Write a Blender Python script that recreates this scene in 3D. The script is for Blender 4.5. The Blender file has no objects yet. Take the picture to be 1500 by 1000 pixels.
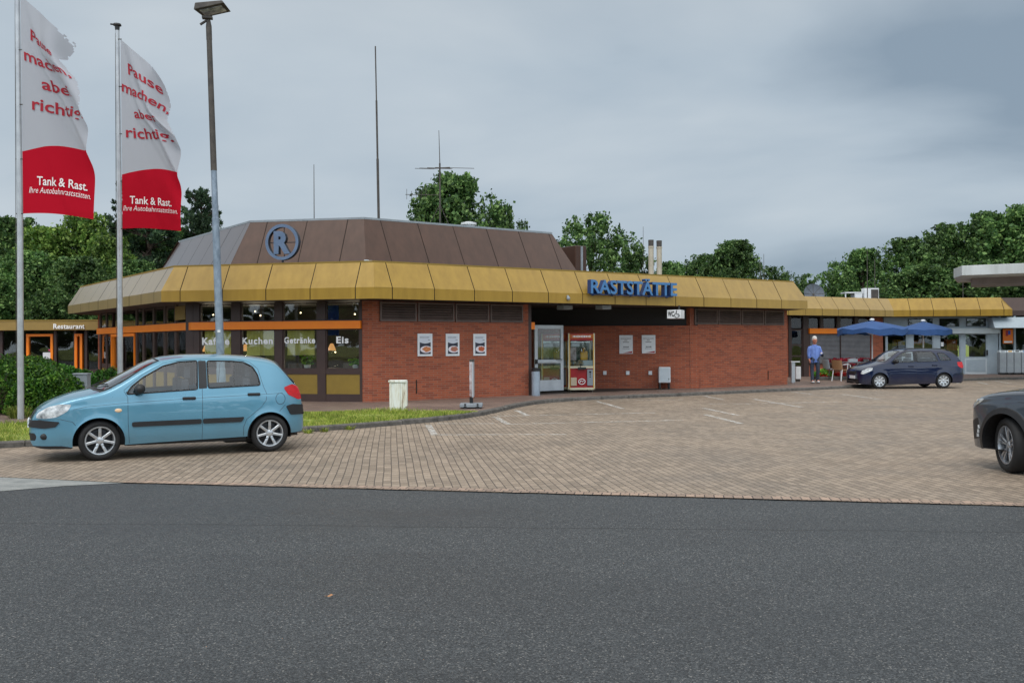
import bpy, bmesh, math, random
import numpy as np
from mathutils import Vector, Matrix

random.seed(7)
RNG = np.random.default_rng(7)
R = math.radians
SC = bpy.context.scene
COL = SC.collection

# ------------------------------------------------------------------ camera
FPX, EYE = 1400.0, 1.66            # focal length in photo pixels, eye height
PITCH, ROLL = 3.25 / 1400, 0.005
fw = Vector((0, math.cos(PITCH), math.sin(PITCH)))
rt0 = Vector((1, 0, 0)); up0 = rt0.cross(fw)
rt = rt0 * math.cos(ROLL) - up0 * math.sin(ROLL)
up = up0 * math.cos(ROLL) + rt0 * math.sin(ROLL)
cd = bpy.data.cameras.new('camera'); cam = bpy.data.objects.new('camera', cd); COL.objects.link(cam)
cd.sensor_width = 36; cd.lens = 36 * FPX / 1500; cd.clip_start = 0.1; cd.clip_end = 3000
m3 = Matrix((rt, up, -fw)).transposed()
cam.matrix_world = Matrix.Translation((0, 0, EYE)) @ m3.to_4x4()
SC.camera = cam

# ------------------------------------------------------------------ world, sun, exposure
SUN_EL, SUN_AZ = R(58), R(200)
w = bpy.data.worlds.new('World'); SC.world = w; w.use_nodes = True
nt = w.node_tree; nt.nodes.clear()
def wn(t, **k):
    n = nt.nodes.new(t)
    for a, b in k.items(): setattr(n, a, b)
    return n
def wl(a, b): nt.links.new(a, b)
out = wn('ShaderNodeOutputWorld')
sky = wn('ShaderNodeTexSky', sky_type='NISHITA'); sky.sun_disc = False
sky.sun_elevation = SUN_EL; sky.sun_rotation = SUN_AZ
bg1 = wn('ShaderNodeBackground'); bg1.inputs[1].default_value = 0.08; wl(sky.outputs[0], bg1.inputs[0])
geo = wn('ShaderNodeTexCoord')
sep = wn('ShaderNodeSeparateXYZ'); wl(geo.outputs['Generated'], sep.inputs[0])
def mth(op, a, b=None, c=None):
    n = wn('ShaderNodeMath', operation=op)
    for i, v in enumerate((a, b, c)):
        if v is None: continue
        if isinstance(v, (int, float)): n.inputs[i].default_value = v
        else: wl(v, n.inputs[i])
    return n.outputs[0]
zc = mth('MAXIMUM', sep.outputs[2], 0.0)
den = mth('ADD', zc, 0.30)
cx = mth('DIVIDE', sep.outputs[0], den); cy = mth('DIVIDE', sep.outputs[1], den)
comb = wn('ShaderNodeCombineXYZ'); wl(cx, comb.inputs[0]); wl(cy, comb.inputs[1])
no1 = wn('ShaderNodeTexNoise'); no1.inputs['Scale'].default_value = 0.95; no1.inputs['Detail'].default_value = 7
no1.inputs['Roughness'].default_value = 0.47; no1.inputs['Distortion'].default_value = 0.35
mp = wn('ShaderNodeMapping'); mp.inputs['Location'].default_value = (0.7, 5.2, 0); mp.inputs['Scale'].default_value = (0.8, 1.0, 1)
wl(comb.outputs[0], mp.inputs[0]); wl(mp.outputs[0], no1.inputs['Vector'])
ramp = wn('ShaderNodeValToRGB'); wl(no1.outputs[0], ramp.inputs[0])
ramp.color_ramp.elements[0].position = 0.36; ramp.color_ramp.elements[0].color = (0.255, 0.33, 0.41, 1)
ramp.color_ramp.elements[1].position = 0.66; ramp.color_ramp.elements[1].color = (0.600, 0.660, 0.705, 1)
e = ramp.color_ramp.elements.new(0.48); e.color = (0.425, 0.505, 0.580, 1)
# overcast sky: the cloud cover is brightest overhead
zr = wn('ShaderNodeMapRange'); zr.interpolation_type = 'SMOOTHSTEP'
zr.inputs['From Min'].default_value = 0.28; zr.inputs['From Max'].default_value = 0.95
zr.inputs['To Min'].default_value = 1.0; zr.inputs['To Max'].default_value = 1.8
wl(zc, zr.inputs['Value'])
nz = wn('ShaderNodeMapRange'); nz.inputs['From Min'].default_value = .28; nz.inputs['From Max'].default_value = .8; wl(zc, nz.inputs['Value'])
nm = wn('ShaderNodeMix', data_type='RGBA'); nm.inputs['B'].default_value = (.53, .525, .51, 1); wl(nz.outputs[0], nm.inputs['Factor']); wl(ramp.outputs[0], nm.inputs['A'])   # thick cloud overhead is neutral grey
bg2 = wn('ShaderNodeBackground'); wl(nm.outputs['Result'], bg2.inputs[0]); yr = wn('ShaderNodeMapRange'); yr.interpolation_type = 'SMOOTHSTEP'; yr.inputs['From Min'].default_value = .15; yr.inputs['From Max'].default_value = -.75   # added brightening of the unseen sky behind the camera, lights the facades
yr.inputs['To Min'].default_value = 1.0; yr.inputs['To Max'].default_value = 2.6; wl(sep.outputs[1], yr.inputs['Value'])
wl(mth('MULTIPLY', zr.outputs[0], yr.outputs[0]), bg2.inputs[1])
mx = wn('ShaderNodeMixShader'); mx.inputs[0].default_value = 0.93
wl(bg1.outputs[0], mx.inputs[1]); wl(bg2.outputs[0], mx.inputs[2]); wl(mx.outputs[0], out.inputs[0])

ld = bpy.data.lights.new('sun', 'SUN'); ld.energy = 0.9; ld.angle = R(25); ld.color = (1.0, 0.96, 0.90)
sun = bpy.data.objects.new('sun', ld); COL.objects.link(sun)
sd = Vector((math.sin(SUN_AZ) * math.cos(SUN_EL), math.cos(SUN_AZ) * math.cos(SUN_EL), math.sin(SUN_EL)))
sun.rotation_euler = sd.to_track_quat('Z', 'Y').to_euler()
SC.view_settings.view_transform = 'Standard'; SC.view_settings.look = 'None'
SC.view_settings.exposure = 0.08; SC.view_settings.gamma = 1.0; SC.view_settings.use_curve_mapping = False

# ------------------------------------------------------------------ finding real places
def ray(px, py): return fw * FPX + rt * (px - 750) + up * (500 - py)
def G(px, py, z=0.0):
    d = ray(px, py); t = (z - EYE) / d.z
    return Vector((d.x * t, d.y * t, z))
def AT(px, D, z=0.0):              # ground point in the direction of a column at depth D
    d = ray(px, 500); t = D / d.y
    return Vector((d.x * t, D, z))
def HZ(px, py, D):                 # height seen at a row at depth D
    d = ray(px, py); return EYE + d.z * D / d.y
class Seg:                         # a stretch of wall line, left to right
    def __init__(s, A, B):
        s.A = Vector((A[0], A[1], 0)); s.B = Vector((B[0], B[1], 0))
        v = s.B - s.A; s.L = v.length; s.d = v / s.L
        s.n = Vector((s.d.y, -s.d.x, 0))
        if s.n.dot(-s.A) < 0: s.n = -s.n
    def s(s_, px, off=0):
        d = ray(px, 480); A = s_.A + s_.n * off
        nx, ny = -d.y, d.x
        return -(A.x * nx + A.y * ny) / (s_.d.x * nx + s_.d.y * ny)
    def P(s_, s, off=0, z=0):
        p = s_.A + s_.d * s + s_.n * off; return Vector((p.x, p.y, z))
    def z(s_, px, py, off=0):
        return HZ(px, py, s_.P(s_.s(px, off), off).y)
def inset(poly, dists):
    n = len(poly)
    if not hasattr(dists, '__len__'): dists = [dists] * n
    lines = []
    for i in range(n):
        a, b = Vector(poly[i][:2]), Vector(poly[(i + 1) % n][:2]); d = (b - a).normalized()
        nn = Vector((-d.y, d.x)); lines.append((a + nn * dists[i], d))
    out = []
    for i in range(n):
        (p, d), (q, e) = lines[i - 1], lines[i]
        cr = d.x * e.y - d.y * e.x; t = ((q - p).x * e.y - (q - p).y * e.x) / cr
        out.append(p + d * t)
    return out

# ------------------------------------------------------------------ mesh and object helpers
WM = {}
def tag(o, label=None, cat=None, group=None, kind=None):
    if label: o['label'] = label
    if cat: o['category'] = cat
    if group: o['group'] = group
    if kind: o['kind'] = kind
    return o
def thing(name, label, cat, loc=(0, 0, 0), rz=0.0, group=None):
    o = bpy.data.objects.new(name, None); COL.objects.link(o)
    o.empty_display_size = 0.3
    o.location = loc; o.rotation_euler = (0, 0, rz); tag(o, label, cat, group)
    WM[o.name] = Matrix.Translation(loc) @ Matrix.Rotation(rz, 4, 'Z')
    return o
def children(o): return [c for c in bpy.data.objects if c.parent == o]
def dup(o, parent=None):
    c = o.copy(); COL.objects.link(c)
    if parent is not None: c.parent = parent
    for ch in children(o): dup(ch, c)
    return c
class MB:
    def __init__(s): s.v = []; s.f = []; s.uv = []
    def face(s, pts, uv=None):
        i = len(s.v); s.v += [tuple(p) for p in pts]; s.f.append(tuple(range(i, i + len(pts))))
        s.uv.append(uv)
    def raw(s, verts, faces):
        i = len(s.v); s.v += [tuple(p) for p in verts]
        for f in faces: s.f.append(tuple(i + k for k in f)); s.uv.append(None)
    def obox(s, O, a, b, c):
        O, a, b, c = Vector(O), Vector(a), Vector(b), Vector(c)
        P = [O, O + a, O + a + b, O + b, O + c, O + a + c, O + a + b + c, O + b + c]
        fs = [(0, 3, 2, 1), (4, 5, 6, 7), (0, 1, 5, 4), (1, 2, 6, 5), (2, 3, 7, 6), (3, 0, 4, 7)]
        if a.cross(b).dot(c) < 0: fs = [f[::-1] for f in fs]
        s.raw(P, fs)
    def box(s, c, size, rz=0.0):
        M = Matrix.Rotation(rz, 3, 'Z'); a, b, e = M @ Vector((size[0], 0, 0)), M @ Vector((0, size[1], 0)), Vector((0, 0, size[2]))
        s.obox(Vector(c) - (a + b + e) / 2, a, b, e)
    def wbox(s, g, s0, s1, z0, z1, o0, o1, uv=False):   # box on a wall line
        O = g.P(s0, o0, z0); a = g.d * (s1 - s0); b = g.n * (o1 - o0); c = Vector((0, 0, z1 - z0))
        k = len(s.f); s.obox(O, a, b, c)
        if uv:
            for fi in range(k, len(s.f)):
                l = []
                for vi in s.f[fi]:
                    p = Vector(s.v[vi]) - g.A
                    l.append((p.dot(g.d) + p.dot(g.n), p.z))
                s.uv[fi] = l
    def tube(s, pts, r, n=8, caps=True):
        pts = [Vector(p) for p in pts]; m = len(pts)
        rs = r if hasattr(r, '__len__') else [r] * m
        i0 = len(s.v); prev = None
        for k in range(m):
            t = (pts[min(k + 1, m - 1)] - pts[max(k - 1, 0)]).normalized()
            if prev is None:
                u = t.orthogonal().normalized()
            else:
                u = (prev - t * prev.dot(t))
                u = u.normalized() if u.length > 1e-6 else t.orthogonal().normalized()
            prev = u; q = t.cross(u)
            for j in range(n):
                a = 2 * math.pi * j / n
                s.v.append(tuple(pts[k] + (u * math.cos(a) + q * math.sin(a)) * rs[k]))
        for k in range(m - 1):
            for j in range(n):
                a, b = i0 + k * n + j, i0 + k * n + (j + 1) % n
                s.f.append((a, b, b + n, a + n)); s.uv.append(None)
        if caps:
            s.f.append(tuple(i0 + j for j in range(n))[::-1]); s.uv.append(None)
            s.f.append(tuple(i0 + (m - 1) * n + j for j in range(n))); s.uv.append(None)
    def lathe(s, prof, M=None, n=24, close=False):       # profile (r, z), around z
        M = M or Matrix.Identity(4); i0 = len(s.v); m = len(prof)
        for r, z in prof:
            for j in range(n):
                a = 2 * math.pi * j / n
                s.v.append(tuple(M @ Vector((r * math.cos(a), r * math.sin(a), z))))
        rng = m if close else m - 1
        for k in range(rng):
            for j in range(n):
                a, b = i0 + k * n + j, i0 + k * n + (j + 1) % n
                k2 = ((k + 1) % m) * n + i0
                s.f.append((a, b, k2 + (j + 1) % n, k2 + j)); s.uv.append(None)
    def prism(s, poly, z0, z1):
        n = len(poly); P = [(p[0], p[1], z0) for p in poly] + [(p[0], p[1], z1) for p in poly]
        ar = sum(poly[i][0] * poly[(i + 1) % n][1] - poly[(i + 1) % n][0] * poly[i][1] for i in range(n))
        fs = [tuple(range(n))[::-1], tuple(range(n, 2 * n))] + [(i, (i + 1) % n, n + (i + 1) % n, n + i) for i in range(n)]
        if ar < 0: fs = [f[::-1] for f in fs]
        s.raw(P, fs)
    def blob(s, c, rad, n=10, m=7, jit=0.0):
        c = Vector(c); rad = Vector(rad) if hasattr(rad, '__len__') else Vector((rad,) * 3); i0 = len(s.v)
        for i in range(m + 1):
            t = math.pi * i / m
            for j in range(n):
                a = 2 * math.pi * j / n; k = 1 + (random.random() - .5) * jit
                s.v.append((c.x + rad.x * math.sin(t) * math.cos(a) * k, c.y + rad.y * math.sin(t) * math.sin(a) * k, c.z + rad.z * math.cos(t) * k))
        for i in range(m):
            for j in range(n):
                a, b = i0 + i * n + j, i0 + i * n + (j + 1) % n
                s.f.append((a, a + n, b + n, b)); s.uv.append(None)
    def build(s, name, mat, parent=None, smooth=False, bevel=0.0, world=True, merge=False, seg=2):
        me = bpy.data.meshes.new(name); vs = s.v; off = None
        if parent is not None and world:
            Mi = WM[parent.name].inverted(); vs = [tuple(Mi @ Vector(v)) for v in vs]
        if parent is None:
            a = np.array(vs); off = Vector(((a[:, 0].min() + a[:, 0].max()) / 2, (a[:, 1].min() + a[:, 1].max()) / 2, a[:, 2].min()))
            vs = [tuple(Vector(v) - off) for v in vs]
        me.from_pydata(vs, [], s.f)
        if any(u is not None for u in s.uv):
            ul = me.uv_layers.new(name='UVMap')
            for p, u in zip(me.polygons, s.uv):
                if u is None: continue
                for li, c in zip(p.loop_indices, u): ul.data[li].uv = c
        if bevel or merge:
            bm = bmesh.new(); bm.from_mesh(me)
            if merge: bmesh.ops.remove_doubles(bm, verts=bm.verts, dist=1e-4)
            if bevel:
                es = [e for e in bm.edges if e.is_manifold and e.calc_face_angle(0) > 0.5]
                bmesh.ops.bevel(bm, geom=es, offset=bevel, segments=seg, profile=0.6, affect='EDGES', clamp_overlap=True)
            bm.to_mesh(me); bm.free()
        if smooth: me.polygons.foreach_set('use_smooth', [True] * len(me.polygons))
        me.materials.append(mat); me.update()
        o = bpy.data.objects.new(name, me); COL.objects.link(o)
        if parent is not None:
            o.parent = parent; WM[o.name] = WM[parent.name]
        else:
            o.location = off; WM[o.name] = Matrix.Translation(off)
        return o
def smooth_by_angle(o, deg=35):
    me = o.data; bm = bmesh.new(); bm.from_mesh(me)
    for f in bm.faces: f.smooth = True
    for e in bm.edges:
        if e.calc_face_angle(0) > R(deg): e.smooth = False
    bm.to_mesh(me); bm.free()

# ------------------------------------------------------------------ materials
def lin(r, g, b):
    f = lambda c: (c / 255 / 12.92) if c / 255 <= .04045 else ((c / 255 + .055) / 1.055) ** 2.4
    return (f(r), f(g), f(b), 1)
def newmat(name):
    m = bpy.data.materials.new(name); m.use_nodes = True; t = m.node_tree
    p = t.nodes['Principled BSDF']; return m, t, p
def nd(t, typ, **k):
    n = t.nodes.new(typ)
    for a, b in k.items(): setattr(n, a, b)
    return n
def M(name, c, c2=None, scale=4.0, rough=0.6, metal=0.0, bump=0.0, bscale=None, spec=0.5, coat=0.0, cior=1.5, crough=0.05, trans=0.0, emit=None, estr=0.0, r2=None, stretch=None, sheen=0):
    m, t, p = newmat(name)
    p.inputs['Base Color'].default_value = c; p.inputs['Roughness'].default_value = rough
    p.inputs['Metallic'].default_value = metal; p.inputs['Specular IOR Level'].default_value = spec
    if coat: p.inputs['Coat Weight'].default_value = coat; p.inputs['Coat Roughness'].default_value = crough; p.inputs['Coat IOR'].default_value = cior
    if emit: p.inputs['Emission Color'].default_value = emit; p.inputs['Emission Strength'].default_value = estr
    g = nd(t, 'ShaderNodeTexCoord')
    src = g.outputs['Object']
    if stretch:
        mpn = nd(t, 'ShaderNodeMapping'); mpn.inputs['Scale'].default_value = stretch
        t.links.new(src, mpn.inputs[0]); src = mpn.outputs[0]
    if c2 is not None or r2 is not None:
        n = nd(t, 'ShaderNodeTexNoise'); n.inputs['Scale'].default_value = scale; n.inputs['Detail'].default_value = 6
        n.inputs['Roughness'].default_value = 0.65
        t.links.new(src, n.inputs['Vector'])
        mr = nd(t, 'ShaderNodeMapRange'); mr.inputs['From Min'].default_value = .32; mr.inputs['From Max'].default_value = .68
        t.links.new(n.outputs[0], mr.inputs['Value'])
        if c2 is not None:
            x = nd(t, 'ShaderNodeMix', data_type='RGBA'); x.inputs['A'].default_value = c; x.inputs['B'].default_value = c2
            t.links.new(mr.outputs[0], x.inputs['Factor']); t.links.new(x.outputs['Result'], p.inputs['Base Color'])
        if r2 is not None:
            x = nd(t, 'ShaderNodeMix'); x.inputs['A'].default_value = rough; x.inputs['B'].default_value = r2
            t.links.new(mr.outputs[0], x.inputs['Factor']); t.links.new(x.outputs['Result'], p.inputs['Roughness'])
    if bump:
        n = nd(t, 'ShaderNodeTexNoise'); n.inputs['Scale'].default_value = bscale or scale; n.inputs['Detail'].default_value = 4
        t.links.new(g.outputs['Object'], n.inputs['Vector'])
        b = nd(t, 'ShaderNodeBump'); b.inputs['Strength'].default_value = bump; b.inputs['Distance'].default_value = 0.02
        t.links.new(n.outputs[0], b.inputs['Height']); t.links.new(b.outputs[0], p.inputs['Normal'])
    if sheen:                                            # wet sheet metal: mirrors the sky at a grazing view
        lw = nd(t, 'ShaderNodeLayerWeight'); lw.inputs[0].default_value = .5; pw = nd(t, 'ShaderNodeMath', operation='POWER'); pw.inputs[1].default_value = 2.6
        t.links.new(lw.outputs['Facing'], pw.inputs[0]); gl = nd(t, 'ShaderNodeBsdfGlossy'); gl.inputs['Roughness'].default_value = .3; ms = nd(t, 'ShaderNodeMixShader')
        t.links.new(pw.outputs[0], ms.inputs[0]); t.links.new(p.outputs[0], ms.inputs[1]); t.links.new(gl.outputs[0], ms.inputs[2]); t.links.new(ms.outputs[0], t.nodes['Material Output'].inputs[0])
    return m
def glassmat(name, tint=(0.75, 0.8, 0.8, 1), rough=0.01, ior=1.5, boost=1.0, wave=0.0):
    m, t, p = newmat(name); t.nodes.remove(p)
    o = t.nodes['Material Output']
    tr = nd(t, 'ShaderNodeBsdfTransparent'); tr.inputs[0].default_value = tint
    gl = nd(t, 'ShaderNodeBsdfGlossy'); gl.inputs['Roughness'].default_value = rough; gl.inputs[0].default_value = (1, 1, 1, 1)
    fr = nd(t, 'ShaderNodeFresnel'); fr.inputs[0].default_value = ior
    mu = nd(t, 'ShaderNodeMath', operation='MULTIPLY'); mu.inputs[1].default_value = boost; mu.use_clamp = True
    mixn = nd(t, 'ShaderNodeMixShader')
    t.links.new(fr.outputs[0], mu.inputs[0]); t.links.new(mu.outputs[0], mixn.inputs[0])
    t.links.new(tr.outputs[0], mixn.inputs[1]); t.links.new(gl.outputs[0], mixn.inputs[2]); t.links.new(mixn.outputs[0], o.inputs[0])
    if wave:
        g = nd(t, 'ShaderNodeTexCoord'); n = nd(t, 'ShaderNodeTexNoise'); n.inputs['Scale'].default_value = 1.2; n.inputs['Detail'].default_value = 1
        b = nd(t, 'ShaderNodeBump'); b.inputs['Strength'].default_value = wave; b.inputs['Distance'].default_value = 0.02
        t.links.new(g.outputs['Object'], n.inputs['Vector']); t.links.new(n.outputs[0], b.inputs['Height'])
        t.links.new(b.outputs[0], gl.inputs['Normal'])
    return m
def brickmat():
    m, t, p = newmat('red_brick')
    u = nd(t, 'ShaderNodeUVMap')
    b = nd(t, 'ShaderNodeTexBrick'); b.offset = 0.5
    b.inputs['Scale'].default_value = 1.0; b.inputs['Brick Width'].default_value = 0.25; b.inputs['Row Height'].default_value = 0.0625
    b.inputs['Mortar Size'].default_value = 0.0058; b.inputs['Mortar Smooth'].default_value = 0.3; b.inputs['Bias'].default_value = -0.25
    b.inputs['Color1'].default_value = lin(168, 86, 56); b.inputs['Color2'].default_value = lin(124, 61, 45)
    b.inputs['Mortar'].default_value = lin(140, 116, 98)
    t.links.new(u.outputs[0], b.inputs['Vector'])
    # scattered dark fired bricks and rain staining
    n = nd(t, 'ShaderNodeTexNoise'); n.inputs['Scale'].default_value = 0.9; n.inputs['Detail'].default_value = 8; n.inputs['Roughness'].default_value = .7
    t.links.new(u.outputs[0], n.inputs['Vector'])
    mr = nd(t, 'ShaderNodeMapRange'); mr.inputs['From Min'].default_value = .3; mr.inputs['From Max'].default_value = .7
    mr.inputs['To Min'].default_value = .84; mr.inputs['To Max'].default_value = 1.08; t.links.new(n.outputs[0], mr.inputs['Value'])
    x = nd(t, 'ShaderNodeMix', data_type='RGBA', blend_type='MULTIPLY'); x.inputs['Factor'].default_value = 1
    t.links.new(b.outputs['Color'], x.inputs['A']); t.links.new(mr.outputs[0], x.inputs['B'])
    n2 = nd(t, 'ShaderNodeTexNoise'); n2.inputs['Scale'].default_value = 60; n2.inputs['Detail'].default_value = 3; t.links.new(u.outputs[0], n2.inputs['Vector'])
    mr2 = nd(t, 'ShaderNodeMapRange'); mr2.inputs['To Min'].default_value = .8; mr2.inputs['To Max'].default_value = 1.2; t.links.new(n2.outputs[0], mr2.inputs['Value'])
    x2 = nd(t, 'ShaderNodeMix', data_type='RGBA', blend_type='MULTIPLY'); x2.inputs['Factor'].default_value = 1
    t.links.new(x.outputs['Result'], x2.inputs['A']); t.links.new(mr2.outputs[0], x2.inputs['B'])
    t.links.new(x2.outputs['Result'], p.inputs['Base Color']); p.inputs['Roughness'].default_value = .8
    bp = nd(t, 'ShaderNodeBump'); bp.inputs['Strength'].default_value = .5; bp.inputs['Distance'].default_value = .008; bp.invert = True
    t.links.new(b.outputs['Fac'], bp.inputs['Height']); t.links.new(bp.outputs[0], p.inputs['Normal'])
    return m
def pavermat(name, ang, bw, rh, c1, c2, cm, mort=0.007, stain=(.8, 1.1), sscale=.55, rough=.62):
    m, t, p = newmat(name)
    g = nd(t, 'ShaderNodeNewGeometry')
    mpn = nd(t, 'ShaderNodeMapping'); mpn.inputs['Rotation'].default_value = (0, 0, -ang); t.links.new(g.outputs['Position'], mpn.inputs[0])
    # settled rows wander a little
    wv = nd(t, 'ShaderNodeTexNoise'); wv.inputs['Scale'].default_value = .6; wv.inputs['Detail'].default_value = 1; t.links.new(g.outputs['Position'], wv.inputs['Vector'])
    vs = nd(t, 'ShaderNodeVectorMath', operation='SCALE'); vs.inputs['Scale'].default_value = .03; t.links.new(wv.outputs['Color'], vs.inputs[0])
    va = nd(t, 'ShaderNodeVectorMath', operation='ADD'); t.links.new(mpn.outputs[0], va.inputs[0]); t.links.new(vs.outputs[0], va.inputs[1])
    b = nd(t, 'ShaderNodeTexBrick'); b.offset = .5
    b.inputs['Scale'].default_value = 1; b.inputs['Brick Width'].default_value = bw; b.inputs['Row Height'].default_value = rh
    b.inputs['Mortar Size'].default_value = mort; b.inputs['Mortar Smooth'].default_value = .4; b.inputs['Bias'].default_value = 0
    b.inputs['Color1'].default_value = c1; b.inputs['Color2'].default_value = c2; b.inputs['Mortar'].default_value = cm
    t.links.new(va.outputs[0], b.inputs['Vector'])
    n = nd(t, 'ShaderNodeTexNoise'); n.inputs['Scale'].default_value = sscale; n.inputs['Detail'].default_value = 9; n.inputs['Roughness'].default_value = .68
    t.links.new(g.outputs['Position'], n.inputs['Vector'])
    mr = nd(t, 'ShaderNodeMapRange'); mr.inputs['From Min'].default_value = .33; mr.inputs['From Max'].default_value = .67
    mr.inputs['To Min'].default_value = stain[0]; mr.inputs['To Max'].default_value = stain[1]; t.links.new(n.outputs[0], mr.inputs['Value'])
    n2 = nd(t, 'ShaderNodeTexNoise'); n2.inputs['Scale'].default_value = 45; n2.inputs['Detail'].default_value = 6; n2.inputs['Roughness'].default_value = .8
    t.links.new(g.outputs['Position'], n2.inputs['Vector'])
    mr2 = nd(t, 'ShaderNodeMapRange'); mr2.inputs['From Min'].default_value = .3; mr2.inputs['From Max'].default_value = .7
    mr2.inputs['To Min'].default_value = .68; mr2.inputs['To Max'].default_value = 1.3; t.links.new(n2.outputs[0], mr2.inputs['Value'])
    n5 = nd(t, 'ShaderNodeTexNoise'); n5.inputs['Scale'].default_value = 1.1; n5.inputs['Detail'].default_value = 4; n5.inputs['Distortion'].default_value = .8; t.links.new(g.outputs['Position'], n5.inputs['Vector'])
    m5 = nd(t, 'ShaderNodeMapRange'); m5.inputs['From Min'].default_value = .62; m5.inputs['From Max'].default_value = .74; m5.inputs['To Min'].default_value = 1; m5.inputs['To Max'].default_value = .84; t.links.new(n5.outputs[0], m5.inputs['Value'])
    mm0 = nd(t, 'ShaderNodeMath', operation='MULTIPLY'); t.links.new(mr.outputs[0], mm0.inputs[0]); t.links.new(m5.outputs[0], mm0.inputs[1])
    mm = nd(t, 'ShaderNodeMath', operation='MULTIPLY'); t.links.new(mm0.outputs[0], mm.inputs[0]); t.links.new(mr2.outputs[0], mm.inputs[1])
    x = nd(t, 'ShaderNodeMix', data_type='RGBA', blend_type='MULTIPLY'); x.inputs['Factor'].default_value = 1
    t.links.new(b.outputs['Color'], x.inputs['A']); t.links.new(mm.outputs[0], x.inputs['B'])
    t.links.new(x.outputs['Result'], p.inputs['Base Color'])
    mr3 = nd(t, 'ShaderNodeMapRange'); mr3.inputs['From Min'].default_value = .35; mr3.inputs['From Max'].default_value = .65
    mr3.inputs['To Min'].default_value = rough - .14; mr3.inputs['To Max'].default_value = rough + .16; t.links.new(n.outputs[0], mr3.inputs['Value'])
    t.links.new(mr3.outputs[0], p.inputs['Roughness'])
    bp = nd(t, 'ShaderNodeBump'); bp.inputs['Strength'].default_value = .7; bp.inputs['Distance'].default_value = .008; bp.invert = True
    t.links.new(b.outputs['Fac'], bp.inputs['Height'])
    bp2 = nd(t, 'ShaderNodeBump'); bp2.inputs['Strength'].default_value = .35; bp2.inputs['Distance'].default_value = .006
    t.links.new(n2.outputs[0], bp2.inputs['Height']); t.links.new(bp.outputs[0], bp2.inputs['Normal']); t.links.new(bp2.outputs[0], p.inputs['Normal'])
    return m
def asphaltmat():
    m, t, p = newmat('asphalt')
    g = nd(t, 'ShaderNodeNewGeometry'); P = g.outputs['Position']
    v = nd(t, 'ShaderNodeTexVoronoi'); v.inputs['Scale'].default_value = 120; t.links.new(P, v.inputs['Vector'])
    sp = nd(t, 'ShaderNodeSeparateColor'); t.links.new(v.outputs['Color'], sp.inputs[0])
    rp = nd(t, 'ShaderNodeValToRGB'); t.links.new(sp.outputs[0], rp.inputs[0])
    el = rp.color_ramp.elements
    el[0].position = 0; el[0].color = (.010, .012, .014, 1); el[1].position = 1; el[1].color = (.24, .235, .22, 1)
    a = el.new(.55); a.color = (.040, .046, .051, 1); a = el.new(.9); a.color = (.078, .086, .092, 1); a = el.new(.965); a.color = (.125, .128, .128, 1)
    n = nd(t, 'ShaderNodeTexNoise'); n.inputs['Scale'].default_value = .38; n.inputs['Detail'].default_value = 8; n.inputs['Roughness'].default_value = .62
    st = nd(t, 'ShaderNodeMapping'); st.inputs['Scale'].default_value = (.45, 1.3, 1); st.inputs['Rotation'].default_value = (0, 0, R(8)); t.links.new(P, st.inputs[0]); t.links.new(st.outputs[0], n.inputs['Vector'])
    mr = nd(t, 'ShaderNodeMapRange'); mr.inputs['From Min'].default_value = .3; mr.inputs['From Max'].default_value = .7
    mr.inputs['To Min'].default_value = .66; mr.inputs['To Max'].default_value = 1.3; t.links.new(n.outputs[0], mr.inputs['Value'])
    x = nd(t, 'ShaderNodeMix', data_type='RGBA', blend_type='MULTIPLY'); x.inputs['Factor'].default_value = 1
    t.links.new(rp.outputs[0], x.inputs['A']); t.links.new(mr.outputs[0], x.inputs['B'])
    # a long hairline joint
    sx = nd(t, 'ShaderNodeSeparateXYZ'); t.links.new(P, sx.inputs[0])
    wn_ = nd(t, 'ShaderNodeTexNoise'); wn_.inputs['Scale'].default_value = 1.6; wn_.inputs['Detail'].default_value = 5; t.links.new(P, wn_.inputs['Vector'])
    q = nd(t, 'ShaderNodeMath', operation='MULTIPLY_ADD'); t.links.new(sx.outputs[0], q.inputs[0]); q.inputs[1].default_value = .075; q.inputs[2].default_value = -8.72
    q2 = nd(t, 'ShaderNodeMath', operation='ADD'); t.links.new(q.outputs[0], q2.inputs[0]); t.links.new(sx.outputs[1], q2.inputs[1])
    q3 = nd(t, 'ShaderNodeMath', operation='MULTIPLY_ADD'); t.links.new(wn_.outputs[0], q3.inputs[0]); q3.inputs[1].default_value = .16; t.links.new(q2.outputs[0], q3.inputs[2])
    q4 = nd(t, 'ShaderNodeMath', operation='ABSOLUTE'); t.links.new(q3.outputs[0], q4.inputs[0])
    mr4 = nd(t, 'ShaderNodeMapRange'); mr4.inputs['From Min'].default_value = .006; mr4.inputs['From Max'].default_value = .035
    mr4.inputs['To Min'].default_value = .55; mr4.inputs['To Max'].default_value = 1; t.links.new(q4.outputs[0], mr4.inputs['Value'])
    x3 = nd(t, 'ShaderNodeMix', data_type='RGBA', blend_type='MULTIPLY'); x3.inputs['Factor'].default_value = 1
    t.links.new(x.outputs['Result'], x3.inputs['A']); t.links.new(mr4.outputs[0], x3.inputs['B'])
    t.links.new(x3.outputs['Result'], p.inputs['Base Color'])
    mr3 = nd(t, 'ShaderNodeMapRange'); mr3.inputs['From Min'].default_value = .35; mr3.inputs['From Max'].default_value = .65
    mr3.inputs['To Min'].default_value = .46; mr3.inputs['To Max'].default_value = .68; t.links.new(n.outputs[0], mr3.inputs['Value']); t.links.new(mr3.outputs[0], p.inputs['Roughness'])
    bp = nd(t, 'ShaderNodeBump'); bp.inputs['Strength'].default_value = .8; bp.inputs['Distance'].default_value = .006
    t.links.new(v.outputs['Distance'], bp.inputs['Height']); t.links.new(bp.outputs[0], p.inputs['Normal'])
    return m
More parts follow.
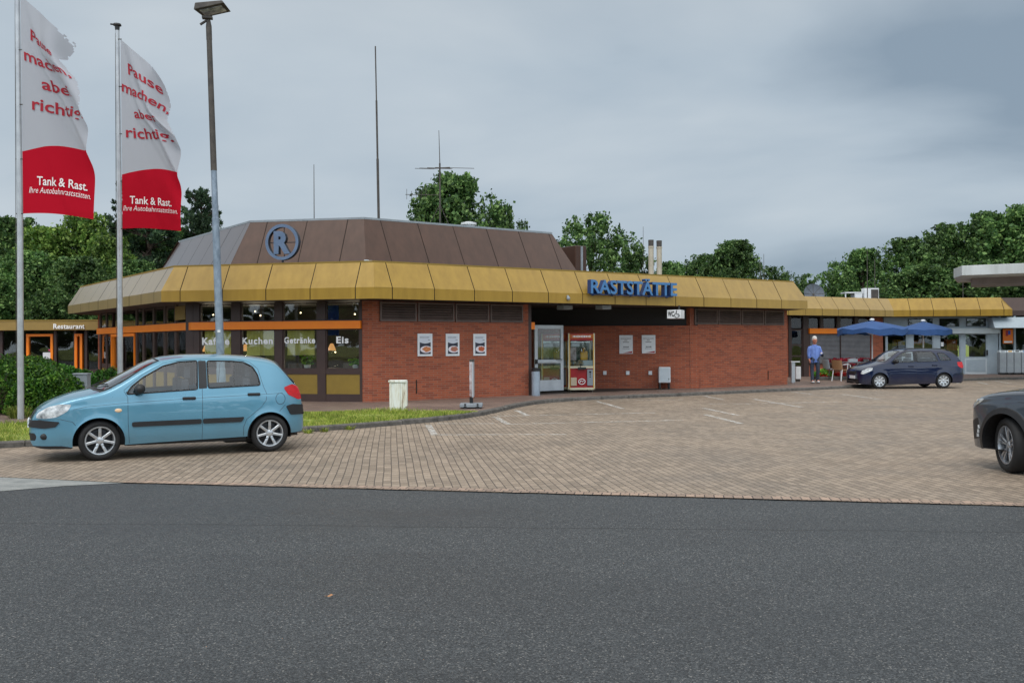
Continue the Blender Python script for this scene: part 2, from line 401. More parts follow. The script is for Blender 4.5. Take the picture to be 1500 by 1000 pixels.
def leafmat(name, c1, c2, c3, rough=.5, transl=.25):
    m, t, p = newmat(name)
    g = nd(t, 'ShaderNodeNewGeometry'); oc = nd(t, 'ShaderNodeTexCoord')
    rp = nd(t, 'ShaderNodeValToRGB'); t.links.new(g.outputs['Random Per Island'], rp.inputs[0])
    el = rp.color_ramp.elements; el[0].color = c1; el[1].color = c3; el[1].position = 1; a = el.new(.55); a.color = c2
    n = nd(t, 'ShaderNodeTexNoise'); n.inputs['Scale'].default_value = 5; n.inputs['Detail'].default_value = 3; t.links.new(oc.outputs['Object'], n.inputs['Vector'])
    mr = nd(t, 'ShaderNodeMapRange'); mr.inputs['From Min'].default_value = .35; mr.inputs['From Max'].default_value = .65
    mr.inputs['To Min'].default_value = .6; mr.inputs['To Max'].default_value = 1.3; t.links.new(n.outputs[0], mr.inputs['Value'])
    oi = nd(t, 'ShaderNodeObjectInfo'); mo = nd(t, 'ShaderNodeMapRange'); mo.inputs['To Min'].default_value = .75; mo.inputs['To Max'].default_value = 1.4
    t.links.new(oi.outputs['Random'], mo.inputs['Value'])
    mm = nd(t, 'ShaderNodeMath', operation='MULTIPLY'); t.links.new(mr.outputs[0], mm.inputs[0]); t.links.new(mo.outputs[0], mm.inputs[1])
    x = nd(t, 'ShaderNodeMix', data_type='RGBA', blend_type='MULTIPLY'); x.inputs['Factor'].default_value = 1
    t.links.new(rp.outputs[0], x.inputs['A']); t.links.new(mm.outputs[0], x.inputs['B'])
    t.links.new(x.outputs['Result'], p.inputs['Base Color']); p.inputs['Roughness'].default_value = rough; p.inputs['Specular IOR Level'].default_value = .3
    tl = nd(t, 'ShaderNodeBsdfTranslucent'); t.links.new(x.outputs['Result'], tl.inputs[0])
    ms = nd(t, 'ShaderNodeMixShader'); ms.inputs[0].default_value = transl; o = t.nodes['Material Output']
    t.links.new(p.outputs[0], ms.inputs[1]); t.links.new(tl.outputs[0], ms.inputs[2]); t.links.new(ms.outputs[0], o.inputs[0])
    return m
def wornmat(name, c, lo=.42, hi=.62, scale=7):
    m, t, p = newmat(name); p.inputs['Base Color'].default_value = c; p.inputs['Roughness'].default_value = .6
    g = nd(t, 'ShaderNodeNewGeometry'); n = nd(t, 'ShaderNodeTexNoise'); n.inputs['Scale'].default_value = scale; n.inputs['Detail'].default_value = 8; n.inputs['Roughness'].default_value = .75
    t.links.new(g.outputs['Position'], n.inputs['Vector'])
    mr = nd(t, 'ShaderNodeMapRange'); mr.inputs['From Min'].default_value = lo; mr.inputs['From Max'].default_value = hi; t.links.new(n.outputs[0], mr.inputs['Value'])
    t.links.new(mr.outputs[0], p.inputs['Alpha'])
    return m

def rustmat():
    m, t, p = newmat('rusty_white'); p.inputs['Roughness'].default_value = .6
    g = nd(t, 'ShaderNodeTexCoord'); mp_ = nd(t, 'ShaderNodeMapping'); mp_.inputs['Scale'].default_value = (9, 9, 1.1); t.links.new(g.outputs['Object'], mp_.inputs[0])
    n = nd(t, 'ShaderNodeTexNoise'); n.inputs['Scale'].default_value = 1.5; n.inputs['Detail'].default_value = 6; n.inputs['Roughness'].default_value = .7; t.links.new(mp_.outputs[0], n.inputs['Vector'])
    r = nd(t, 'ShaderNodeValToRGB'); t.links.new(n.outputs[0], r.inputs[0]); e = r.color_ramp.elements
    e[0].position = .45; e[0].color = lin(228, 230, 226); e[1].position = .72; e[1].color = lin(126, 84, 46); a = e.new(.56); a.color = lin(214, 210, 196)
    t.links.new(r.outputs[0], p.inputs['Base Color']); return m
MAT = dict(
    brick=brickmat(), asphalt=asphaltmat(),
    paver=pavermat('lot_paver', R(97.3), .2, .1, lin(160, 144, 127), lin(133, 119, 104), lin(80, 72, 64), mort=.0065),
    border=pavermat('border_paver', R(-9.5), .1, .2, lin(172, 148, 130), lin(140, 122, 108), lin(78, 70, 66)),
    walk=pavermat('walk_paver', R(34), .2, .1, lin(140, 118, 106), lin(118, 100, 92), lin(80, 70, 64), stain=(.7, 1.15)),
    kerb=M('kerb_concrete', lin(112, 108, 104), lin(70, 68, 64), scale=6, rough=.85, bump=.4, bscale=30),
    concrete=M('pale_concrete', lin(150, 152, 150), lin(118, 122, 122), scale=5, rough=.8, bump=.3, bscale=40),
    yellow=M('ochre_panel', lin(164, 132, 53), lin(147, 117, 47), scale=1.1, rough=.5, r2=.62, spec=.25, stretch=(3.5, 3.5, .5), sheen=1),
    brownroof=M('brown_panel', lin(82, 58, 47), lin(70, 50, 41), scale=1.1, rough=.55, r2=.65, spec=.15, stretch=(3.5, 3.5, .5), sheen=1),
    seam=M('seam_dark', lin(34, 26, 20), rough=.8),
    felt=M('roof_felt', lin(70, 70, 70), lin(50, 50, 52), rough=.9),
    soffit=M('soffit_brown', lin(52, 42, 38), lin(42, 34, 32), rough=.7),
    frame=M('brown_frame', lin(66, 47, 42), lin(56, 40, 37), scale=3, rough=.5),
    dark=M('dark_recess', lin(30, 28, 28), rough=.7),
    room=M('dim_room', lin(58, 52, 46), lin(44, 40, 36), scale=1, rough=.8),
    orange=M('orange_band', lin(255, 140, 10), lin(250, 130, 8), scale=2, rough=.45),
    olive=M('olive_panel', lin(142, 116, 42), lin(128, 104, 38), scale=2, rough=.55),
    blind=M('olive_blind', lin(226, 224, 150), rough=.8),
    white=M('white_paint', lin(232, 234, 236), lin(214, 217, 220), scale=4, rough=.5),
    rusty=rustmat(),
    alu=M('aluminium', lin(190, 196, 202), lin(170, 176, 182), scale=3, rough=.4, metal=.35),
    galv=M('galvanised', lin(152, 166, 182), lin(112, 126, 142), scale=9, rough=.55, metal=.3, stretch=(1, 1, .5)),
    galvdark=M('weathered_steel', lin(92, 86, 80), lin(66, 62, 60), scale=6, rough=.7, metal=.2),
    pole=M('flag_pole_metal', lin(196, 198, 200), lin(168, 170, 174), scale=3, rough=.35, metal=.5),
    black=M('black_plastic', lin(36, 36, 38), lin(28, 28, 30), scale=6, rough=.5),
    rubber=M('tyre_rubber', lin(30, 30, 31), lin(24, 24, 25), scale=8, rough=.75),
    silver=M('alloy_silver', lin(196, 200, 204), rough=.3, metal=.7),
    silverdark=M('alloy_dark', lin(52, 54, 58), rough=.4, metal=.5),
    gunmetal=M('alloy_gunmetal', lin(172, 176, 182), rough=.3, metal=.7),
    louvre=M('louvre_slats', lin(104, 84, 76), lin(84, 68, 62), scale=3, rough=.5),
    chrome=M('chrome', lin(220, 222, 225), rough=.12, metal=1.0),
    lettblue=M('letter_blue', lin(70, 124, 176), lin(58, 108, 160), scale=3, rough=.4),
    lettside=M('letter_navy', lin(16, 52, 104), rough=.45),
    logoblue=M('logo_steel_blue', lin(104, 126, 156), lin(90, 112, 142), scale=3, rough=.5),
    logoside=M('logo_dark', lin(48, 50, 58), rough=.6),
    lettwhite=M('letter_white', lin(250, 250, 250), rough=.5),
    lettblack=M('letter_black', lin(24, 24, 26), rough=.5),
    lettgrey=M('letter_grey', lin(120, 122, 128), rough=.6),
    flagred=M('flag_letter_red', lin(160, 20, 40), rough=.8), flagwhite=M('flag_letter_white', lin(236, 230, 230), rough=.8),
    red=M('machine_red', lin(168, 24, 32), lin(150, 20, 28), rough=.35),
    yel=M('toy_yellow', lin(224, 168, 34), rough=.5), oran=M('sign_orange', lin(226, 116, 24), rough=.5),
    grey=M('grey_enamel', lin(148, 156, 162), lin(132, 140, 147), scale=3, rough=.5),
    shopgrey=M('shopfront_grey', lin(164, 178, 188), lin(150, 164, 175), scale=2.5, rough=.5),
    shoplight=M('shopfront_light', lin(196, 206, 212), lin(182, 192, 199), scale=2.5, rough=.5),
    bluecloth=M('parasol_blue', lin(46, 84, 138), lin(38, 72, 122), scale=3, rough=.75),
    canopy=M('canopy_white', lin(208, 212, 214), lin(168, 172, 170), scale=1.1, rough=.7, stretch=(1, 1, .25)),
    skin=M('skin', lin(206, 142, 116), lin(190, 124, 100), scale=20, rough=.55),
    shirt=M('shirt_blue', lin(118, 146, 212), lin(98, 126, 194), scale=14, rough=.85),
    jeans=M('jeans', lin(62, 72, 88), lin(48, 56, 70), scale=18, rough=.9),
    hair=M('white_hair', lin(226, 224, 220), lin(196, 194, 190), scale=30, rough=.8),
    bark=M('bark', lin(84, 70, 58), lin(56, 46, 40), scale=8, rough=.95, bump=.6, bscale=20),
    cream=M('flue_cream', lin(196, 186, 166), lin(168, 158, 140), scale=5, rough=.6, stretch=(1, 1, .4)),
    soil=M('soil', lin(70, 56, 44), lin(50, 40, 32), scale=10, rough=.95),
    wicker=M('wicker', lin(166, 128, 92), lin(132, 98, 70), scale=40, rough=.7),
    navyblue=M('interior_blue', lin(30, 80, 190), lin(24, 60, 150), scale=2, rough=.5),
    glow=M('warm_glow', (1, .8, .5, 1), emit=(1, .78, .48, 1), estr=4),
    lampshade=M('lampshade_orange', lin(230, 150, 80), rough=.6, emit=(1, .5, .18, 1), estr=.7),
    wglass=glassmat('window_glass', (.86, .89, .88, 1), .015, 1.5, 1.0, .25),
    cglass=glassmat('car_glass', (.88, .93, .93, 1), .01, 1.5, 1.8),
    mglass=glassmat('machine_glass', (.9, .93, .92, 1), .02, 1.45, .8),
    taillight=M('tail_light_red', lin(204, 8, 20), lin(170, 5, 15), scale=18, rough=.2, spec=.2, coat=.6),
    headlight=M('headlight_lens', lin(236, 240, 242), lin(88, 94, 100), scale=9, rough=.1, coat=1.0),
    indicator=M('indicator_amber', lin(236, 200, 160), rough=.2),
    seat=M('seat_cloth', lin(98, 100, 106), lin(80, 82, 88), scale=20, rough=.9),
    grass=leafmat('grass_blades', lin(92, 116, 40), lin(132, 150, 58), lin(188, 184, 104), .6, .3),
    turf=M('turf', lin(112, 132, 48), lin(146, 150, 74), scale=7, rough=.95, bump=.6, bscale=40),
    hedge=leafmat('yew_leaves', lin(30, 62, 18), lin(60, 106, 32), lin(120, 160, 60), .5, .25),
    box=leafmat('box_leaves', lin(32, 70, 22), lin(56, 106, 34), lin(96, 150, 56), .5, .25),
    leafa=leafmat('oak_leaves', lin(38, 64, 32), lin(72, 104, 54), lin(124, 152, 86), .5, .25),
    leafb=leafmat('ash_leaves', lin(46, 74, 28), lin(84, 114, 46), lin(136, 158, 78), .5, .3),
    needles=leafmat('pine_needles', lin(34, 58, 40), lin(54, 82, 54), lin(90, 114, 74), .6, .15),
    redflower=leafmat('red_petals', lin(150, 16, 20), lin(190, 28, 30), lin(214, 56, 44), .6, .2),
    burgundy=leafmat('burgundy_petals', lin(92, 14, 28), lin(120, 20, 36), lin(150, 36, 54), .6, .2),
    brightleaf=leafmat('bright_leaves', lin(70, 130, 34), lin(110, 170, 52), lin(160, 206, 90), .6, .3),
    purple=M('purple_petals', lin(170, 130, 196), lin(140, 96, 170), scale=30, rough=.7),
    deadleaf=M('dead_leaf', lin(168, 122, 84), rough=.7),
    line=wornmat('worn_road_paint', lin(226, 226, 222), .42, .66, 9), faint=wornmat('faint_road_paint', lin(220, 218, 212), .40, .72, 5),
)
def translucentize(m, k):
    t = m.node_tree; p = t.nodes['Principled BSDF']; tl = nd(t, 'ShaderNodeBsdfTranslucent'); tl.inputs[0].default_value = p.inputs['Base Color'].default_value
    ms = nd(t, 'ShaderNodeMixShader'); ms.inputs[0].default_value = k; t.links.new(p.outputs[0], ms.inputs[1]); t.links.new(tl.outputs[0], ms.inputs[2]); t.links.new(ms.outputs[0], t.nodes['Material Output'].inputs[0])
translucentize(MAT['blind'], .45)
MAT['wingolive'] = M('wing_fascia', lin(152, 124, 62), lin(138, 112, 56), scale=1.5, rough=.5)
def lamp_light(p, watts, parent=None):
    l = bpy.data.lights.new('lamp_light', 'POINT'); l.energy = watts; l.color = (1, .86, .62); l.shadow_soft_size = .06
    o = bpy.data.objects.new('lamp_light', l); COL.objects.link(o)
    if parent: o.parent = parent; o.location = WM[parent.name].inverted() @ Vector(p)
    return o
def paint(name, c, metal=.35, c2=None):
    m, t, p = newmat(name); p.inputs['Base Color'].default_value = c; p.inputs['Metallic'].default_value = metal
    p.inputs['Roughness'].default_value = .32; p.inputs['Coat Weight'].default_value = 1; p.inputs['Coat Roughness'].default_value = .015; p.inputs['Specular IOR Level'].default_value = .15
    g = nd(t, 'ShaderNodeTexCoord'); n = nd(t, 'ShaderNodeTexNoise'); n.inputs['Scale'].default_value = 2.5; n.inputs['Detail'].default_value = 8
    t.links.new(g.outputs['Object'], n.inputs['Vector'])
    mr = nd(t, 'ShaderNodeMapRange'); mr.inputs['From Min'].default_value = .3; mr.inputs['From Max'].default_value = .7
    mr.inputs['To Min'].default_value = .26; mr.inputs['To Max'].default_value = .42; t.links.new(n.outputs[0], mr.inputs['Value']); t.links.new(mr.outputs[0], p.inputs['Roughness'])
    # road film low on the body
    sx = nd(t, 'ShaderNodeSeparateXYZ'); t.links.new(g.outputs['Object'], sx.inputs[0])
    m1 = nd(t, 'ShaderNodeMath', operation='MULTIPLY_ADD'); t.links.new(n.outputs[0], m1.inputs[0]); m1.inputs[1].default_value = .35; t.links.new(sx.outputs[2], m1.inputs[2])
    m2 = nd(t, 'ShaderNodeMapRange'); m2.inputs['From Min'].default_value = .34; m2.inputs['From Max'].default_value = .62
    m2.inputs['To Min'].default_value = .45; m2.inputs['To Max'].default_value = 0; t.links.new(m1.outputs[0], m2.inputs['Value'])
    x = nd(t, 'ShaderNodeMix', data_type='RGBA'); x.inputs['A'].default_value = c; x.inputs['B'].default_value = tuple(.6 * a + .4 * b for a, b in zip(c, (.16, .14, .12, 1)))
    t.links.new(m2.outputs[0], x.inputs['Factor']); t.links.new(x.outputs['Result'], p.inputs['Base Color'])
    return m

# ------------------------------------------------------------------ lettering
def _text(body, bold=0.0, ext=0.0, spacing=1.0, shear=0.0):
    cu = bpy.data.curves.new('t', 'FONT'); cu.body = body; cu.size = 1; cu.offset = bold; cu.extrude = ext; cu.resolution_u = 3
    cu.space_character = spacing; cu.shear = shear
    o = bpy.data.objects.new('t', cu); COL.objects.link(o)
    dg = bpy.context.evaluated_depsgraph_get(); me = bpy.data.meshes.new_from_object(o.evaluated_get(dg))
    v = np.array([tuple(x.co) for x in me.vertices]); f = [tuple(p.vertices) for p in me.polygons]
    bpy.data.objects.remove(o); bpy.data.curves.remove(cu); bpy.data.meshes.remove(me)
    return v, f
_h = _text('H')[0]; CAP = float(_h[:, 1].max() - _h[:, 1].min())
def text(body, W, H, bold=0.0, ext=0.0, spacing=1.0, shear=0.0):
    # W wide in all, capital letters H high, starting at x = 0 on the base line y = 0
    v, f = _text(body, bold, ext / max(H, 1e-6) * CAP if ext else 0, spacing, shear)
    v = v.copy(); v[:, 0] -= v[:, 0].min(); v[:, 0] *= W / v[:, 0].max(); v[:, 1] *= H / CAP
    v[:, 2] *= H / CAP
    return v, f
def wall_text(mb, g, body, px0, px1, py_top, py_base, off, bold=.01, ext=.006, spacing=1.0):
    s0, s1 = g.s(px0, off), g.s(px1, off); z0, z1 = g.z((px0 + px1) / 2, py_base, off), g.z((px0 + px1) / 2, py_top, off)
    v, f = text(body, s1 - s0, z1 - z0, bold, ext, spacing)
    mb.raw([g.P(s0 + a, off + c, z0 + b) for a, b, c in v], f)
# ================================================================== THE SETTING
PZ = 0.10                                             # pavement height
def sheet(name, poly, z, mat, label=None):
    mb = MB(); mb.face([(p[0], p[1], z) for p in poly]); o = mb.build(name, mat); o.location.z = z
    return tag(o, label, kind='structure')
def xy(px, py, z=0): p = G(px, py, z); return (p.x, p.y)
sheet('ground', [(-400, -200), (400, -200), (400, 500), (-400, 500)], -.03, MAT['turf'])
sheet('road', [(-60, -34), (80, -34), (80, 20), (-60, 20)], 0.0, MAT['asphalt'])
LOTF = [xy(-420, 691), xy(0, 699), xy(180, 707.3), xy(560, 717), xy(1020, 729), xy(1500, 742), xy(1900, 752)]
KERB = [xy(-420, 678), xy(0, 657), xy(436, 635), xy(600, 622), xy(690, 613), xy(735, 603), xy(768, 594.5), xy(805, 590), xy(850, 586.5), xy(1000, 580.5),
        xy(1100, 575.5), xy(1240, 569.5), xy(1330, 563), xy(1410, 557.8), xy(1500, 555.5), xy(1800, 551)]
def resample(pts, step):
    out = [Vector(pts[0])]
    for a, b in zip(pts[:-1], pts[1:]):
        a, b = Vector(a), Vector(b); n = max(1, int((b - a).length / step))
        for i in range(1, n + 1): out.append(a.lerp(b, i / n))
    return out
def smoothline(pts, it=3):
    for _ in range(it):
        q = [pts[0]]
        for a, b in zip(pts[:-1], pts[1:]): q += [a.lerp(b, .25), a.lerp(b, .75)]
        q.append(pts[-1]); pts = q
    return pts
KL = smoothline([Vector(k) for k in KERB], 3)
sheet('parking_lot', [Vector(p) for p in LOTF] + [k + Vector((0, .05)) for k in reversed(KL)], .008, MAT['paver'])
sheet('concrete_apron', [xy(-420, 691), xy(0, 699), xy(180, 707.4), xy(90, 712), xy(0, 719.5), xy(-420, 760)], .004, MAT['concrete'])
bl = resample([Vector(p) for p in LOTF[2:]], .22)
bl = [p + Vector((0, random.uniform(-.022, .022))) for p in bl]
nrm = [Vector((-(b - a).normalized().y, (b - a).normalized().x)) for a, b in zip(bl[:-1], bl[1:])]; nrm.append(nrm[-1])
sheet('paver_border', bl + [p + n * .2 for p, n in zip(reversed(bl), reversed(nrm))], .012, MAT['border'])
# the pavement behind the kerb reaches under the buildings
sheet('pavement', [k + Vector((0, .10)) for k in KL] + [Vector((70, 75)), Vector((-70, 75)), Vector((-70, KL[0].y))], PZ, MAT['walk'])
# kerb stones
mb = MB(); rs = []
acc = [KL[0]]
for p in KL[1:]:
    while (p - acc[-1]).length > 1.0: acc.append(acc[-1] + (p - acc[-1]).normalized() * 1.0)
for a, b in zip(acc[:-1], acc[1:]):
    d = (b - a).normalized(); n = Vector((-d.y, d.x)); a2 = a + d * .006; b2 = b - d * .006; h = .108 + random.uniform(-.006, .006)
    c = .025; w_ = .14
    prof = [(0, -.05), (0, h - c), (c, h), (w_, h), (w_, -.05)]
    P0 = [Vector((a2.x + n.x * o, a2.y + n.y * o, z)) for o, z in prof]; P1 = [Vector((b2.x + n.x * o, b2.y + n.y * o, z)) for o, z in prof]
    for i in range(4): mb.face([P0[i], P1[i], P1[i + 1], P0[i + 1]])
    mb.face(P0); mb.face(P1[::-1])
o = mb.build('kerb', MAT['kerb']); tag(o, kind='structure')
# weathered parking marks
def mark(name, pts, width, mat):
    mb = MB()
    for (a, b) in pts:
        A, B = Vector(xy(*a)), Vector(xy(*b)); d = (B - A).normalized(); n = Vector((-d.y, d.x)) * width / 2
        mb.face([(*(A - n), .014), (*(B - n), .014), (*(B + n), .014), (*(A + n), .014)])
    o = mb.build(name, mat); tag(o, kind='structure'); return o
mark('parking_marking', [((627, 623), (637, 638)), ((725, 611), (744, 622)), ((756, 601.5), (773, 609)), ((874, 588), (912, 599)), ((1029, 598), (1081, 609)), ((1034, 608), (1086, 621)),
      ((1031, 580), (1059, 586)), ((1104, 585), (1174, 597)), ((1159, 574), (1191, 578)), ((1234, 578), (1287, 585)), ((1432, 560), (1448, 563)), ((1457, 558), (1480, 562)), ((1392, 560), (1406, 562)), ((1505, 556.5), (1530, 560))], .13, MAT['line'])
mark('parking_bay_line', [((640, 621), (724, 621)), ((637, 637.5), (830, 637)), ((728, 610), (790, 609)), ((790, 609), (960, 605)), ((742, 622), (1000, 616)), ((890, 587), (1000, 586)), ((1039, 592), (1088, 592)), ((1090, 592), (1230, 589))], .14, MAT['faint'])

# ================================================================== THE ROADHOUSE
FZ0, FZ1, FZ2 = 2.85, 3.15, 3.84
C = G(548.6, 437.2, FZ0).xy; Rr = G(1182.8, 452.7, FZ0).xy; L = G(236, 442.2, FZ0).xy; Fl = G(99.6, 459.6, FZ0).xy
Fb = Fl + Vector((.14, .99)) * 8; Bk = Vector((-8.5, 50)); Rb = Rr + Vector((-.17, .985)) * 10
FO = [C, Rr, Rb, Bk, Fb, Fl, L]
root = thing('roadhouse', 'long low motorway roadhouse with ochre panelled eaves, red brick walls and a brown raised roof', 'building', (C.x, C.y + 1.1, PZ))
def panel_band(mb, mbs, poly, levels, pitch, starts, gap=.012, edges=None, back=.02):
    # levels: [(inset, z)]; panels split by dark joints, over a dark backing
    n = len(poly); rings = [inset(poly, s) for s, z in levels]
    for i in range(n):
        A, B = Vector(poly[i]), Vector(poly[(i + 1) % n]); d = (B - A).normalized(); Ln = (B - A).length; nn = Vector((-d.y, d.x))
        st = starts.get(i, pitch); cuts = []
        s = st
        while s < Ln - .25: cuts.append(s); s += pitch
        for k in range(len(levels) - 1):
            (s0, z0), (s1, z1) = levels[k], levels[k + 1]
            a0, b0 = (rings[k][i] - A).dot(d), (rings[k][(i + 1) % n] - A).dot(d)
            a1, b1 = (rings[k + 1][i] - A).dot(d), (rings[k + 1][(i + 1) % n] - A).dot(d)
            e0 = [a0] + cuts + [b0]; e1 = [a1] + cuts + [b1]
            for j in range(len(e0) - 1):
                gl = gap if j > 0 else 0; gr = gap if j < len(e0) - 2 else 0
                jit = random.uniform(-.003, .003)
                P = [(e0[j] + gl, s0 + jit, z0), (e0[j + 1] - gr, s0 + jit, z0), (e1[j + 1] - gr, s1 + jit, z1), (e1[j] + gl, s1 + jit, z1)]
                mb.face([(*(A + d * q + nn * o), z) for q, o, z in P])
    bk = [inset(poly, s + back) for s, z in levels]
    for k in range(len(levels) - 1):
        for i in range(n):
            j = (i + 1) % n
            mbs.face([(*bk[k][i], levels[k][1] + .004), (*bk[k][j], levels[k][1] + .004), (*bk[k + 1][j], levels[k + 1][1] - .004), (*bk[k + 1][i], levels[k + 1][1] - .004)])
    mbs.face([(*p, levels[0][1] + .004) for p in reversed(bk[0])]); mbs.face([(*p, levels[-1][1] - .004) for p in bk[-1]])
def edge_s(poly, i, px):
    A, B = poly[i], poly[(i + 1) % len(poly)]; g = Seg(A, B); return g.s(px)
mb, ms = MB(), MB()
panel_band(mb, ms, FO, [(0, FZ0), (0, FZ1), (.4, FZ2)], 1.27, {0: edge_s(FO, 0, 575), 6: edge_s(FO, 6, 264), 5: .75})
fas = mb.build('fascia', MAT['yellow'], root); ms.build('roof_deck', MAT['seam'], root)
mb = MB()                                               # thin metal coping along the top of the eaves
top = inset(FO, .39); tin = inset(FO, .47)
for i in range(len(FO)):
    j = (i + 1) % len(FO)
    mb.face([(*top[i], FZ2 - .01), (*top[j], FZ2 - .01), (*top[j], FZ2 + .035), (*top[i], FZ2 + .035)])
    mb.face([(*top[i], FZ2 + .035), (*top[j], FZ2 + .035), (*tin[j], FZ2 + .035), (*tin[i], FZ2 + .035)])
mb.build('coping', MAT['olive'], root)
mb = MB(); q = inset(FO, .012); mb.face([(*p, FZ0 + .002) for p in reversed(q)]); mb.build('soffit', MAT['soffit'], root)
# raised brown roof
MZ0, MZ1 = 3.80, 5.37
tC, tR, tL, tF = [G(x, y, MZ1).xy for x, y in ((533, 320), (808, 342), (367, 325), (262, 354.6))]
TP = [tC, tR, tR + Vector((-2.2, 7)), Vector((-6, 44)), tF + Vector((1.2, 7)), tF, tL]
BP = inset(TP, -.86)
mb, ms = MB(), MB()
panel_band(mb, ms, BP, [(0, MZ0), (.86, MZ1)], 1.27, {0: Seg(BP[0], BP[1]).s(578), 6: Seg(BP[6], BP[0]).s(374), 5: .6})
mb.build('raised_roof', MAT['brownroof'], root)
ms.build('roof_core', MAT['seam'], root)
mb = MB()
ti, to = inset(TP, .05), inset(TP, -.015)
for i in range(len(TP)):
    j = (i + 1) % len(TP)
    mb.face([(*to[i], MZ1 - .02), (*to[j], MZ1 - .02), (*to[j], MZ1 + .04), (*to[i], MZ1 + .04)]); mb.face([(*to[i], MZ1 + .04), (*to[j], MZ1 + .04), (*ti[j], MZ1 + .04), (*ti[i], MZ1 + .04)])
mb.build('roof_edging', MAT['grey'], root)
# plant room box at the right end of the raised roof
mb = MB(); p = AT(836, 33.2); mb.box((p.x, p.y + .9, 4.45), (.5, 1.4, 1.26), R(34)); mb.build('plant_room', MAT['brownroof'], root, bevel=.02)
mb = MB(); p = AT(849, 33.0); mb.box((p.x, p.y + .7, 4.4), (.07, .5, 1.3), R(34)); mb.build('plant_room_flashing', MAT['grey'], root)

# ---- walls
WO = inset(FO, 1.0)
g1 = Seg(WO[0], WO[1]); g2 = Seg(WO[6], WO[0]); g3 = Seg(WO[5], WO[6])
sA = g1.s(774); sB0 = g1.s(1010.7); sB1 = g1.s(1153); LZ0 = g1.z(660, 471.5); LZ1 = g1.z(660, 442)
T = .36
def brickbox(g, s0, s1, z0, z1, o0=-T, o1=0): mb = MB(); mb.wbox(g, s0, s1, z0, z1, o0, o1, uv=True); return mb.build('brick_wall', MAT['brick'], root)
sp = g2.s(530.5)
mb = MB(); mb.wbox(g1, -.02, sA, PZ - .02, FZ0 - .01, -T, 0, uv=True); mb.wbox(g2, sp, g2.L - .003, PZ - .02, FZ0 - .01, -T, -.002, uv=True)
mb.build('brick_wall', MAT['brick'], root)
mb = MB(); mb.wbox(g1, sB0, sB1, PZ - .02, FZ0 - .01, -T, 0, uv=True)
gr = Seg(g1.P(sB1), g1.P(sB1) + (-g1.n) * 8); mb.raw(*(lambda b: (b.v, b.f))((lambda b: (b.wbox(g1, sB1 - T, sB1 - .002, PZ - .02, FZ0 - .01, -8, -T), b)[1])(MB())))
mb.build('brick_wall', MAT['brick'], root)
# recessed back wall of the porch
pB = g1.P(sB0, -.02); pV = G(874, 569.6, PZ); dv = (pB - pV); dv.z = 0; dv.normalize()
gb = Seg(pV - dv * 2.6, pB - dv * .0)
bz = gb.z(940, 477)
mb = MB(); mb.wbox(gb, 0, gb.L + .3, PZ - .02, bz, -T, 0, uv=True); mb.build('brick_wall', MAT['brick'], root)
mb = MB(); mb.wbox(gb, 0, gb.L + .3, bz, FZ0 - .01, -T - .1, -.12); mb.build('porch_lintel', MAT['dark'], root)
# louvres
def louvre(g, s0, s1, z0, z1):
    mb = MB(); f = .05
    mb.wbox(g, s0, s1, z0, z0 + f, .004, .05); mb.wbox(g, s0, s1, z1 - f, z1, .004, .05)
    mb.wbox(g, s0, s0 + f, z0 + f, z1 - f, .004, .05); mb.wbox(g, s1 - f, s1, z0 + f, z1 - f, .004, .05)
    n = 6; h = (z1 - z0 - 2 * f) / n
    for i in range(n):
        za = z0 + f + i * h
        a, b = g.P(s0 + f, .012, za + h * .96), g.P(s1 - f, .012, za + h * .96)
        c, d = g.P(s1 - f, .048, za + h * .3), g.P(s0 + f, .048, za + h * .3)
        mb.face([a, d, c, b]); th = Vector((0, 0, .012))
        mb.face([d, d - th, c - th, c])
    o = mb.build('louvre', MAT['louvre'], root)
    k = MB(); k.wbox(g, s0 + f, s1 - f, z0 + f, z1 - f, .003, .008); k.build('louvre_backing', MAT['dark'], o)
xs = [555, 610.5, 665.5, 716.5, 766]
for a, b in zip(xs[:-1], xs[1:]): louvre(g1, g1.s(a) + .02, g1.s(b) - .02, LZ0, FZ0 - .03)
xs = [1016, 1050.5, 1085, 1118.5, 1148]
for a, b in zip(xs[:-1], xs[1:]): louvre(g1, g1.s(a) + .02, g1.s(b) - .02, LZ0, FZ0 - .03)
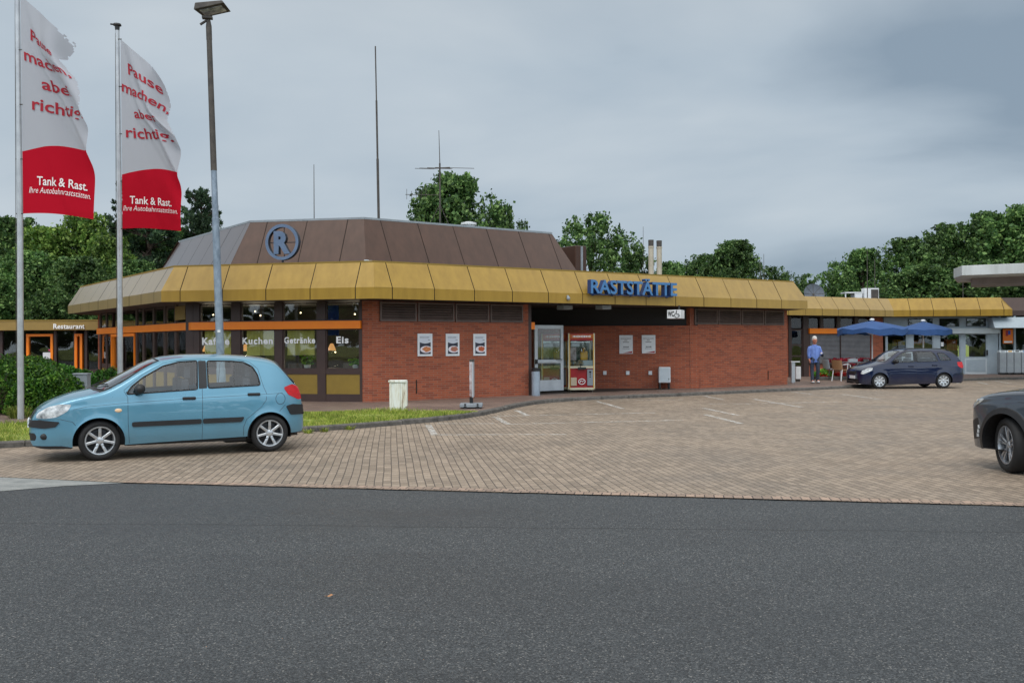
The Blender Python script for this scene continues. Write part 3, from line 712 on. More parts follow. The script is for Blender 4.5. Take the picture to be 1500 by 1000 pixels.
# ---- glazed face with Kaffee, Kuchen, Getraenke, Eis
zo0, zo1 = g2.z(480, 481.5), g2.z(480, 470)
ORZ0, ORZ1 = zo0, zo1
mb = MB(); mb.wbox(g2, -.03, g2.s(529.6), zo0, zo1, .0, .10); mb.wbox(g3, 0, g3.L - .03 + .06, zo0 + .001, zo1 - .001, -.02, .098)
mb.build('orange_band', MAT['orange'], root)
ZW0, ZS, ZP1, ZP0 = g2.z(480, 541), g2.z(480, 547), g2.z(480, 547.5), g2.z(480, 577)
posts = [(272, 292), (339, 352), (402.5, 413.5), (464.5, 476.6), (526.6, 530.2)]
for a, b in posts:
    mb = MB(); mb.wbox(g2, g2.s(a), g2.s(b), PZ, FZ0, -.16, 0.0); mb.build('post', MAT['frame'], root)
def bay(g, s0, s1, blind=None, word=None, clear=True, panelmat='olive', zw0=ZW0, q=0.0):
    # lower window with its pane, the panel below and the clerestory window above
    mb = MB(); f = .035
    def ring(z0, z1, o0=-.11 + q, o1=-.03 + q * .4):
        mb.wbox(g, s0, s1, z0, z0 + f, o0, o1); mb.wbox(g, s0, s1, z1 - f, z1, o0, o1); mb.wbox(g, s0, s0 + f, z0 + f, z1 - f, o0, o1); mb.wbox(g, s1 - f, s1, z0 + f, z1 - f, o0, o1)
    ring(zw0, ORZ0)
    w_ = mb.build('window', MAT['frame'], root)
    k = MB(); k.wbox(g, s0 + f, s1 - f, zw0 + f, ORZ0 - f, -.075 + q, -.065 + q); k.build('pane', MAT['wglass'], w_)
    if blind:
        k = MB(); k.wbox(g, blind[0], blind[1], blind[2], ORZ0 - .01, -.15 + q, -.14 + q)
        n = 9
        for i in range(n):
            a = blind[0] + (blind[1] - blind[0]) * (i + .5) / n
            k.wbox(g, a - .01, a + .01, blind[2], ORZ0 - .01, -.14 + q, -.136 + q)
        k.build('blind', MAT['blind'], w_)
    if word:
        k = MB(); wall_text(k, g, *word, -.055, .03, .003, 1.14); k.build('lettering', MAT['lettwhite'], w_)
    mb = MB(); ring(ORZ1, FZ0 - .03); w2 = mb.build('clerestory_window', MAT['frame'], root)
    k = MB(); k.wbox(g, s0 + f, s1 - f, ORZ1 + f, FZ0 - .03 - f, -.075 + q, -.065 + q); k.build('pane', MAT['wglass'], w2)
    mb = MB(); mb.wbox(g, s0 + .01, s1 - .01, ZP0, ZP1 - .01, -.09, -.03); mb.build('panel', MAT[panelmat], root)
    mb = MB(); mb.wbox(g, s0, s1, ZP1 - .01, zw0, -.13, -.012); mb.build('sill', MAT['frame'], root)
    mb = MB(); mb.wbox(g, s0, s1, PZ, ZP0, -.13, -.012); mb.build('plinth', MAT['frame'], root)
def bl_(a, b, y): return (g2.s(a, -.14), g2.s(b, -.14), g2.z((a + b) / 2, y, -.14))
bay(g2, g2.s(292), g2.s(339), bl_(300, 338.5, 521), ('Kaffee', 296, 336, 494.5, 504.5))
bay(g2, g2.s(352), g2.s(402.5), bl_(361.5, 401, 520.5), ('Kuchen', 354.5, 399.5, 494.5, 503.5))
bay(g2, g2.s(413.5), g2.s(464.5), bl_(421, 460.5, 520), ('Getränke', 416, 461.5, 493.8, 502.5))
bay(g2, g2.s(476.6), g2.s(526.6), None, ('Eis', 492.5, 510.3, 493, 502.3))
# ---- the left face: narrower bays, some with half drawn blinds, a door with an ochre frame
sd0, sd1 = g3.s(164), g3.s(199)
edges = [0.05, g3.s(146), g3.s(155), sd0]
cur = sd1
rest = [g3.s(x) for x in (199, 209, 224, 240, 256, 272)]
for i, (a, b) in enumerate(list(zip(edges[:-1], edges[1:])) + list(zip(rest[:-1], rest[1:]))):
    mb = MB(); mb.wbox(g3, a, a + .2, PZ, FZ0, -.05, .012); mb.build('post', MAT['frame'], root)
    wv = b - a - .2
    bay(g3, a + .2, b, (a + .2 + wv * .4, b - .02, ZW0 + .25) if i >= 3 else None, q=.05)
mb = MB(); mb.wbox(g3, g3.L - .14, g3.L - .002, PZ, FZ0, -.16, .012); mb.build('post', MAT['frame'], root)
mb = MB(); f = .1
mb.wbox(g3, sd0 + .02, sd0 + f, PZ, ORZ0 - .02, -.1, .05); mb.wbox(g3, sd1 - f, sd1 - .02, PZ, ORZ0 - .02, -.1, .05); mb.wbox(g3, sd0 + f, sd1 - f, ORZ0 - .12, ORZ0 - .02, -.1, .05)
dr = mb.build('door', MAT['orange'], root)
k = MB(); k.wbox(g3, sd0 + f, sd1 - f, PZ + .05, ORZ0 - .12, -.06, -.05); k.build('pane', MAT['wglass'], dr)
mb = MB(); mb.wbox(g3, sd0, sd1, ORZ1, FZ0 - .03, -.075, -.065); mb.build('clerestory_window', MAT['wglass'], root)
# tan square in the clerestory at the corner
mb = MB(); mb.wbox(g2, g2.s(256.5) , g2.s(271), g2.z(264, 468.5), g2.z(264, 448), -.02, .02) if g2.s(256.5) > 0 else mb.wbox(g3, g3.s(256.5, .03), g3.s(271, .03), g3.z(264, 468.5), g3.z(264, 448.5), .02, .035)
o = mb.build('clerestory_board', MAT['olive'], root)
# hidden sides
hs = MB()
for a, b in ((1, 2), (2, 3), (3, 4), (4, 5)):
    g = Seg(WO[a], WO[b]); hs.wbox(g, .4, g.L - .4, PZ, FZ0 - .01, -.3, 0, uv=True)
hs.build('brick_wall', MAT['brick'], root)
# interior: a floor and a dim inner wall well back from the glass
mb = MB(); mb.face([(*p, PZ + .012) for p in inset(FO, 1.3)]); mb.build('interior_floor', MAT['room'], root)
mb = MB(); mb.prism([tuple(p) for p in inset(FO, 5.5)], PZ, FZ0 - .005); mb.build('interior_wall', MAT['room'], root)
# ---- the entrance porch: glazed side front, orange stub and open door
pA = g1.P(sA, -.005); ge = Seg(pA + Vector((.05, .03, 0)), pA + (-g1.n) * 4.2 + g1.d * .6)
mb = MB()
for s_ in (0, 1.35, 2.7, ge.L - .1): mb.wbox(ge, s_, s_ + .1, PZ, FZ0 - .02, -.05, .05)
mb.wbox(ge, .1, ge.L - .1, ORZ1 + .02, ORZ1 + .1, -.05, .05)
mb.build('entrance_frame', MAT['frame'], root)
mb = MB(); mb.wbox(ge, .1, ge.L - .1, PZ + .04, FZ0 - .1, -.01, .0); mb.build('entrance_glazing', MAT['wglass'], root)
gs = Seg(g1.P(sA + .02, -.10), g1.P(sA + .45, .10 - .2))
mb = MB(); a_, b_ = AT(775.2, pA.y + .12), AT(783.5, pA.y + .25); gq = Seg(a_, b_); mb.wbox(gq, 0, gq.L, ORZ0, ORZ1, -.12, 0); mb.build('entrance_band', MAT['orange'], root)
# door leaf
DD = 30.2
a_, b_ = AT(783.6, 29.6), AT(825.4, 30.3); gd = Seg(a_, b_); W_ = gd.L; dz0 = HZ(805, 572.2, 30); dz1 = HZ(805, 476.2, 30)
mb = MB(); f = .115
mb.wbox(gd, 0, f, dz0, dz1, -.05, 0); mb.wbox(gd, W_ - f, W_, dz0, dz1, -.05, 0); mb.wbox(gd, f, W_ - f, dz1 - f, dz1, -.05, 0); mb.wbox(gd, f, W_ - f, dz0, HZ(805, 556.3, 30), -.05, 0)
mb.wbox(gd, f, W_ - f, HZ(805, 532, 30), HZ(805, 526.5, 30), -.05, 0)
dr = mb.build('entrance_door', MAT['alu'], root, bevel=.006)
k = MB(); k.wbox(gd, f, W_ - f, dz0 + .3, dz1 - f, -.03, -.02); k.build('pane', MAT['mglass'], dr)
k = MB(); k.wbox(gd, .05, W_ - .3, HZ(805, 531, 30), HZ(805, 526.8, 30), .0, .05); k.wbox(gd, W_ - .3, W_ - .06, HZ(805, 528.6, 30), HZ(805, 527.2, 30), .0, .045); k.build('push_bar', MAT['alu'], dr, bevel=.008)
k = MB(); k.wbox(gd, .0, .06, HZ(805, 532.3, 30), HZ(805, 526, 30), .004, .07); k.build('handle', MAT['black'], dr)
k = MB(); k.wbox(gd, W_ - .36, W_ - .1, HZ(805, 528.6, 30) + .03, HZ(805, 528.6, 30) + .055, .046, .06); k.build('latch', MAT['black'], dr)
# porch ceiling lamps, dark cove
for px in (827.5, 884):
    p = AT(px, 29.9); mb = MB(); mb.box((p.x, p.y, FZ0 - .07), (.36, .36, .13), R(34)); mb.build('ceiling_unit', MAT['grey'], root, bevel=.02)
# camera on the eaves
s_ = edge_s(FO, 0, 831); gF = Seg(FO[0], FO[1]); p = gF.P(s_, .06, gF.z(831, 437))
mb = MB(); mb.blob(p, (.055, .055, .06)); mb.wbox(gF, s_ - .02, s_ + .02, p.z + .03, p.z + .09, 0, .06); o = mb.build('eaves_camera', MAT['grey'], None, smooth=True); tag(o, 'small grey dome camera fixed to the ochre eaves above the entrance', 'camera')
# wall sockets (small white covers)
for i, px in enumerate((885.5, 919, 952)):
    mb = MB(); s_ = gb.s(px); z_ = gb.z(px, 546); mb.wbox(gb, s_ - .06, s_ + .06, z_ - .065, z_ + .065, .002, .05)
    o = mb.build('socket_cover', MAT['white'], root, bevel=.01)
# vertical crack/expansion strip and downpipe marks on the brick
mb = MB(); s_ = g1.s(609.5); mb.wbox(g1, s_ - .012, s_ + .012, g1.z(609, 576), g1.z(609, 556), .001, .02); mb.build('wall_strip', MAT['seam'], root)
mb = MB(); s_ = g1.s(1124.5); mb.wbox(g1, s_ - .012, s_ + .012, g1.z(1124, 556), g1.z(1124, 543), .001, .02); mb.build('wall_strip', MAT['seam'], root)

# ---- things inside the glass
def pendant(px, py, label):
    off = -1.0; s_ = g2.s(px, off); z_ = g2.z(px, py, off); p = g2.P(s_, off, z_)
    t = thing('pendant_lamp', label, 'lamp', (p.x, p.y, z_ - .1), 0, 'pendant lamps over the restaurant tables')
    mb = MB(); mb.lathe([(.03, .1), (.05, .08), (.11, -.06), (.12, -.1), (.10, -.1), (.03, .06)], Matrix.Translation(p), 14); mb.build('lamp_shade', MAT['lampshade'], t, smooth=True)
    mb = MB(); mb.tube([p + Vector((0, 0, .1)), Vector((p.x, p.y, FZ0))], .006, 5); mb.build('cord', MAT['black'], t)
    mb = MB(); mb.blob(p + Vector((0, 0, -.06)), .035); mb.build('bulb', MAT['glow'], t); lamp_light(p + Vector((0, 0, -.13)), 10, t)
pendant(485.8, 508, 'orange pendant lamp seen through the window marked Eis')
pendant(359.5, 509, 'orange pendant lamp at the left of the window marked Kuchen')
pendant(302, 510, 'orange pendant lamp at the left of the window marked Kaffee')
for px, py, l in ((312.5, 461, 'small lit ceiling spot behind the lamp post, left of the pair'), (316.5, 461, 'small lit ceiling spot touching the edge of the lamp post'), (374, 456, 'upper of two lit ceiling spots above Kuchen'), (381.6, 462, 'lower of two lit ceiling spots above Kuchen'),
                  (440.5, 458, 'single lit ceiling spot above Getränke'), (520, 460, 'lit ceiling spot beside the blue board above Eis'), (491, 515.5, 'lit spot below the pendant lamp in the Eis window')):
    off = -2.2; p = g2.P(g2.s(px, off), off, g2.z(px, py, off)); t = thing('hanging_spot', l, 'lamp', p, 0, 'small lit spots inside the restaurant')
    mb = MB(); mb.blob(p, .024, 8, 6); mb.build('bulb', MAT['glow'], t)
    mb = MB(); mb.tube([p + Vector((0, 0, .03)), p + Vector((0, 0, .12)), Vector((p.x, p.y, FZ0))], [.04, .02, .006], 6); mb.build('stem', MAT['black'], t); lamp_light(p + Vector((0, 0, -.4)), 13, t)
off = -.5; mb = MB(); mb.wbox(g2, g2.s(477, off), g2.s(496, off), g2.z(486, 491, off), FZ0 - .1, off - .03, off); o = mb.build('hanging_board', MAT['navyblue']); tag(o, 'bright blue board hanging inside the glass above Eis', 'board')
def potplant(px, D0, py, mat, label, h=.28):
    off = -.35; p = g2.P(g2.s(px, off), off, g2.z(px, py, off))
    t = thing('potted_plant', label, 'plant', (p.x, p.y, p.z))
    mb = MB(); mb.lathe([(.0, .0), (.07, 0), (.1, .14), (.085, .14), (.0, .12)], Matrix.Translation(p), 12); mb.build('pot', MAT['white'], t, smooth=True)
    mb = MB()
    for i in range(60):
        a = random.uniform(0, 6.28); r_ = random.uniform(.02, .2); q = p + Vector((math.cos(a) * r_, math.sin(a) * r_, .14 + random.uniform(0, h))); u = Vector((random.gauss(0, 1), random.gauss(0, 1), random.gauss(0, .6))).normalized() * .05; v = u.orthogonal().normalized() * .03
        mb.face([q - u - v, q + u - v, q + u + v, q - u + v])
    mb.build('leaves', MAT['brightleaf'], t)
    if mat == 'purple':
        mb = MB()
        for i in range(10): mb.blob(p + Vector((random.uniform(-.16, .16), random.uniform(-.1, .1), .34 + random.uniform(0, .2))), .035, 6, 5)
        mb.build('blossom', MAT['purple'], t)
potplant(450, 0, 541.5, 'purple', 'purple flowering pot plant on the sill below Getränke')
potplant(521, 0, 541.5, 'green', 'low green pot plant on the sill below Eis', .14)
# inner sill that carries them
mb = MB(); mb.wbox(g2, .2, g2.s(527), ZS + .02, g2.z(480, 541.5, -.35) - .004, -.55, -.14); mb.build('inner_sill', MAT['room'], root)
# dining furniture in the gloom
def diner_chair(px, off, label, rz):
    p = g2.P(g2.s(px, off), off, PZ + .012); t = thing('dining_chair', label, 'chair', p, rz, 'dining chairs inside the restaurant')
    mb = MB(); mb.box((0, 0, .45), (.44, .44, .06)); mb.build('seat', MAT['seat'], t, bevel=.015, world=False)
    mb = MB(); mb.box((0, .2, .75), (.42, .05, .5)); mb.build('backrest', MAT['seat'], t, bevel=.015, world=False)
    for x in (-.18, .18):
        for y in (-.18, .18): mb = MB(); mb.tube([(x, y, 0), (x, y, .43)], .02, 6); mb.build('leg', MAT['black'], t, world=False)
diner_chair(436, -1.5, 'dark dining chair behind the window marked Getränke', .6)
diner_chair(505, -1.7, 'dark dining chair behind the window marked Eis', -.5)

# ================================================================== LOW WING WITH RESTAURANT SIGN
DW = 37.6
wz0, wz1 = HZ(60, 483.5, DW), HZ(60, 470, DW)
a_, b_ = AT(-260, DW), AT(215, DW + .25); gw = Seg(a_, b_)
wing = thing('restaurant_wing', 'low flat roofed wing with a tan fascia and orange framed doors, left of the roadhouse', 'building', (a_.x + 8, DW, PZ))
mb = MB(); mb.wbox(gw, 0, gw.L, wz0, wz1, -.5, 0); mb.build('fascia', MAT['wingolive'], wing, bevel=.01)
mb = MB(); mb.wbox(gw, .1, gw.L - .1, wz0 + .05, wz1 + .05, -8, -.5); mb.build('roof', MAT['felt'], wing)
mb = MB(); mb.wbox(gw, 0, gw.L, wz1 + .0, wz1 + .05, -.499, .02); mb.build('coping', MAT['olive'], wing)
gi = Seg(gw.P(0, -.45), gw.P(gw.L, -.45))
zs = PZ + .62
mb = MB(); mb.wbox(gi, 0, gi.L, PZ, zs - .08, -.15, -.02); mb.build('lower_panel', MAT['frame'], wing)
px_ = [-250, -180, -110, -50, 0, 27, 79, 108, 124, 150, 172, 200]
for px in px_:
    s_ = gi.s(px); mb = MB(); mb.wbox(gi, s_, s_ + .1, PZ, wz0 + .03, -.16, .02); mb.build('post', MAT['frame'], wing)
for a, b in zip(px_[:-1], px_[1:]):
    if (a, b) in ((27, 79), (108, 124)): continue
    mb = MB(); mb.wbox(gi, gi.s(a) + .1, gi.s(b), zs - .08, wz0, -.07, -.06); mb.build('window', MAT['wglass'], wing)
    mb = MB(); mb.wbox(gi, gi.s(a) + .1, gi.s(b), zs - .08, zs, -.12, -.01); mb.build('sill', MAT['frame'], wing)
def odoor(p0, p1):
    s0, s1 = gi.s(p0), gi.s(p1); zt = gi.z(60, 489); f = .1; mb = MB()
    mb.wbox(gi, s0, s0 + f, PZ, zt, -.1, .05); mb.wbox(gi, s1 - f, s1, PZ, zt, -.1, .05); mb.wbox(gi, s0 + f, s1 - f, zt - f, zt, -.1, .05)
    d = mb.build('door', MAT['orange'], wing, bevel=.008)
    k = MB(); k.wbox(gi, s0 + f, s1 - f, PZ + .1, zt - f, -.06, -.05); k.build('pane', MAT['wglass'], d)
    k = MB(); k.wbox(gi, s0 + f, s1 - f, PZ, PZ + .1, -.08, 0); k.build('threshold', MAT['frame'], d)
    return d
d_ = odoor(39, 78)
k = MB(); k.wbox(gi, gi.s(78) - .075, gi.s(78) - .03, .95, 1.15, .05, .1); k.build('handle', MAT['black'], d_)
odoor(109.5, 121)
for p0, p1, n in ((33, 39, 1), (78, 109, 1), (121, 126, 0)):
    pass
mb = MB(); mb.wbox(gi, gi.s(62), gi.s(73), gi.z(66, 525.5), gi.z(66, 516), -.045, -.035); o = mb.build('paper_notice', MAT['white']); tag(o, 'white paper notice on the glass of the orange framed door', 'notice')
mb = MB(); v = MB(); mb.wbox(gi, gi.s(70.2), gi.s(72.6), gi.z(66, 513.8), gi.z(66, 511.5), -.045, -.035); o = mb.build('door_sticker', M('pink_sticker', lin(206, 60, 120))); tag(o, 'small pink sticker above the paper notice on the door', 'sticker')
mb = MB(); mb.wbox(gi, 0, gi.L, PZ, wz0, -6.2, -6.0); mb.wbox(gi, 0, gi.L, PZ + .005, PZ + .015, -6, -.2); mb.build('interior_wall', MAT['room'], wing)
mb = MB(); wall_text(mb, gw, 'Restaurant', 78.5, 124, 474.3, 481.3, .03, .008, .02, 1.06); o = mb.build('wing_sign', MAT['lettwhite']); tag(o, 'white raised letters spelling Restaurant on the tan wing fascia', 'sign')

# ================================================================== LINK AND SHOP ON THE RIGHT
LZ2 = 3.72
la, lb, lc = G(1120, 460.8, FZ0).xy, G(1309, 463.6, FZ0).xy, G(1483, 462.2, FZ0).xy
LP = [la, lb, lc, lc + Vector((-.6, 7)), lb + Vector((-1, 8)), la + Vector((-2, 7))]
link = thing('service_building', 'low ochre roofed service building with grey shopfront and orange band, right of the roadhouse', 'building', (lb.x, lb.y + 1, PZ))
mb, ms = MB(), MB()
def one_s(px, i): return Seg(LP[i], LP[i + 1]).s(px)
panel_band(mb, ms, LP, [(0, FZ0), (0, 3.15), (.42, LZ2)], 1.05, {0: one_s(1228.5, 0) % 1.05, 1: .75}, back=.02)
mb.build('fascia', MAT['yellow'], link); ms.build('roof_deck', MAT['seam'], link)
lw = inset(LP, .85); h1, h2 = Seg(lw[0], lw[1]), Seg(lw[1], lw[2])
ob0, ob1 = h1.z(1215, 488.6), h1.z(1215, 481)
mb = MB(); mb.wbox(h1, h1.s(1184), h1.s(1278), ob0, ob1, 0, .09); mb.build('orange_band', MAT['orange'], link)
for a, b in ((1155, 1159), (1176.5, 1184.5), (1201.5, 1206), (1226, 1231), (1252, 1257), (1276, 1280)):
    mb = MB(); mb.wbox(h1, h1.s(a), h1.s(b), PZ if a < 1185 else ob1, FZ0, -.15, .012); mb.build('post', MAT['frame'], link)
for a, b in ((1184.5, 1201.5), (1206, 1226), (1231, 1252), (1257, 1276)):
    mb = MB(); mb.wbox(h1, h1.s(a), h1.s(b), ob1, FZ0 - .1, -.08, -.07); mb.build('clerestory_window', MAT['wglass'], link)
# dark glazed side door with horizontal bars
s0, s1 = h1.s(1159), h1.s(1176.5); mb = MB(); zt = h1.z(1167, 481)
for z in (PZ, .55, 1.0, 1.5, zt - .1): mb.wbox(h1, s0 + .07, s1 - .07, z, z + .07, -.1, -.03)
mb.wbox(h1, s0, s0 + .07, PZ, zt, -.1, -.03); mb.wbox(h1, s1 - .07, s1, PZ, zt, -.1, -.03); d_ = mb.build('side_door', MAT['frame'], link)
k = MB(); k.wbox(h1, s0 + .07, s1 - .07, PZ + .07, zt - .1, -.06, -.05); k.build('pane', MAT['wglass'], d_)
mb = MB(); mb.wbox(h1, s0, s1, zt + .02, FZ0 - .1, -.07, -.06); mb.build('clerestory_window', MAT['wglass'], link)
mb = MB(); mb.wbox(h1, h1.s(1100), h1.s(1155), PZ, FZ0 - .01, -.3, -.02, uv=True); mb.build('brick_wall', MAT['brick'], link)
# roller shutters between brick
zs0 = h1.z(1230, 531)
for a, b in ((1187, 1231), (1232, 1275.5)):
    mb = MB(); s0, s1 = h1.s(a), h1.s(b); z = zs0
    while z < ob0 - .01:
        A0, A1 = h1.P(s0, -.05, z), h1.P(s1, -.05, z); zt = min(z + .052, ob0)
        B0, B1 = h1.P(s0, -.03, (z + zt) / 2), h1.P(s1, -.03, (z + zt) / 2); C0, C1 = h1.P(s0, -.05, zt - .008), h1.P(s1, -.05, zt - .008)
        mb.face([A0, A1, B1, B0]); mb.face([B0, B1, C1, C0]); z += .06
    o = mb.build('roller_shutter', M('shutter_slats', lin(150, 152, 156), lin(128, 130, 136), scale=3, rough=.5), link)
    k = MB(); k.wbox(h1, s0, s1, zs0, ob0, -.075, -.055); k.build('shutter_backing', MAT['dark'], o)
for a, b in ((1231, 1232), (1184.5, 1187)): mb = MB(); mb.wbox(h1, h1.s(a), h1.s(b), zs0, ob0, -.06, 0.0); mb.build('shutter_guide', MAT['frame'], link)
mb = MB(); mb.wbox(h1, h1.s(1184.5), h1.s(1277), PZ - .02, zs0 - .05, -.3, 0, uv=True); mb.wbox(h1, h1.s(1277), h1.L - .01, PZ - .02, FZ0 - .01, -.3, .02, uv=True); mb.build('brick_wall', MAT['brick'], link)
mb = MB(); mb.wbox(h1, h1.s(1184.5), h1.s(1277), zs0 - .05, zs0, -.3, .06); mb.build('window_sill', MAT['frame'], link)
# grey shopfront
hz = lambda y, px=1400: h2.z(px, y)
mb = MB(); mb.wbox(h2, .05, h2.s(1462), hz(481), FZ0 - .01, -.2, 0)
mb2 = MB(); mb2.wbox(h2, .0, h2.s(1462), hz(488.5), hz(480.6), .0, .22); 
grey = mb.build('shopfront_wall', MAT['shopgrey'], link); mb2.build('shopfront_canopy', MAT['shoplight'], link, bevel=.01)
for a, b in ((1376, 1405), (1415, 1444), (1330, 1366)):
    mb = MB(); s0, s1 = h2.s(a), h2.s(b); mb.wbox(h2, s0, s1, hz(478), hz(466.5), .004, .03); w_ = mb.build('clerestory_window', MAT['dark'], link)
    k = MB(); k.wbox(h2, s0 + .03, s1 - .03, hz(477.4), hz(467.2), .032, .036); k.build('pane', MAT['wglass'], w_)
for a, b in ((1297, 1299), (1329, 1337), (1367.5, 1376), (1407, 1413), (1446, 1462)):
    mb = MB(); mb.wbox(h2, h2.s(a), h2.s(b), PZ, hz(488.5), -.12, .0); mb.build('pillar', MAT['shopgrey'], link, bevel=.008)
def shopwin(a, b, ypane, name, low):
    s0, s1 = h2.s(a), h2.s(b); z0 = hz(ypane); f = .05
    mb = MB(); mb.wbox(h2, s0, s1, hz(488.5) - f, hz(488.5), -.1, -.02); mb.wbox(h2, s0, s1, z0 - f, z0, -.1, -.015); mb.wbox(h2, s0, s0 + f, z0, hz(488.5) - f, -.1, -.02); mb.wbox(h2, s1 - f, s1, z0, hz(488.5) - f, -.1, -.02)
    w_ = mb.build(name, MAT['shopgrey'], link)
    k = MB(); k.wbox(h2, s0 + f, s1 - f, z0, hz(488.5) - f, -.06, -.05); k.build('pane', MAT['wglass'], w_)
    k = MB(); k.wbox(h2, s0, s1, PZ, z0 - f, -.1, -.03); k.build('lower_panel', MAT['shoplight'] if low else MAT['shopgrey'], w_)
    if low:
        k = MB(); k.wbox(h2, s0 + .08, s1 - .08, PZ + .12, z0 - f - .08, -.03, -.015); k.build('panel_moulding', MAT['shopgrey'], w_, bevel=.004)
        k = MB(); k.wbox(h2, s1 - .04, s1 + .02, 1.0, 1.25, -.02, .05); k.build('handle', MAT['black'], w_)
shopwin(1299, 1329, 522, 'shop_window', False); shopwin(1337, 1367.5, 522, 'shop_window', False); shopwin(1376, 1407, 522, 'shop_window', False); shopwin(1413, 1446, 522.5, 'shop_door', True)
mb = MB(); mb.wbox(h2, 0, h2.L, PZ, FZ0, -5.2, -5.0); mb.wbox(h1, 0, h1.L, PZ, FZ0, -5.2, -5.0); mb.build('interior_wall', MAT['room'], link)
# goods dimly seen in the shop
for px, y0, y1, m_, l in ((1318, 504, 497, 'yel', 'yellow goods display behind the first shop window'), (1347, 503, 497, 'oran', 'orange goods display behind the shop window right of the parasol'), (1395, 511, 496, 'oran', 'tall orange goods display behind the shop window over the blue car')):
    off = -1.6; mb = MB(); s0 = h2.s(px - 8, off); s1 = h2.s(px + 8, off)
    mb.wbox(h2, s0, s1, PZ, h2.z(px, y0 + 2, off), off - .5, off)
    n = 5; o = mb.build('display_stand', MAT['frame']); tag(o, l, 'display', 'goods displays inside the shop')
    k = MB()
    for i in range(n):
        a = s0 + (s1 - s0) * i / n; k.wbox(h2, a + .01, a + (s1 - s0) / n - .01, h2.z(px, y0 + 2, off), h2.z(px, random.uniform(y1, y1 + 3), off), off - .4, off - .05)
    WM[o.name] = Matrix.Translation(o.location); k.build('goods', MAT[m_], o)
mb = MB(); mb.wbox(h2, h2.s(1378.5, 0), h2.s(1382.5, 0), hz(507), hz(501), -.045, -.04); o = mb.build('window_note', MAT['white']); tag(o, 'small white note stuck in the shop window over the blue estate car', 'notice')
# brown roofed shop end with its grey canopy
e0 = Vector((*lc, 0)) + Vector((.1, .75, 0)); ge2 = Seg(e0, e0 + Vector((12, .2, 0)))
shop = thing('kiosk_shop', 'brown roofed kiosk shop with a light grey canopy at the right edge', 'building', (e0.x + 3, e0.y, PZ))
mb = MB(); mb.wbox(ge2, -.35, ge2.L, FZ0 + .02, 3.12, -6, 0); mb.build('fascia', MAT['frame'], shop, bevel=.02)
mb = MB(); O0 = [ge2.P(-.35, -.03, 3.12), ge2.P(ge2.L, -.03, 3.12), ge2.P(ge2.L, -.45, 3.74), ge2.P(-.35, -.45, 3.74)]; mb.face(O0); mb.face([ge2.P(-.35, -.45, 3.74), ge2.P(ge2.L, -.45, 3.74), ge2.P(ge2.L, -6, 3.74), ge2.P(-.35, -6, 3.74)]); mb.build('roof', MAT['frame'], shop)
gk = Seg(h2.P(h2.s(1462) + .02, 0), h2.P(h2.s(1462) + 12, .2))
ka = gk.s(1457.5, .9); kz1, kz0 = gk.z(1480, 464.3, .9), gk.z(1480, 480, .9)
mb = MB()
mb.face([gk.P(ka, .9, kz0), gk.P(12, .9, kz0), gk.P(12, .5, kz1), gk.P(ka + .0, .5, kz1)]); mb.face([gk.P(ka, .9, kz0), gk.P(ka, .5, kz1), gk.P(ka, -.3, kz1), gk.P(ka, -.3, kz0)])
mb.face([gk.P(ka, .5, kz1), gk.P(12, .5, kz1), gk.P(12, -.3, kz1), gk.P(ka, -.3, kz1)]); mb.face([gk.P(ka, .9, kz0), gk.P(ka, -.3, kz0), gk.P(12, -.3, kz0), gk.P(12, .9, kz0)])
for q in (1.6, 3.2, 4.8): mb.wbox(gk, ka + q, ka + q + .02, kz0, kz0 + .05, .86, .91)
mb.build('canopy', MAT['shopgrey'], shop)
for a, b in ((.02, .1), (gk.s(1485), gk.s(1488)), (3.6, 3.7)): mb = MB(); mb.wbox(gk, a, b, PZ, FZ0, -.1, 0.0); mb.build('post', MAT['shopgrey'], shop)
mb = MB(); mb.wbox(gk, .1, 12, PZ, .85, -.12, -.03); mb.build('lower_panel', MAT['shopgrey'], shop)
mb = MB(); mb.wbox(gk, .1, 12, .85, FZ0, -.07, -.06); mb.build('window', MAT['wglass'], shop)
mb = MB(); mb.wbox(gk, 0, 12, PZ, FZ0, -4.2, -4); mb.build('interior_wall', MAT['room'], shop)
# orange hanging sign
off = .1; s0, s1 = gk.s(1469.2, off), gk.s(1484, off); t = thing('orange_sign', 'orange panel sign with a red and blue square, hanging under the grey canopy', 'sign', gk.P((s0 + s1) / 2, off, gk.z(1476, 503, off)))
mb = MB(); mb.wbox(gk, s0, s1, gk.z(1476, 503, off), gk.z(1476, 481.5, off), off - .05, off); mb.build('sign_panel', MAT['oran'], t, bevel=.01)
zz = lambda y: gk.z(1476, y, off); ss = lambda x: gk.s(x, off)
mb = MB(); mb.wbox(gk, ss(1473), ss(1476.6), zz(492), zz(484), off + .002, off + .008); mb.build('red_mark', MAT['red'], t)
mb = MB(); mb.wbox(gk, ss(1476.6), ss(1480), zz(490), zz(484), off + .002, off + .008); mb.build('blue_mark', MAT['navyblue'], t)
mb = MB(); mb.wbox(gk, ss(1470.5), ss(1482.5), zz(501.8), zz(499.4), off + .002, off + .006); mb.build('pale_strip', MAT['white'], t)
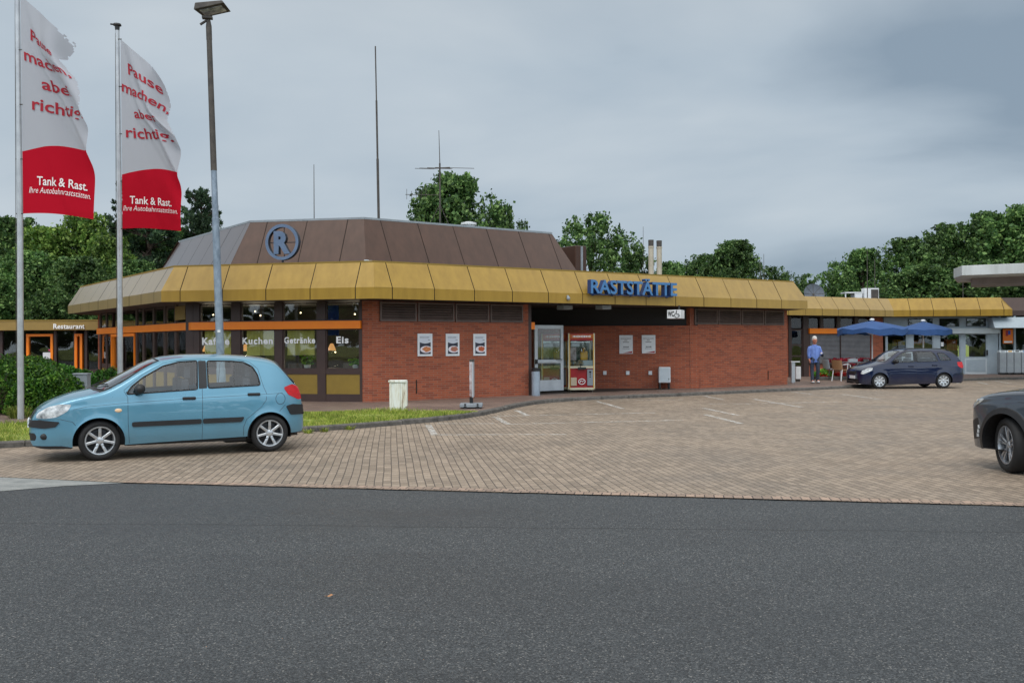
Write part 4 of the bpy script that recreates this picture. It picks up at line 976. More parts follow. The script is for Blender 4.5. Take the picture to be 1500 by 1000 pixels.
# recycling bins
off = 1.0; names = ['leftmost grey recycling bin, plain lid', 'grey recycling bin with a yellow disc on its lid', 'grey recycling bin with a dark slot, third from the left', 'grey recycling bin at the right edge of the photo', 'grey recycling bin just past the right edge']
a0 = gk.s(1464, off); step = gk.s(1474.6, off) - a0
for i in range(4):
    s0 = a0 + i * step; z1, z0 = gk.z(1480, 513, off), gk.z(1480, 546, off); z0 = max(z0, PZ + .03)
    t = thing('recycling_bin', names[i], 'bin', gk.P(s0 + step / 2, off - .2, PZ), 0, 'recycling bins in a row')
    mb = MB(); mb.wbox(gk, s0 + .012, s0 + step - .012, z0, z1 - .1, off - .4, off); mb.build('bin_body', MAT['grey'], t, bevel=.015)
    mb = MB(); P = lambda s, o, z: gk.P(s, o, z)
    A = [P(s0 + .012, off, z1 - .098), P(s0 + step - .012, off, z1 - .098), P(s0 + step - .012, off - .4, z1 - .098), P(s0 + .012, off - .4, z1 - .098)]
    B = [P(s0 + .03, off - .1, z1), P(s0 + step - .03, off - .1, z1), P(s0 + step - .03, off - .38, z1), P(s0 + .03, off - .38, z1)]
    mb.raw(A + B, [(0, 1, 5, 4), (1, 2, 6, 5), (2, 3, 7, 6), (3, 0, 4, 7), (4, 5, 6, 7), (3, 2, 1, 0)]); mb.build('bin_lid', MAT['shoplight'], t)
    m_ = [MAT['grey'], MAT['yel'], MAT['black'], MAT['lettblue']][i]
    c_ = P(s0 + step / 2, off - .04, z1 - .045)
    mb = MB(); mb.box((c_.x, c_.y, c_.z), (step * .5, .05, .05)); mb.build('lid_slot', m_, t)
    mb = MB(); mb.wbox(gk, s0 + .05, s0 + step - .05, PZ, z0, off - .36, off - .06); mb.build('bin_foot', MAT['black'], t)
# petrol station canopy
cz1 = HZ(1400, 393.6, 40); cA, cB = AT(1397.5, 40), AT(1409.5, 38.4); cD = AT(1560, 36.6)
pc = thing('petrol_canopy', 'stained white flat canopy of the petrol station jutting in at the right', 'canopy', (27.5, 42, 0))
v_ = (cD - cB); v_.normalize(); far = cB + v_ * 14
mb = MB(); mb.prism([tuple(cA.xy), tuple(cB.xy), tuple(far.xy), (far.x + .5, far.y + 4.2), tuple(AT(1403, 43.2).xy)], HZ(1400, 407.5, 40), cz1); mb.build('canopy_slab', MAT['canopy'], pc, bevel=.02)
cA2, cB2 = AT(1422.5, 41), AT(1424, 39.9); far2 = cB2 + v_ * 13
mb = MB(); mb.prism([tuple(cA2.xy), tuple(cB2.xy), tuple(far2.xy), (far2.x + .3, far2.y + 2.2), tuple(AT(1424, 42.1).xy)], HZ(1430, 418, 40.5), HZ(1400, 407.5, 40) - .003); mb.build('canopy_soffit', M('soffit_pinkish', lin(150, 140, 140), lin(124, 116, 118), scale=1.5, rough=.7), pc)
for x_, y_ in ((30.5, 44.5), (38, 43)):
    mb = MB(); mb.tube([(x_ + 3, y_ + 1, 0), (x_ + 3, y_ + 1, HZ(1430, 418, 40.5))], .2, 16); mb.build('column', MAT['shoplight'], pc, smooth=False)
# ================================================================== CARS
def pchip(pts):
    x = np.array([p[0] for p in pts], float); y = np.array([p[1] for p in pts], float)
    h = np.diff(x); dl = np.diff(y) / h; d = np.zeros_like(y); d[0], d[-1] = dl[0], dl[-1]
    for i in range(1, len(x) - 1):
        if dl[i - 1] * dl[i] > 0:
            w1, w2 = 2 * h[i] + h[i - 1], h[i] + 2 * h[i - 1]; d[i] = (w1 + w2) / (w1 / dl[i - 1] + w2 / dl[i])
    def f(q):
        q = np.clip(np.asarray(q, float), x[0], x[-1]); i = np.clip(np.searchsorted(x, q) - 1, 0, len(h) - 1)
        t = (q - x[i]) / h[i]; a = 2 * t ** 3 - 3 * t ** 2 + 1; b = t ** 3 - 2 * t ** 2 + t
        return a * y[i] + b * h[i] * d[i] + (1 - a) * y[i + 1] + (t ** 3 - t ** 2) * h[i] * d[i + 1]
    return f
def inpoly(px, py, poly):
    ins = np.zeros(px.shape, bool); n = len(poly)
    for i in range(n):
        x1, y1 = poly[i]; x2, y2 = poly[(i + 1) % n]
        if y1 == y2: continue
        c = ((y1 > py) != (y2 > py)) & (px < (x2 - x1) * (py - y1) / (y2 - y1) + x1); ins ^= c
    return ins
def nearest(p, q, poly):
    best = None
    for i in range(len(poly)):
        a, b = np.array(poly[i]), np.array(poly[(i + 1) % len(poly)]); d = b - a; t = max(0, min(1, ((p - a[0]) * d[0] + (q - a[1]) * d[1]) / (d @ d + 1e-12)))
        c = a + d * t; e = (c[0] - p) ** 2 + (c[1] - q) ** 2
        if best is None or e < best[0]: best = (e, c[0], c[1])
    return best[1], best[2]
def rounded(poly, r=.03, n=4):
    out = []; N = len(poly)
    for i in range(N):
        a, b, c = (Vector(poly[(i + k) % N]) for k in (-1, 0, 1)); u, v = (a - b), (c - b); m = min(r, u.length * .45, v.length * .45)
        p, q = b + u.normalized() * m, b + v.normalized() * m
        for k in range(n + 1):
            t = k / n; out.append(tuple(p * (1 - t) ** 2 + b * 2 * t * (1 - t) + q * t * t))
    return out
def wheel(parent, loc, Rw, rr, tw, spokes, style, flip, steer=0.0):
    A = Matrix.Rotation(R(90), 4, 'X')
    t = MB(); h = tw / 2
    t.lathe([(rr, h * .75), (rr + .012, h * .96), (Rw - .05, h), (Rw - .022, h * .93), (Rw - .006, h * .74), (Rw, h * .45), (Rw + .001, 0), (Rw, -h * .45), (Rw - .006, -h * .74), (Rw - .03, -h), (rr, -h * .95)], A, 40, True)
    w_ = t.build('wheel', MAT['rubber'], parent, smooth=True, world=False)
    w_.location = loc; w_.rotation_euler = (0, 0, (math.pi if flip else 0) + steer)
    m = MB(); m.lathe([(rr + .004, h * .8), (rr - .004, h * .92), (rr - .016, h * .9), (rr - .026, h * .6), (rr - .034, -h * .8)], A, 40)
    def V(r, a, z): return A @ Vector((r * math.cos(a), r * math.sin(a), z))
    zh, ze = h * .62, h * .8
    for k in range(spokes):
        a0 = 2 * math.pi * k / spokes + math.pi / 2
        prs = [(a0, 1.0)] if style != 'double' else [(a0 - .17, .55), (a0 + .17, .55)]
        for a, wk in prs:
            w0, w1 = (.26 * wk * 6 / spokes, .30 * wk * 5 / spokes) if style != 'cover' else (.42, .36)
            ra, rb = .045, rr - .012
            hw0, hw1 = max(.016, ra * w0 * 2.2) * (1 if style != 'double' else .8), rb * w1 * .5
            def S(r, hw, z): return [A @ Vector((r * math.cos(a) - o * math.sin(a), r * math.sin(a) + o * math.cos(a), zz)) for o, zz in ((-hw, z - .028), (-hw, z - .006), (-hw * .55, z), (hw * .55, z), (hw, z - .006), (hw, z - .028))]
            p0, p1, p2 = S(ra, hw0, zh), S((ra + rb) / 2, (hw0 + hw1) / 2 * .92, (zh + ze) / 2 + .006), S(rb, hw1, ze)
            for P, Q in ((p0, p1), (p1, p2)):
                for i in range(5): m.face([P[i], Q[i], Q[i + 1], P[i + 1]])
    m.lathe([(.001, zh + .012), (.03, zh + .012), (.05, zh + .004), (.062, zh - .02), (.05, zh - .05)], A, 20)
    r_ = m.build('rim', MAT['silver'] if style != 'double' else MAT['gunmetal'], w_, world=False, smooth=False); smooth_by_angle(r_, 40)
    d = MB(); d.lathe([(.0, h * .15), (rr * .62, h * .15), (rr * .64, 0), (rr - .03, -h * .1)], A, 28)
    for k in range(5):
        c = V(.042, 2 * math.pi * k / 5, zh + .002); d.blob(c, .009, 6, 4)
    d.build('brake_disc', MAT['silverdark'], w_, world=False)
    return w_
def make_car(name, label, spec, loc, yaw, paintmat):
    L, fa, ra, Rw = spec['L'], spec['fa'], spec['ra'], spec['Rw']; xm = (fa + ra) / 2
    zt, ze0, zb, wf, sf = (pchip(spec[k]) for k in ('zt', 'ze', 'zb', 'w', 's'))
    ze = lambda x: np.minimum(ze0(x), zt(x) - .006)
    zc = pchip(spec['crease']); rad = spec.get('rad', .055); arches = spec['arch']
    def Y(x, z):
        x, z = np.asarray(x, float), np.asarray(z, float)
        y = wf(x) * sf(z)
        y = y + .005 * np.tanh((zc(x) - z) / .014)
        for cx_, cz_, r_ in arches:
            dd = np.hypot(x - cx_, z - cz_) - r_; y = y + spec.get('flare', .016) * np.exp(-np.clip(dd, 0, 9) / .05) * (z < cz_ + r_ + .25)
        t = np.clip((z - (ze(x) - rad)) / rad, 0, 1); r2 = np.minimum(rad, .35 * y)
        return np.maximum(y - r2 * (1 - np.sqrt(np.clip(1 - t * t, 0, 1))), .02)
    def S3(x, z): return np.stack([x, -Y(x, z), z], -1)
    def T3(x, y):
        x, y = np.asarray(x, float), np.asarray(y, float); e_ = ze(x); Ye = Y(x, e_); q = np.clip(np.abs(y) / Ye, 0, 1)
        return np.stack([x, y, e_ + (zt(x) - e_) * (1 - q ** 2.3)], -1)
    xs = np.unique(np.round(np.concatenate([np.linspace(0, L, int(L / .022)), np.linspace(0, .14, 22), np.linspace(L - .14, L, 22)]), 5))
    xs = xs[np.concatenate([[True], np.diff(xs) > .003])]
    ns, ntp = 50, 24; nx = len(xs); nj = ns + ntp + 1
    PA = np.zeros((nx, nj, 2)); V = np.zeros((nx, nj, 3))
    for i, x in enumerate(xs):
        z = np.linspace(zb(x), ze(x), ns + 1); X = np.full(ns + 1, x); PA[i, :ns + 1] = np.stack([X, z], -1); V[i, :ns + 1] = S3(X, z)
        ye = float(Y(x, ze(x))); yy = -ye * np.linspace(1, 0, ntp + 1)[1:]; X = np.full(ntp, x); PA[i, ns + 1:] = np.stack([X, yy], -1); V[i, ns + 1:] = T3(X, yy)
    lab = np.zeros((nx - 1, nj - 1), int); regs = spec['regions']
    cen = (PA[:-1, :-1] + PA[1:, :-1] + PA[:-1, 1:] + PA[1:, 1:]) / 4
    # the first top row mixes the two parameter domains: use its outer pair
    cen[:, ns] = (PA[:-1, ns + 1] + PA[1:, ns + 1]) / 2
    side = np.zeros((nj - 1,), bool); side[:ns] = True
    for k, rg in enumerate(regs):
        dom = side if rg['dom'] == 'side' else ~side
        a = cen[..., 0]; b = cen[..., 1]
        m = inpoly(a, b, rg['poly']) & dom[None, :] & (lab == 0); lab[m] = k + 1
        Mx = np.zeros((nx, nj), bool); Mo = np.zeros((nx, nj), bool)
        for di in (0, 1):
            for dj in (0, 1):
                Mx[di:nx - 1 + di, dj:nj - 1 + dj] |= m; Mo[di:nx - 1 + di, dj:nj - 1 + dj] |= (~m) & dom[None, :]
        for i, j in zip(*np.nonzero(Mx & Mo)):
            if rg['dom'] == 'side' and j > ns - 1: continue
            if rg['dom'] == 'top' and (j <= ns + 1 or j == nj - 1): continue
            p, q = nearest(PA[i, j, 0], PA[i, j, 1], rg['poly'])
            if abs(p - PA[i, j, 0]) + abs(q - PA[i, j, 1]) > .05: continue
            PA[i, j] = (p, q); V[i, j] = S3(np.array(p), np.array(q)) if rg['dom'] == 'side' else T3(np.array(p), np.array(q))
    V[..., 0] -= xm
    root = thing(name, label, 'car', loc, yaw)
    def faces_of(k): return list(zip(*np.nonzero(lab == k)))
    def piece(k, nm, mat, sides, off=0.0, skirt=False, parent=None):
        mb = MB(); idx = {}
        N = np.zeros_like(V); du = np.gradient(V, axis=0); dv_ = np.gradient(V, axis=1); N = np.cross(du, dv_); ln = np.linalg.norm(N, axis=-1, keepdims=True); N = N / np.maximum(ln, 1e-9)
        if N[nx // 2, ns // 2, 1] > 0: N = -N
        cells = faces_of(k); cs = set(cells)
        for sd in sides:
            ix = {}
            def vid(i, j, o):
                key = (i, j, o)
                if key not in ix:
                    p = V[i, j] + N[i, j] * (off if o else 0); ix[key] = len(mb.v); mb.v.append((p[0], p[1] * (1 if sd < 0 else -1), p[2]))
                return ix[key]
            def add(f):
                mb.f.append(tuple(f) if sd < 0 else tuple(f[::-1])); mb.uv.append(None)
            for i, j in cells:
                add([vid(i, j, 1), vid(i + 1, j, 1), vid(i + 1, j + 1, 1), vid(i, j + 1, 1)])
                if skirt:
                    for (a, b), nb in ((((i, j), (i + 1, j)), (i, j - 1)), (((i + 1, j), (i + 1, j + 1)), (i + 1, j)), (((i + 1, j + 1), (i, j + 1)), (i, j + 1)), (((i, j + 1), (i, j)), (i - 1, j))):
                        if nb not in cs: add([vid(*a, 1), vid(*a, 0), vid(*b, 0), vid(*b, 1)])
        if not mb.f: return None
        return mb.build(nm, mat, parent or root, smooth=not skirt, world=False, merge=True)
    body = piece(0, 'body', paintmat, (-1, 1))
    for i in (0, nx - 1):                                 # close nose and tail
        cap = MB()
        ring = [tuple(V[i, j]) for j in range(nj)] + [(V[i, j, 0], -V[i, j, 1], V[i, j, 2]) for j in range(nj - 2, -1, -1)]
        cap.face(ring if i else ring[::-1]); cap.build('bumper_core', paintmat, body, world=False)
    def pt(dom, p, q, out=0.0):
        v = S3(np.array(p), np.array(q)) if dom == 'side' else T3(np.array(p), np.array(q)); v = Vector(v); v.x -= xm
        if dom == 'side': v.y -= out
        else: v.z += out
        return v
    def mir(ps, sd): return [Vector((p.x, p.y if sd < 0 else -p.y, p.z)) for p in ps]
    objs = {}
    for k, rg in enumerate(regs):
        if rg['mat'] is None: continue
        groups = ((-1,), (1,)) if rg['dom'] == 'side' else ((-1, 1),)
        for g_ in groups:
            o = piece(k + 1, rg['name'], MAT[rg['mat']], g_, rg.get('off', 0.0), rg.get('skirt', False))
            if o is None: continue
            if rg.get('smooth', True) and rg.get('skirt'): smooth_by_angle(o, 40)
            objs.setdefault(rg['name'], []).append(o)
            if rg.get('seal'):
                pp = resample([Vector(p) for p in rg['poly'] + [rg['poly'][0]]], .05); mb = MB()
                if rg['dom'] == 'side':
                    ps = [pt('side', p.x, min(p.y, float(ze(p.x)) - .005), .001) for p in pp]; mb.tube(mir(ps, g_[0]), rg['seal'], 6)
                else:
                    h_ = [p for p in pp if p.y < -.002]; ps = [pt('top', p.x, p.y, .001) for p in h_]
                    for sd in (-1, 1): mb.tube(mir(ps, sd), rg['seal'], 6)
                mb.build('seal', MAT['black'], o, world=False, smooth=True)
    for line in spec['lines']:
        for sd in (-1, 1):
            ps = [pt('side', p.x, p.y, -.0015) for p in resample([Vector(p) for p in line], .04)]
            mb = MB(); mb.tube(mir(ps, sd), .0036, 5); mb.build('shut_line', MAT['black'], body, world=False)
    if spec.get('toplines'):
        for line in spec['toplines']:
            mb = MB()
            for sd in (-1, 1):
                mb.tube(mir([pt('top', p.x, p.y, -.0015) for p in resample([Vector(p) for p in line], .04)], sd), .0045, 5)
            mb.build('shut_line', MAT['black'], body, world=False)
    # wheel housings and floor
    A = Matrix.Rotation(R(90), 4, 'X'); W = spec['W']
    for cx_, cz_, r_ in arches:
        for sd in (-1, 1):
            mb = MB()
            Mx = Matrix.Translation((cx_ - xm, 0, cz_)) @ (A if sd < 0 else Matrix.Rotation(R(-90), 4, 'X'))
            mb.lathe([(r_ - .002, W - .03), (r_ + .004, W - .10), (r_ + .012, W - .35), (.01, W - .36)], Mx, 36)
            mb.v = [(x, y, max(z, spec['floor'] + .03)) for x, y, z in mb.v]; mb.build('wheel_housing', MAT['dark'], root, world=False)
    mb = MB(); z0 = spec['floor']; x0, x1 = arches[0][0] + arches[0][2], arches[1][0] - arches[1][2]
    mb.box(((x0 + x1) / 2 - xm, 0, z0 + .07), (x1 - x0, 2 * W - .22, .14)); mb.box((fa / 2 + .05 - xm, 0, z0 + .1), (fa * .9, 2 * W - .82, .12)); mb.box(((ra + L) / 2 - .1 - xm, 0, z0 + .14), ((L - ra) * .8, 2 * W - .85, .12))
    zB = spec['beltz']; c0, c1 = spec['cabin']
    mb.box(((c0 + c1) / 2 - xm, 0, (z0 + zB) / 2), (c1 - c0, 2 * W - .30, zB - z0 - .02)); mb.build('floor_pan', MAT['black'], root, world=False)
    for sx in spec['seats']:
        for sy in ((-.36, .36) if sx != spec['seats'][-1] else (-.4, .0, .4)):
            mb = MB(); hh = spec['roof'] - .36
            mb.raw(*(lambda b: (b.v, b.f))((lambda b: (b.prism([(sx - xm - .05, sy - .22), (sx - xm + .07, sy - .22), (sx - xm + .07, sy + .22), (sx - xm - .05, sy + .22)], zB - .3, hh), b)[1])(MB())))
            s_ = mb.build('seat', MAT['seat'], root, world=False, bevel=.04)
            hb = MB(); hb.box((sx - xm + .05, sy, hh + .10), (.09, .26, .17)); hb.tube([(sx - xm + .03, sy - .05, hh - .01), (sx - xm + .045, sy - .05, hh + .05)], .008, 5); hb.build('headrest', MAT['seat'], s_, world=False, bevel=.03)
    sw = spec['seats'][0] - .5
    mb = MB(); c_ = Vector((sw - xm, -.36, zB + .06)); ax = Vector((-.85, 0, -.5)).normalized(); u = Vector((0, 1, 0)); v_ = ax.cross(u)
    mb.tube([c_ + (u * math.cos(a) + v_ * math.sin(a)) * .18 for a in np.linspace(0, 2 * math.pi, 25)], .014, 6, False); mb.build('steering_wheel', MAT['black'], root, world=False, smooth=True)
    mb = MB(); mb.box((spec['cabin'][0] + .12 - xm, 0, zB - .02), (.45, 2 * W - .36, .16)); mb.build('dashboard', MAT['black'], root, world=False, bevel=.04)
    # wheels
    tw = spec.get('tw', .185)
    for xw, st in ((fa, spec.get('steer', 0.0)), (ra, 0.0)):
        for sd in (-1, 1): wheel(root, (xw - xm, sd * (W - .02 - tw / 2), Rw), Rw, spec['rr'], tw, spec['spokes'], spec['style'], sd > 0, st)
    # mirrors, handles, wipers, plates
    mx_, mz_ = spec['mirror']
    for sd in (-1, 1):
        y_ = float(Y(mx_, mz_)); mb = MB(); mb.blob((mx_ + .02 - xm, sd * (y_ + .11), mz_ + .03), (.075, .10, .075), 14, 10); mb.tube([(mx_ - .02 - xm, sd * (y_ - .01), mz_ - .05), (mx_ + .01 - xm, sd * (y_ + .08), mz_ - .0)], .028, 8)
        mb.build('wing_mirror', MAT[spec['mirmat']] if isinstance(spec['mirmat'], str) else spec['mirmat'], root, smooth=True, world=False)
        for hx, hz_ in spec['handles']:
            y_ = float(Y(hx, hz_)); mb = MB(); mb.box((hx - xm, sd * (y_ + .012), hz_), (.19, .035, .045)); mb.build('door_handle', MAT[spec['handmat']] if isinstance(spec['handmat'], str) else spec['handmat'], root, world=False, bevel=.015)
    wx = spec['wiper']
    mb = MB()
    for ya in (-.1, .42):
        ps = [pt('top', wx + .02, ya, .02), pt('top', wx + .10, ya - .2, .022), pt('top', wx + .2, ya - .42, .02)] if abs(ya - .42) < .6 else []
        mb.tube([Vector((p.x, p.y, p.z)) for p in ps], .011, 5)
    mb.build('wiper', MAT['black'], root, world=False)
    for fn in spec.get('extras', []): fn(root, xm, S3, T3, Y)
    return root
# ---- small light blue hatchback
def circ(cx_, cz_, r_, n=48): return [(cx_ + r_ * math.cos(2 * math.pi * i / n), cz_ + r_ * math.sin(2 * math.pi * i / n)) for i in range(n)]
def hatch_extras(root, xm, S3, T3, Y):
    mb = MB(); mb.box((-.012 - xm, 0, .53), (.02, .52, .115)); p = mb.build('number_plate', MAT['white'], root, world=False, bevel=.004)
    k = MB(); k.box((-.024 - xm, .235, .53), (.004, .045, .105)); k.build('plate_band', MAT['navyblue'], p, world=False)
    k = MB()
    for y_ in (-.17, -.11, -.02, .04, .1, .16): k.box((-.023 - xm, y_, .53), (.003, .035, .07))
    k.build('plate_characters', MAT['lettblack'], p, world=False)
    for sd in (-1, 1):
        y_ = float(Y(1.164, .715)); mb = MB(); mb.blob((1.164 - xm, sd * (y_ + .0), .715), (.05, .012, .028), 12, 8); mb.build('side_repeater', MAT['indicator'], root, world=False, smooth=True)
        mb = MB(); y_ = float(Y(.22, .37)); mb.blob((.20 - xm, sd * (y_ - .012), .37), (.055, .022, .045), 12, 8); mb.build('fog_lamp', MAT['black'], root, world=False, smooth=True)
    y_ = float(Y(3.53, .813)); mb = MB(); cs = [Vector((3.50 + .075 * math.cos(a) - xm, -float(Y(3.50 + .075 * math.cos(a), .815 + .085 * math.sin(a))), .815 + .085 * math.sin(a))) for a in np.linspace(0, 2 * math.pi, 28)]; mb.tube(cs, .0035, 5, False); mb.build('fuel_flap_line', MAT['black'], root, world=False)
    mb = MB(); mb.tube([(3.45 - xm, -.45, .22), (3.95 - xm - .12, -.45, .24)], .03, 8); mb.build('exhaust', MAT['galvdark'], root, world=False)
    mb = MB(); mb.box((2.95 - xm, -.3, .20), (.5, .4, .12)); mb.build('silencer', MAT['black'], root, world=False, bevel=.03)
GETZ = dict(L=3.93, fa=.915, ra=3.335, Rw=.287, rr=.205, W=.815, spokes=7, style='plain', tw=.19, steer=R(4), floor=.19, beltz=.80, cabin=(1.15, 3.3), roof=1.5, seats=(2.1, 3.0),
    zt=[(0, .47), (.012, .575), (.04, .665), (.09, .735), (.2, .822), (.33, .885), (.55, .962), (.8, 1.018), (.92, 1.06), (1.26, 1.238), (1.676, 1.447), (1.855, 1.49), (2.16, 1.514), (2.47, 1.517), (2.94, 1.498), (3.26, 1.466), (3.47, 1.42), (3.55, 1.365), (3.69, 1.205), (3.84, .985), (3.885, .70), (3.92, .56), (3.93, .48)],
    ze=[(0, .44), (.02, .56), (.09, .69), (.2, .77), (.33, .828), (.55, .895), (.8, .952), (.95, .985), (1.1, 1.045), (1.24, 1.125), (1.49, 1.284), (1.77, 1.418), (2.06, 1.458), (2.47, 1.462), (2.94, 1.445), (3.26, 1.41), (3.45, 1.355), (3.6, 1.21), (3.69, 1.10), (3.84, .92), (3.885, .66), (3.92, .53), (3.93, .46)],
    zb=[(0, .40), (.02, .30), (.07, .225), (.3, .19), (.9, .19), (1.3, .215), (3.0, .255), (3.65, .275), (3.86, .29), (3.91, .36), (3.93, .42)],
    w=[(0, .42), (.015, .50), (.05, .575), (.12, .65), (.22, .715), (.38, .77), (.6, .806), (.9, .824), (1.3, .83), (2.5, .83), (3.0, .826), (3.35, .808), (3.55, .775), (3.72, .715), (3.84, .64), (3.90, .56), (3.93, .46)],
    s=[(.15, .93), (.22, .95), (.36, .985), (.5, .998), (.6, 1.0), (.75, .994), (.88, .978), (1.0, .948), (1.2, .876), (1.42, .79), (1.55, .74)],
    crease=[(0, .70), (.55, .765), (.75, .782), (1.3, .82), (2.32, .864), (3.3, .893), (3.93, .905)],
    arch=[(.905, .272, .348), (3.325, .28, .338)],
    regions=[
        dict(name='arch_gap', dom='side', poly=circ(.905, .272, .348), mat=None), dict(name='arch_gap', dom='side', poly=circ(3.325, .28, .338), mat=None),
        dict(name='front_window', dom='side', poly=rounded([(1.275, .945), (1.345, 1.055), (1.5, 1.178), (1.79, 1.345), (2.03, 1.404), (2.275, 1.415), (2.262, .992)], .03), mat='cglass', seal=.012),
        dict(name='rear_window', dom='side', poly=rounded([(2.420, 1.006), (2.418, 1.413), (2.78, 1.406), (2.96, 1.385), (3.09, 1.315), (3.16, 1.19), (3.196, 1.032)], .04), mat='cglass', seal=.012),
        dict(name='door_pillar', dom='side', poly=[(2.283, .995), (2.290, 1.418), (2.404, 1.416), (2.404, 1.004)], mat='black'),
        dict(name='mirror_corner', dom='side', poly=[(1.235, .935), (1.33, 1.05), (1.262, .945)], mat='black'),
        dict(name='headlight', dom='side', poly=rounded([(.09, .632), (.115, .70), (.25, .785), (.40, .822), (.555, .818), (.50, .725), (.36, .642), (.2, .622)], .03), mat='headlight', off=.005, skirt=True),
        dict(name='lower_lip', dom='side', poly=[(0, .1), (0, .24), (.2, .235), (.42, .232), (.56, .205), (.56, .1)], mat='black', off=.004, skirt=True),
        dict(name='lower_grille', dom='side', poly=rounded([(-.02, .31), (-.02, .415), (.075, .42), (.10, .37), (.085, .31)], .02), mat='black', off=-.002),
        dict(name='grille', dom='top', poly=rounded([(.028, .1), (.028, -.36), (.045, -.40), (.085, -.42), (.095, -.36), (.095, .1)], .01), mat='black', off=.003),
        dict(name='tail_light', dom='side', poly=rounded([(3.555, .985), (3.70, 1.035), (3.80, .99), (3.86, .80), (3.80, .79), (3.63, .87)], .02), mat='taillight', off=.006, skirt=True),
        dict(name='bumper_corner', dom='side', poly=rounded([(.0, .505), (.0, .60), (.15, .605), (.40, .575), (.345, .505), (.2, .485)], .02), mat='black', off=.014, skirt=True),
        dict(name='bumper_corner', dom='side', poly=rounded([(3.585, .70), (3.70, .725), (3.93, .70), (3.93, .555), (3.66, .56)], .02), mat='black', off=.014, skirt=True),
        dict(name='side_moulding', dom='side', poly=rounded([(1.345, .472), (1.345, .542), (2.315, .551), (2.315, .479)], .02), mat='black', off=.018, skirt=True),
        dict(name='side_moulding', dom='side', poly=rounded([(2.335, .480), (2.335, .552), (2.945, .558), (2.90, .484)], .02), mat='black', off=.018, skirt=True),
        dict(name='windscreen', dom='top', poly=[(1.70, 0), (1.705, -.35), (1.735, -.555), (1.60, -.588), (1.3, -.655), (.985, -.70), (.90, -.5), (.86, -.25), (.85, 0), (.85, .1), (1.7, .1)], mat='cglass', seal=.012),
        dict(name='cowl', dom='top', poly=[(.84, 0), (.85, -.25), (.89, -.5), (.975, -.70), (.92, -.71), (.84, -.52), (.80, -.25), (.79, 0), (.79, .1), (.84, .1)], mat='black'),
        dict(name='tailgate_window', dom='top', poly=[(3.52, 0), (3.525, -.42), (3.53, -.54), (3.66, -.60), (3.755, -.62), (3.765, -.4), (3.77, 0), (3.77, .1), (3.52, .1)], mat='cglass', seal=.012)],
    lines=[[(1.240, .99), (1.292, .90), (1.293, .53), (1.31, .235)], [(2.333, 1.43), (2.333, .98), (2.324, .245)], [(3.235, 1.03), (3.286, .90), (3.275, .80), (3.20, .70), (2.975, .52), (2.93, .40), (2.93, .27)], [(1.24, 1.0), (1.5, 1.222), (1.78, 1.378), (2.06, 1.43), (2.47, 1.44), (2.85, 1.43), (3.05, 1.385), (3.17, 1.28), (3.235, 1.03)],
           [(2.815, 1.40), (2.80, 1.022)], [(.12, .61), (.40, .612), (.56, .57), (.60, .52)], [(.57, .745), (.75, .782), (1.29, .82), (2.33, .864), (3.28, .892), (3.54, .90)], [(3.575, .72), (3.48, .62)]],
    toplines=[[(.13, 0), (.135, -.4), (.17, -.58)]],
    mirror=(1.43, .99), mirmat='black', handles=[(2.14, .862), (3.09, .895)], handmat='black', wiper=.83, extras=[hatch_extras])
pf, pr = G(145.9, 675.7), G(396.2, 662.4); u = (pr - pf).normalized(); nrm_ = Vector((-u.y, u.x, 0)); mid = (pf + pr) / 2 + nrm_ * .80
BLUE = paint('light_blue_paint', lin(98, 150, 174), .35)
hatch = make_car('parked_car', 'light blue five door hatchback with black side mouldings, parked below the flags', GETZ, (mid.x, mid.y, 0.01), math.atan2(u.y, u.x), BLUE)

# ---- dark blue estate car
def estate_extras(root, xm, S3, T3, Y):
    mb = MB(); mb.box((-.004 - xm, 0, .40), (.02, .5, .11)); p = mb.build('number_plate', MAT['white'], root, world=False, bevel=.004)
    k = MB(); k.box((-.016 - xm, .225, .40), (.004, .045, .10)); k.build('plate_band', MAT['navyblue'], p, world=False)
    mb = MB(); mb.box((.02 - xm, 0, .56), (.05, .62, .10)); mb.build('grille', MAT['black'], root, world=False, bevel=.02)
    mb = MB(); mb.box((.035 - xm, 0, .25), (.05, .95, .10)); mb.build('lower_grille', MAT['black'], root, world=False, bevel=.02)
    for sd in (-1, 1):
        mb = MB(); ps = [Vector(T3(np.array(x), np.array(-.50))) for x in (1.64, 1.84, 2.3, 2.8, 3.14, 3.29)]
        ps = [Vector((p.x - xm, sd * .52, p.z + (.035 if 0 < i < 5 else .0))) for i, p in enumerate(ps)]; mb.tube(ps, .016, 6); mb.build('roof_rail', MAT['black'], root, world=False, smooth=True)
    mb = MB(); mb.box((.03 - xm, 0, .17), (.12, 1.2, .02)); mb.build('front_lip', MAT['chrome'], root, world=False)
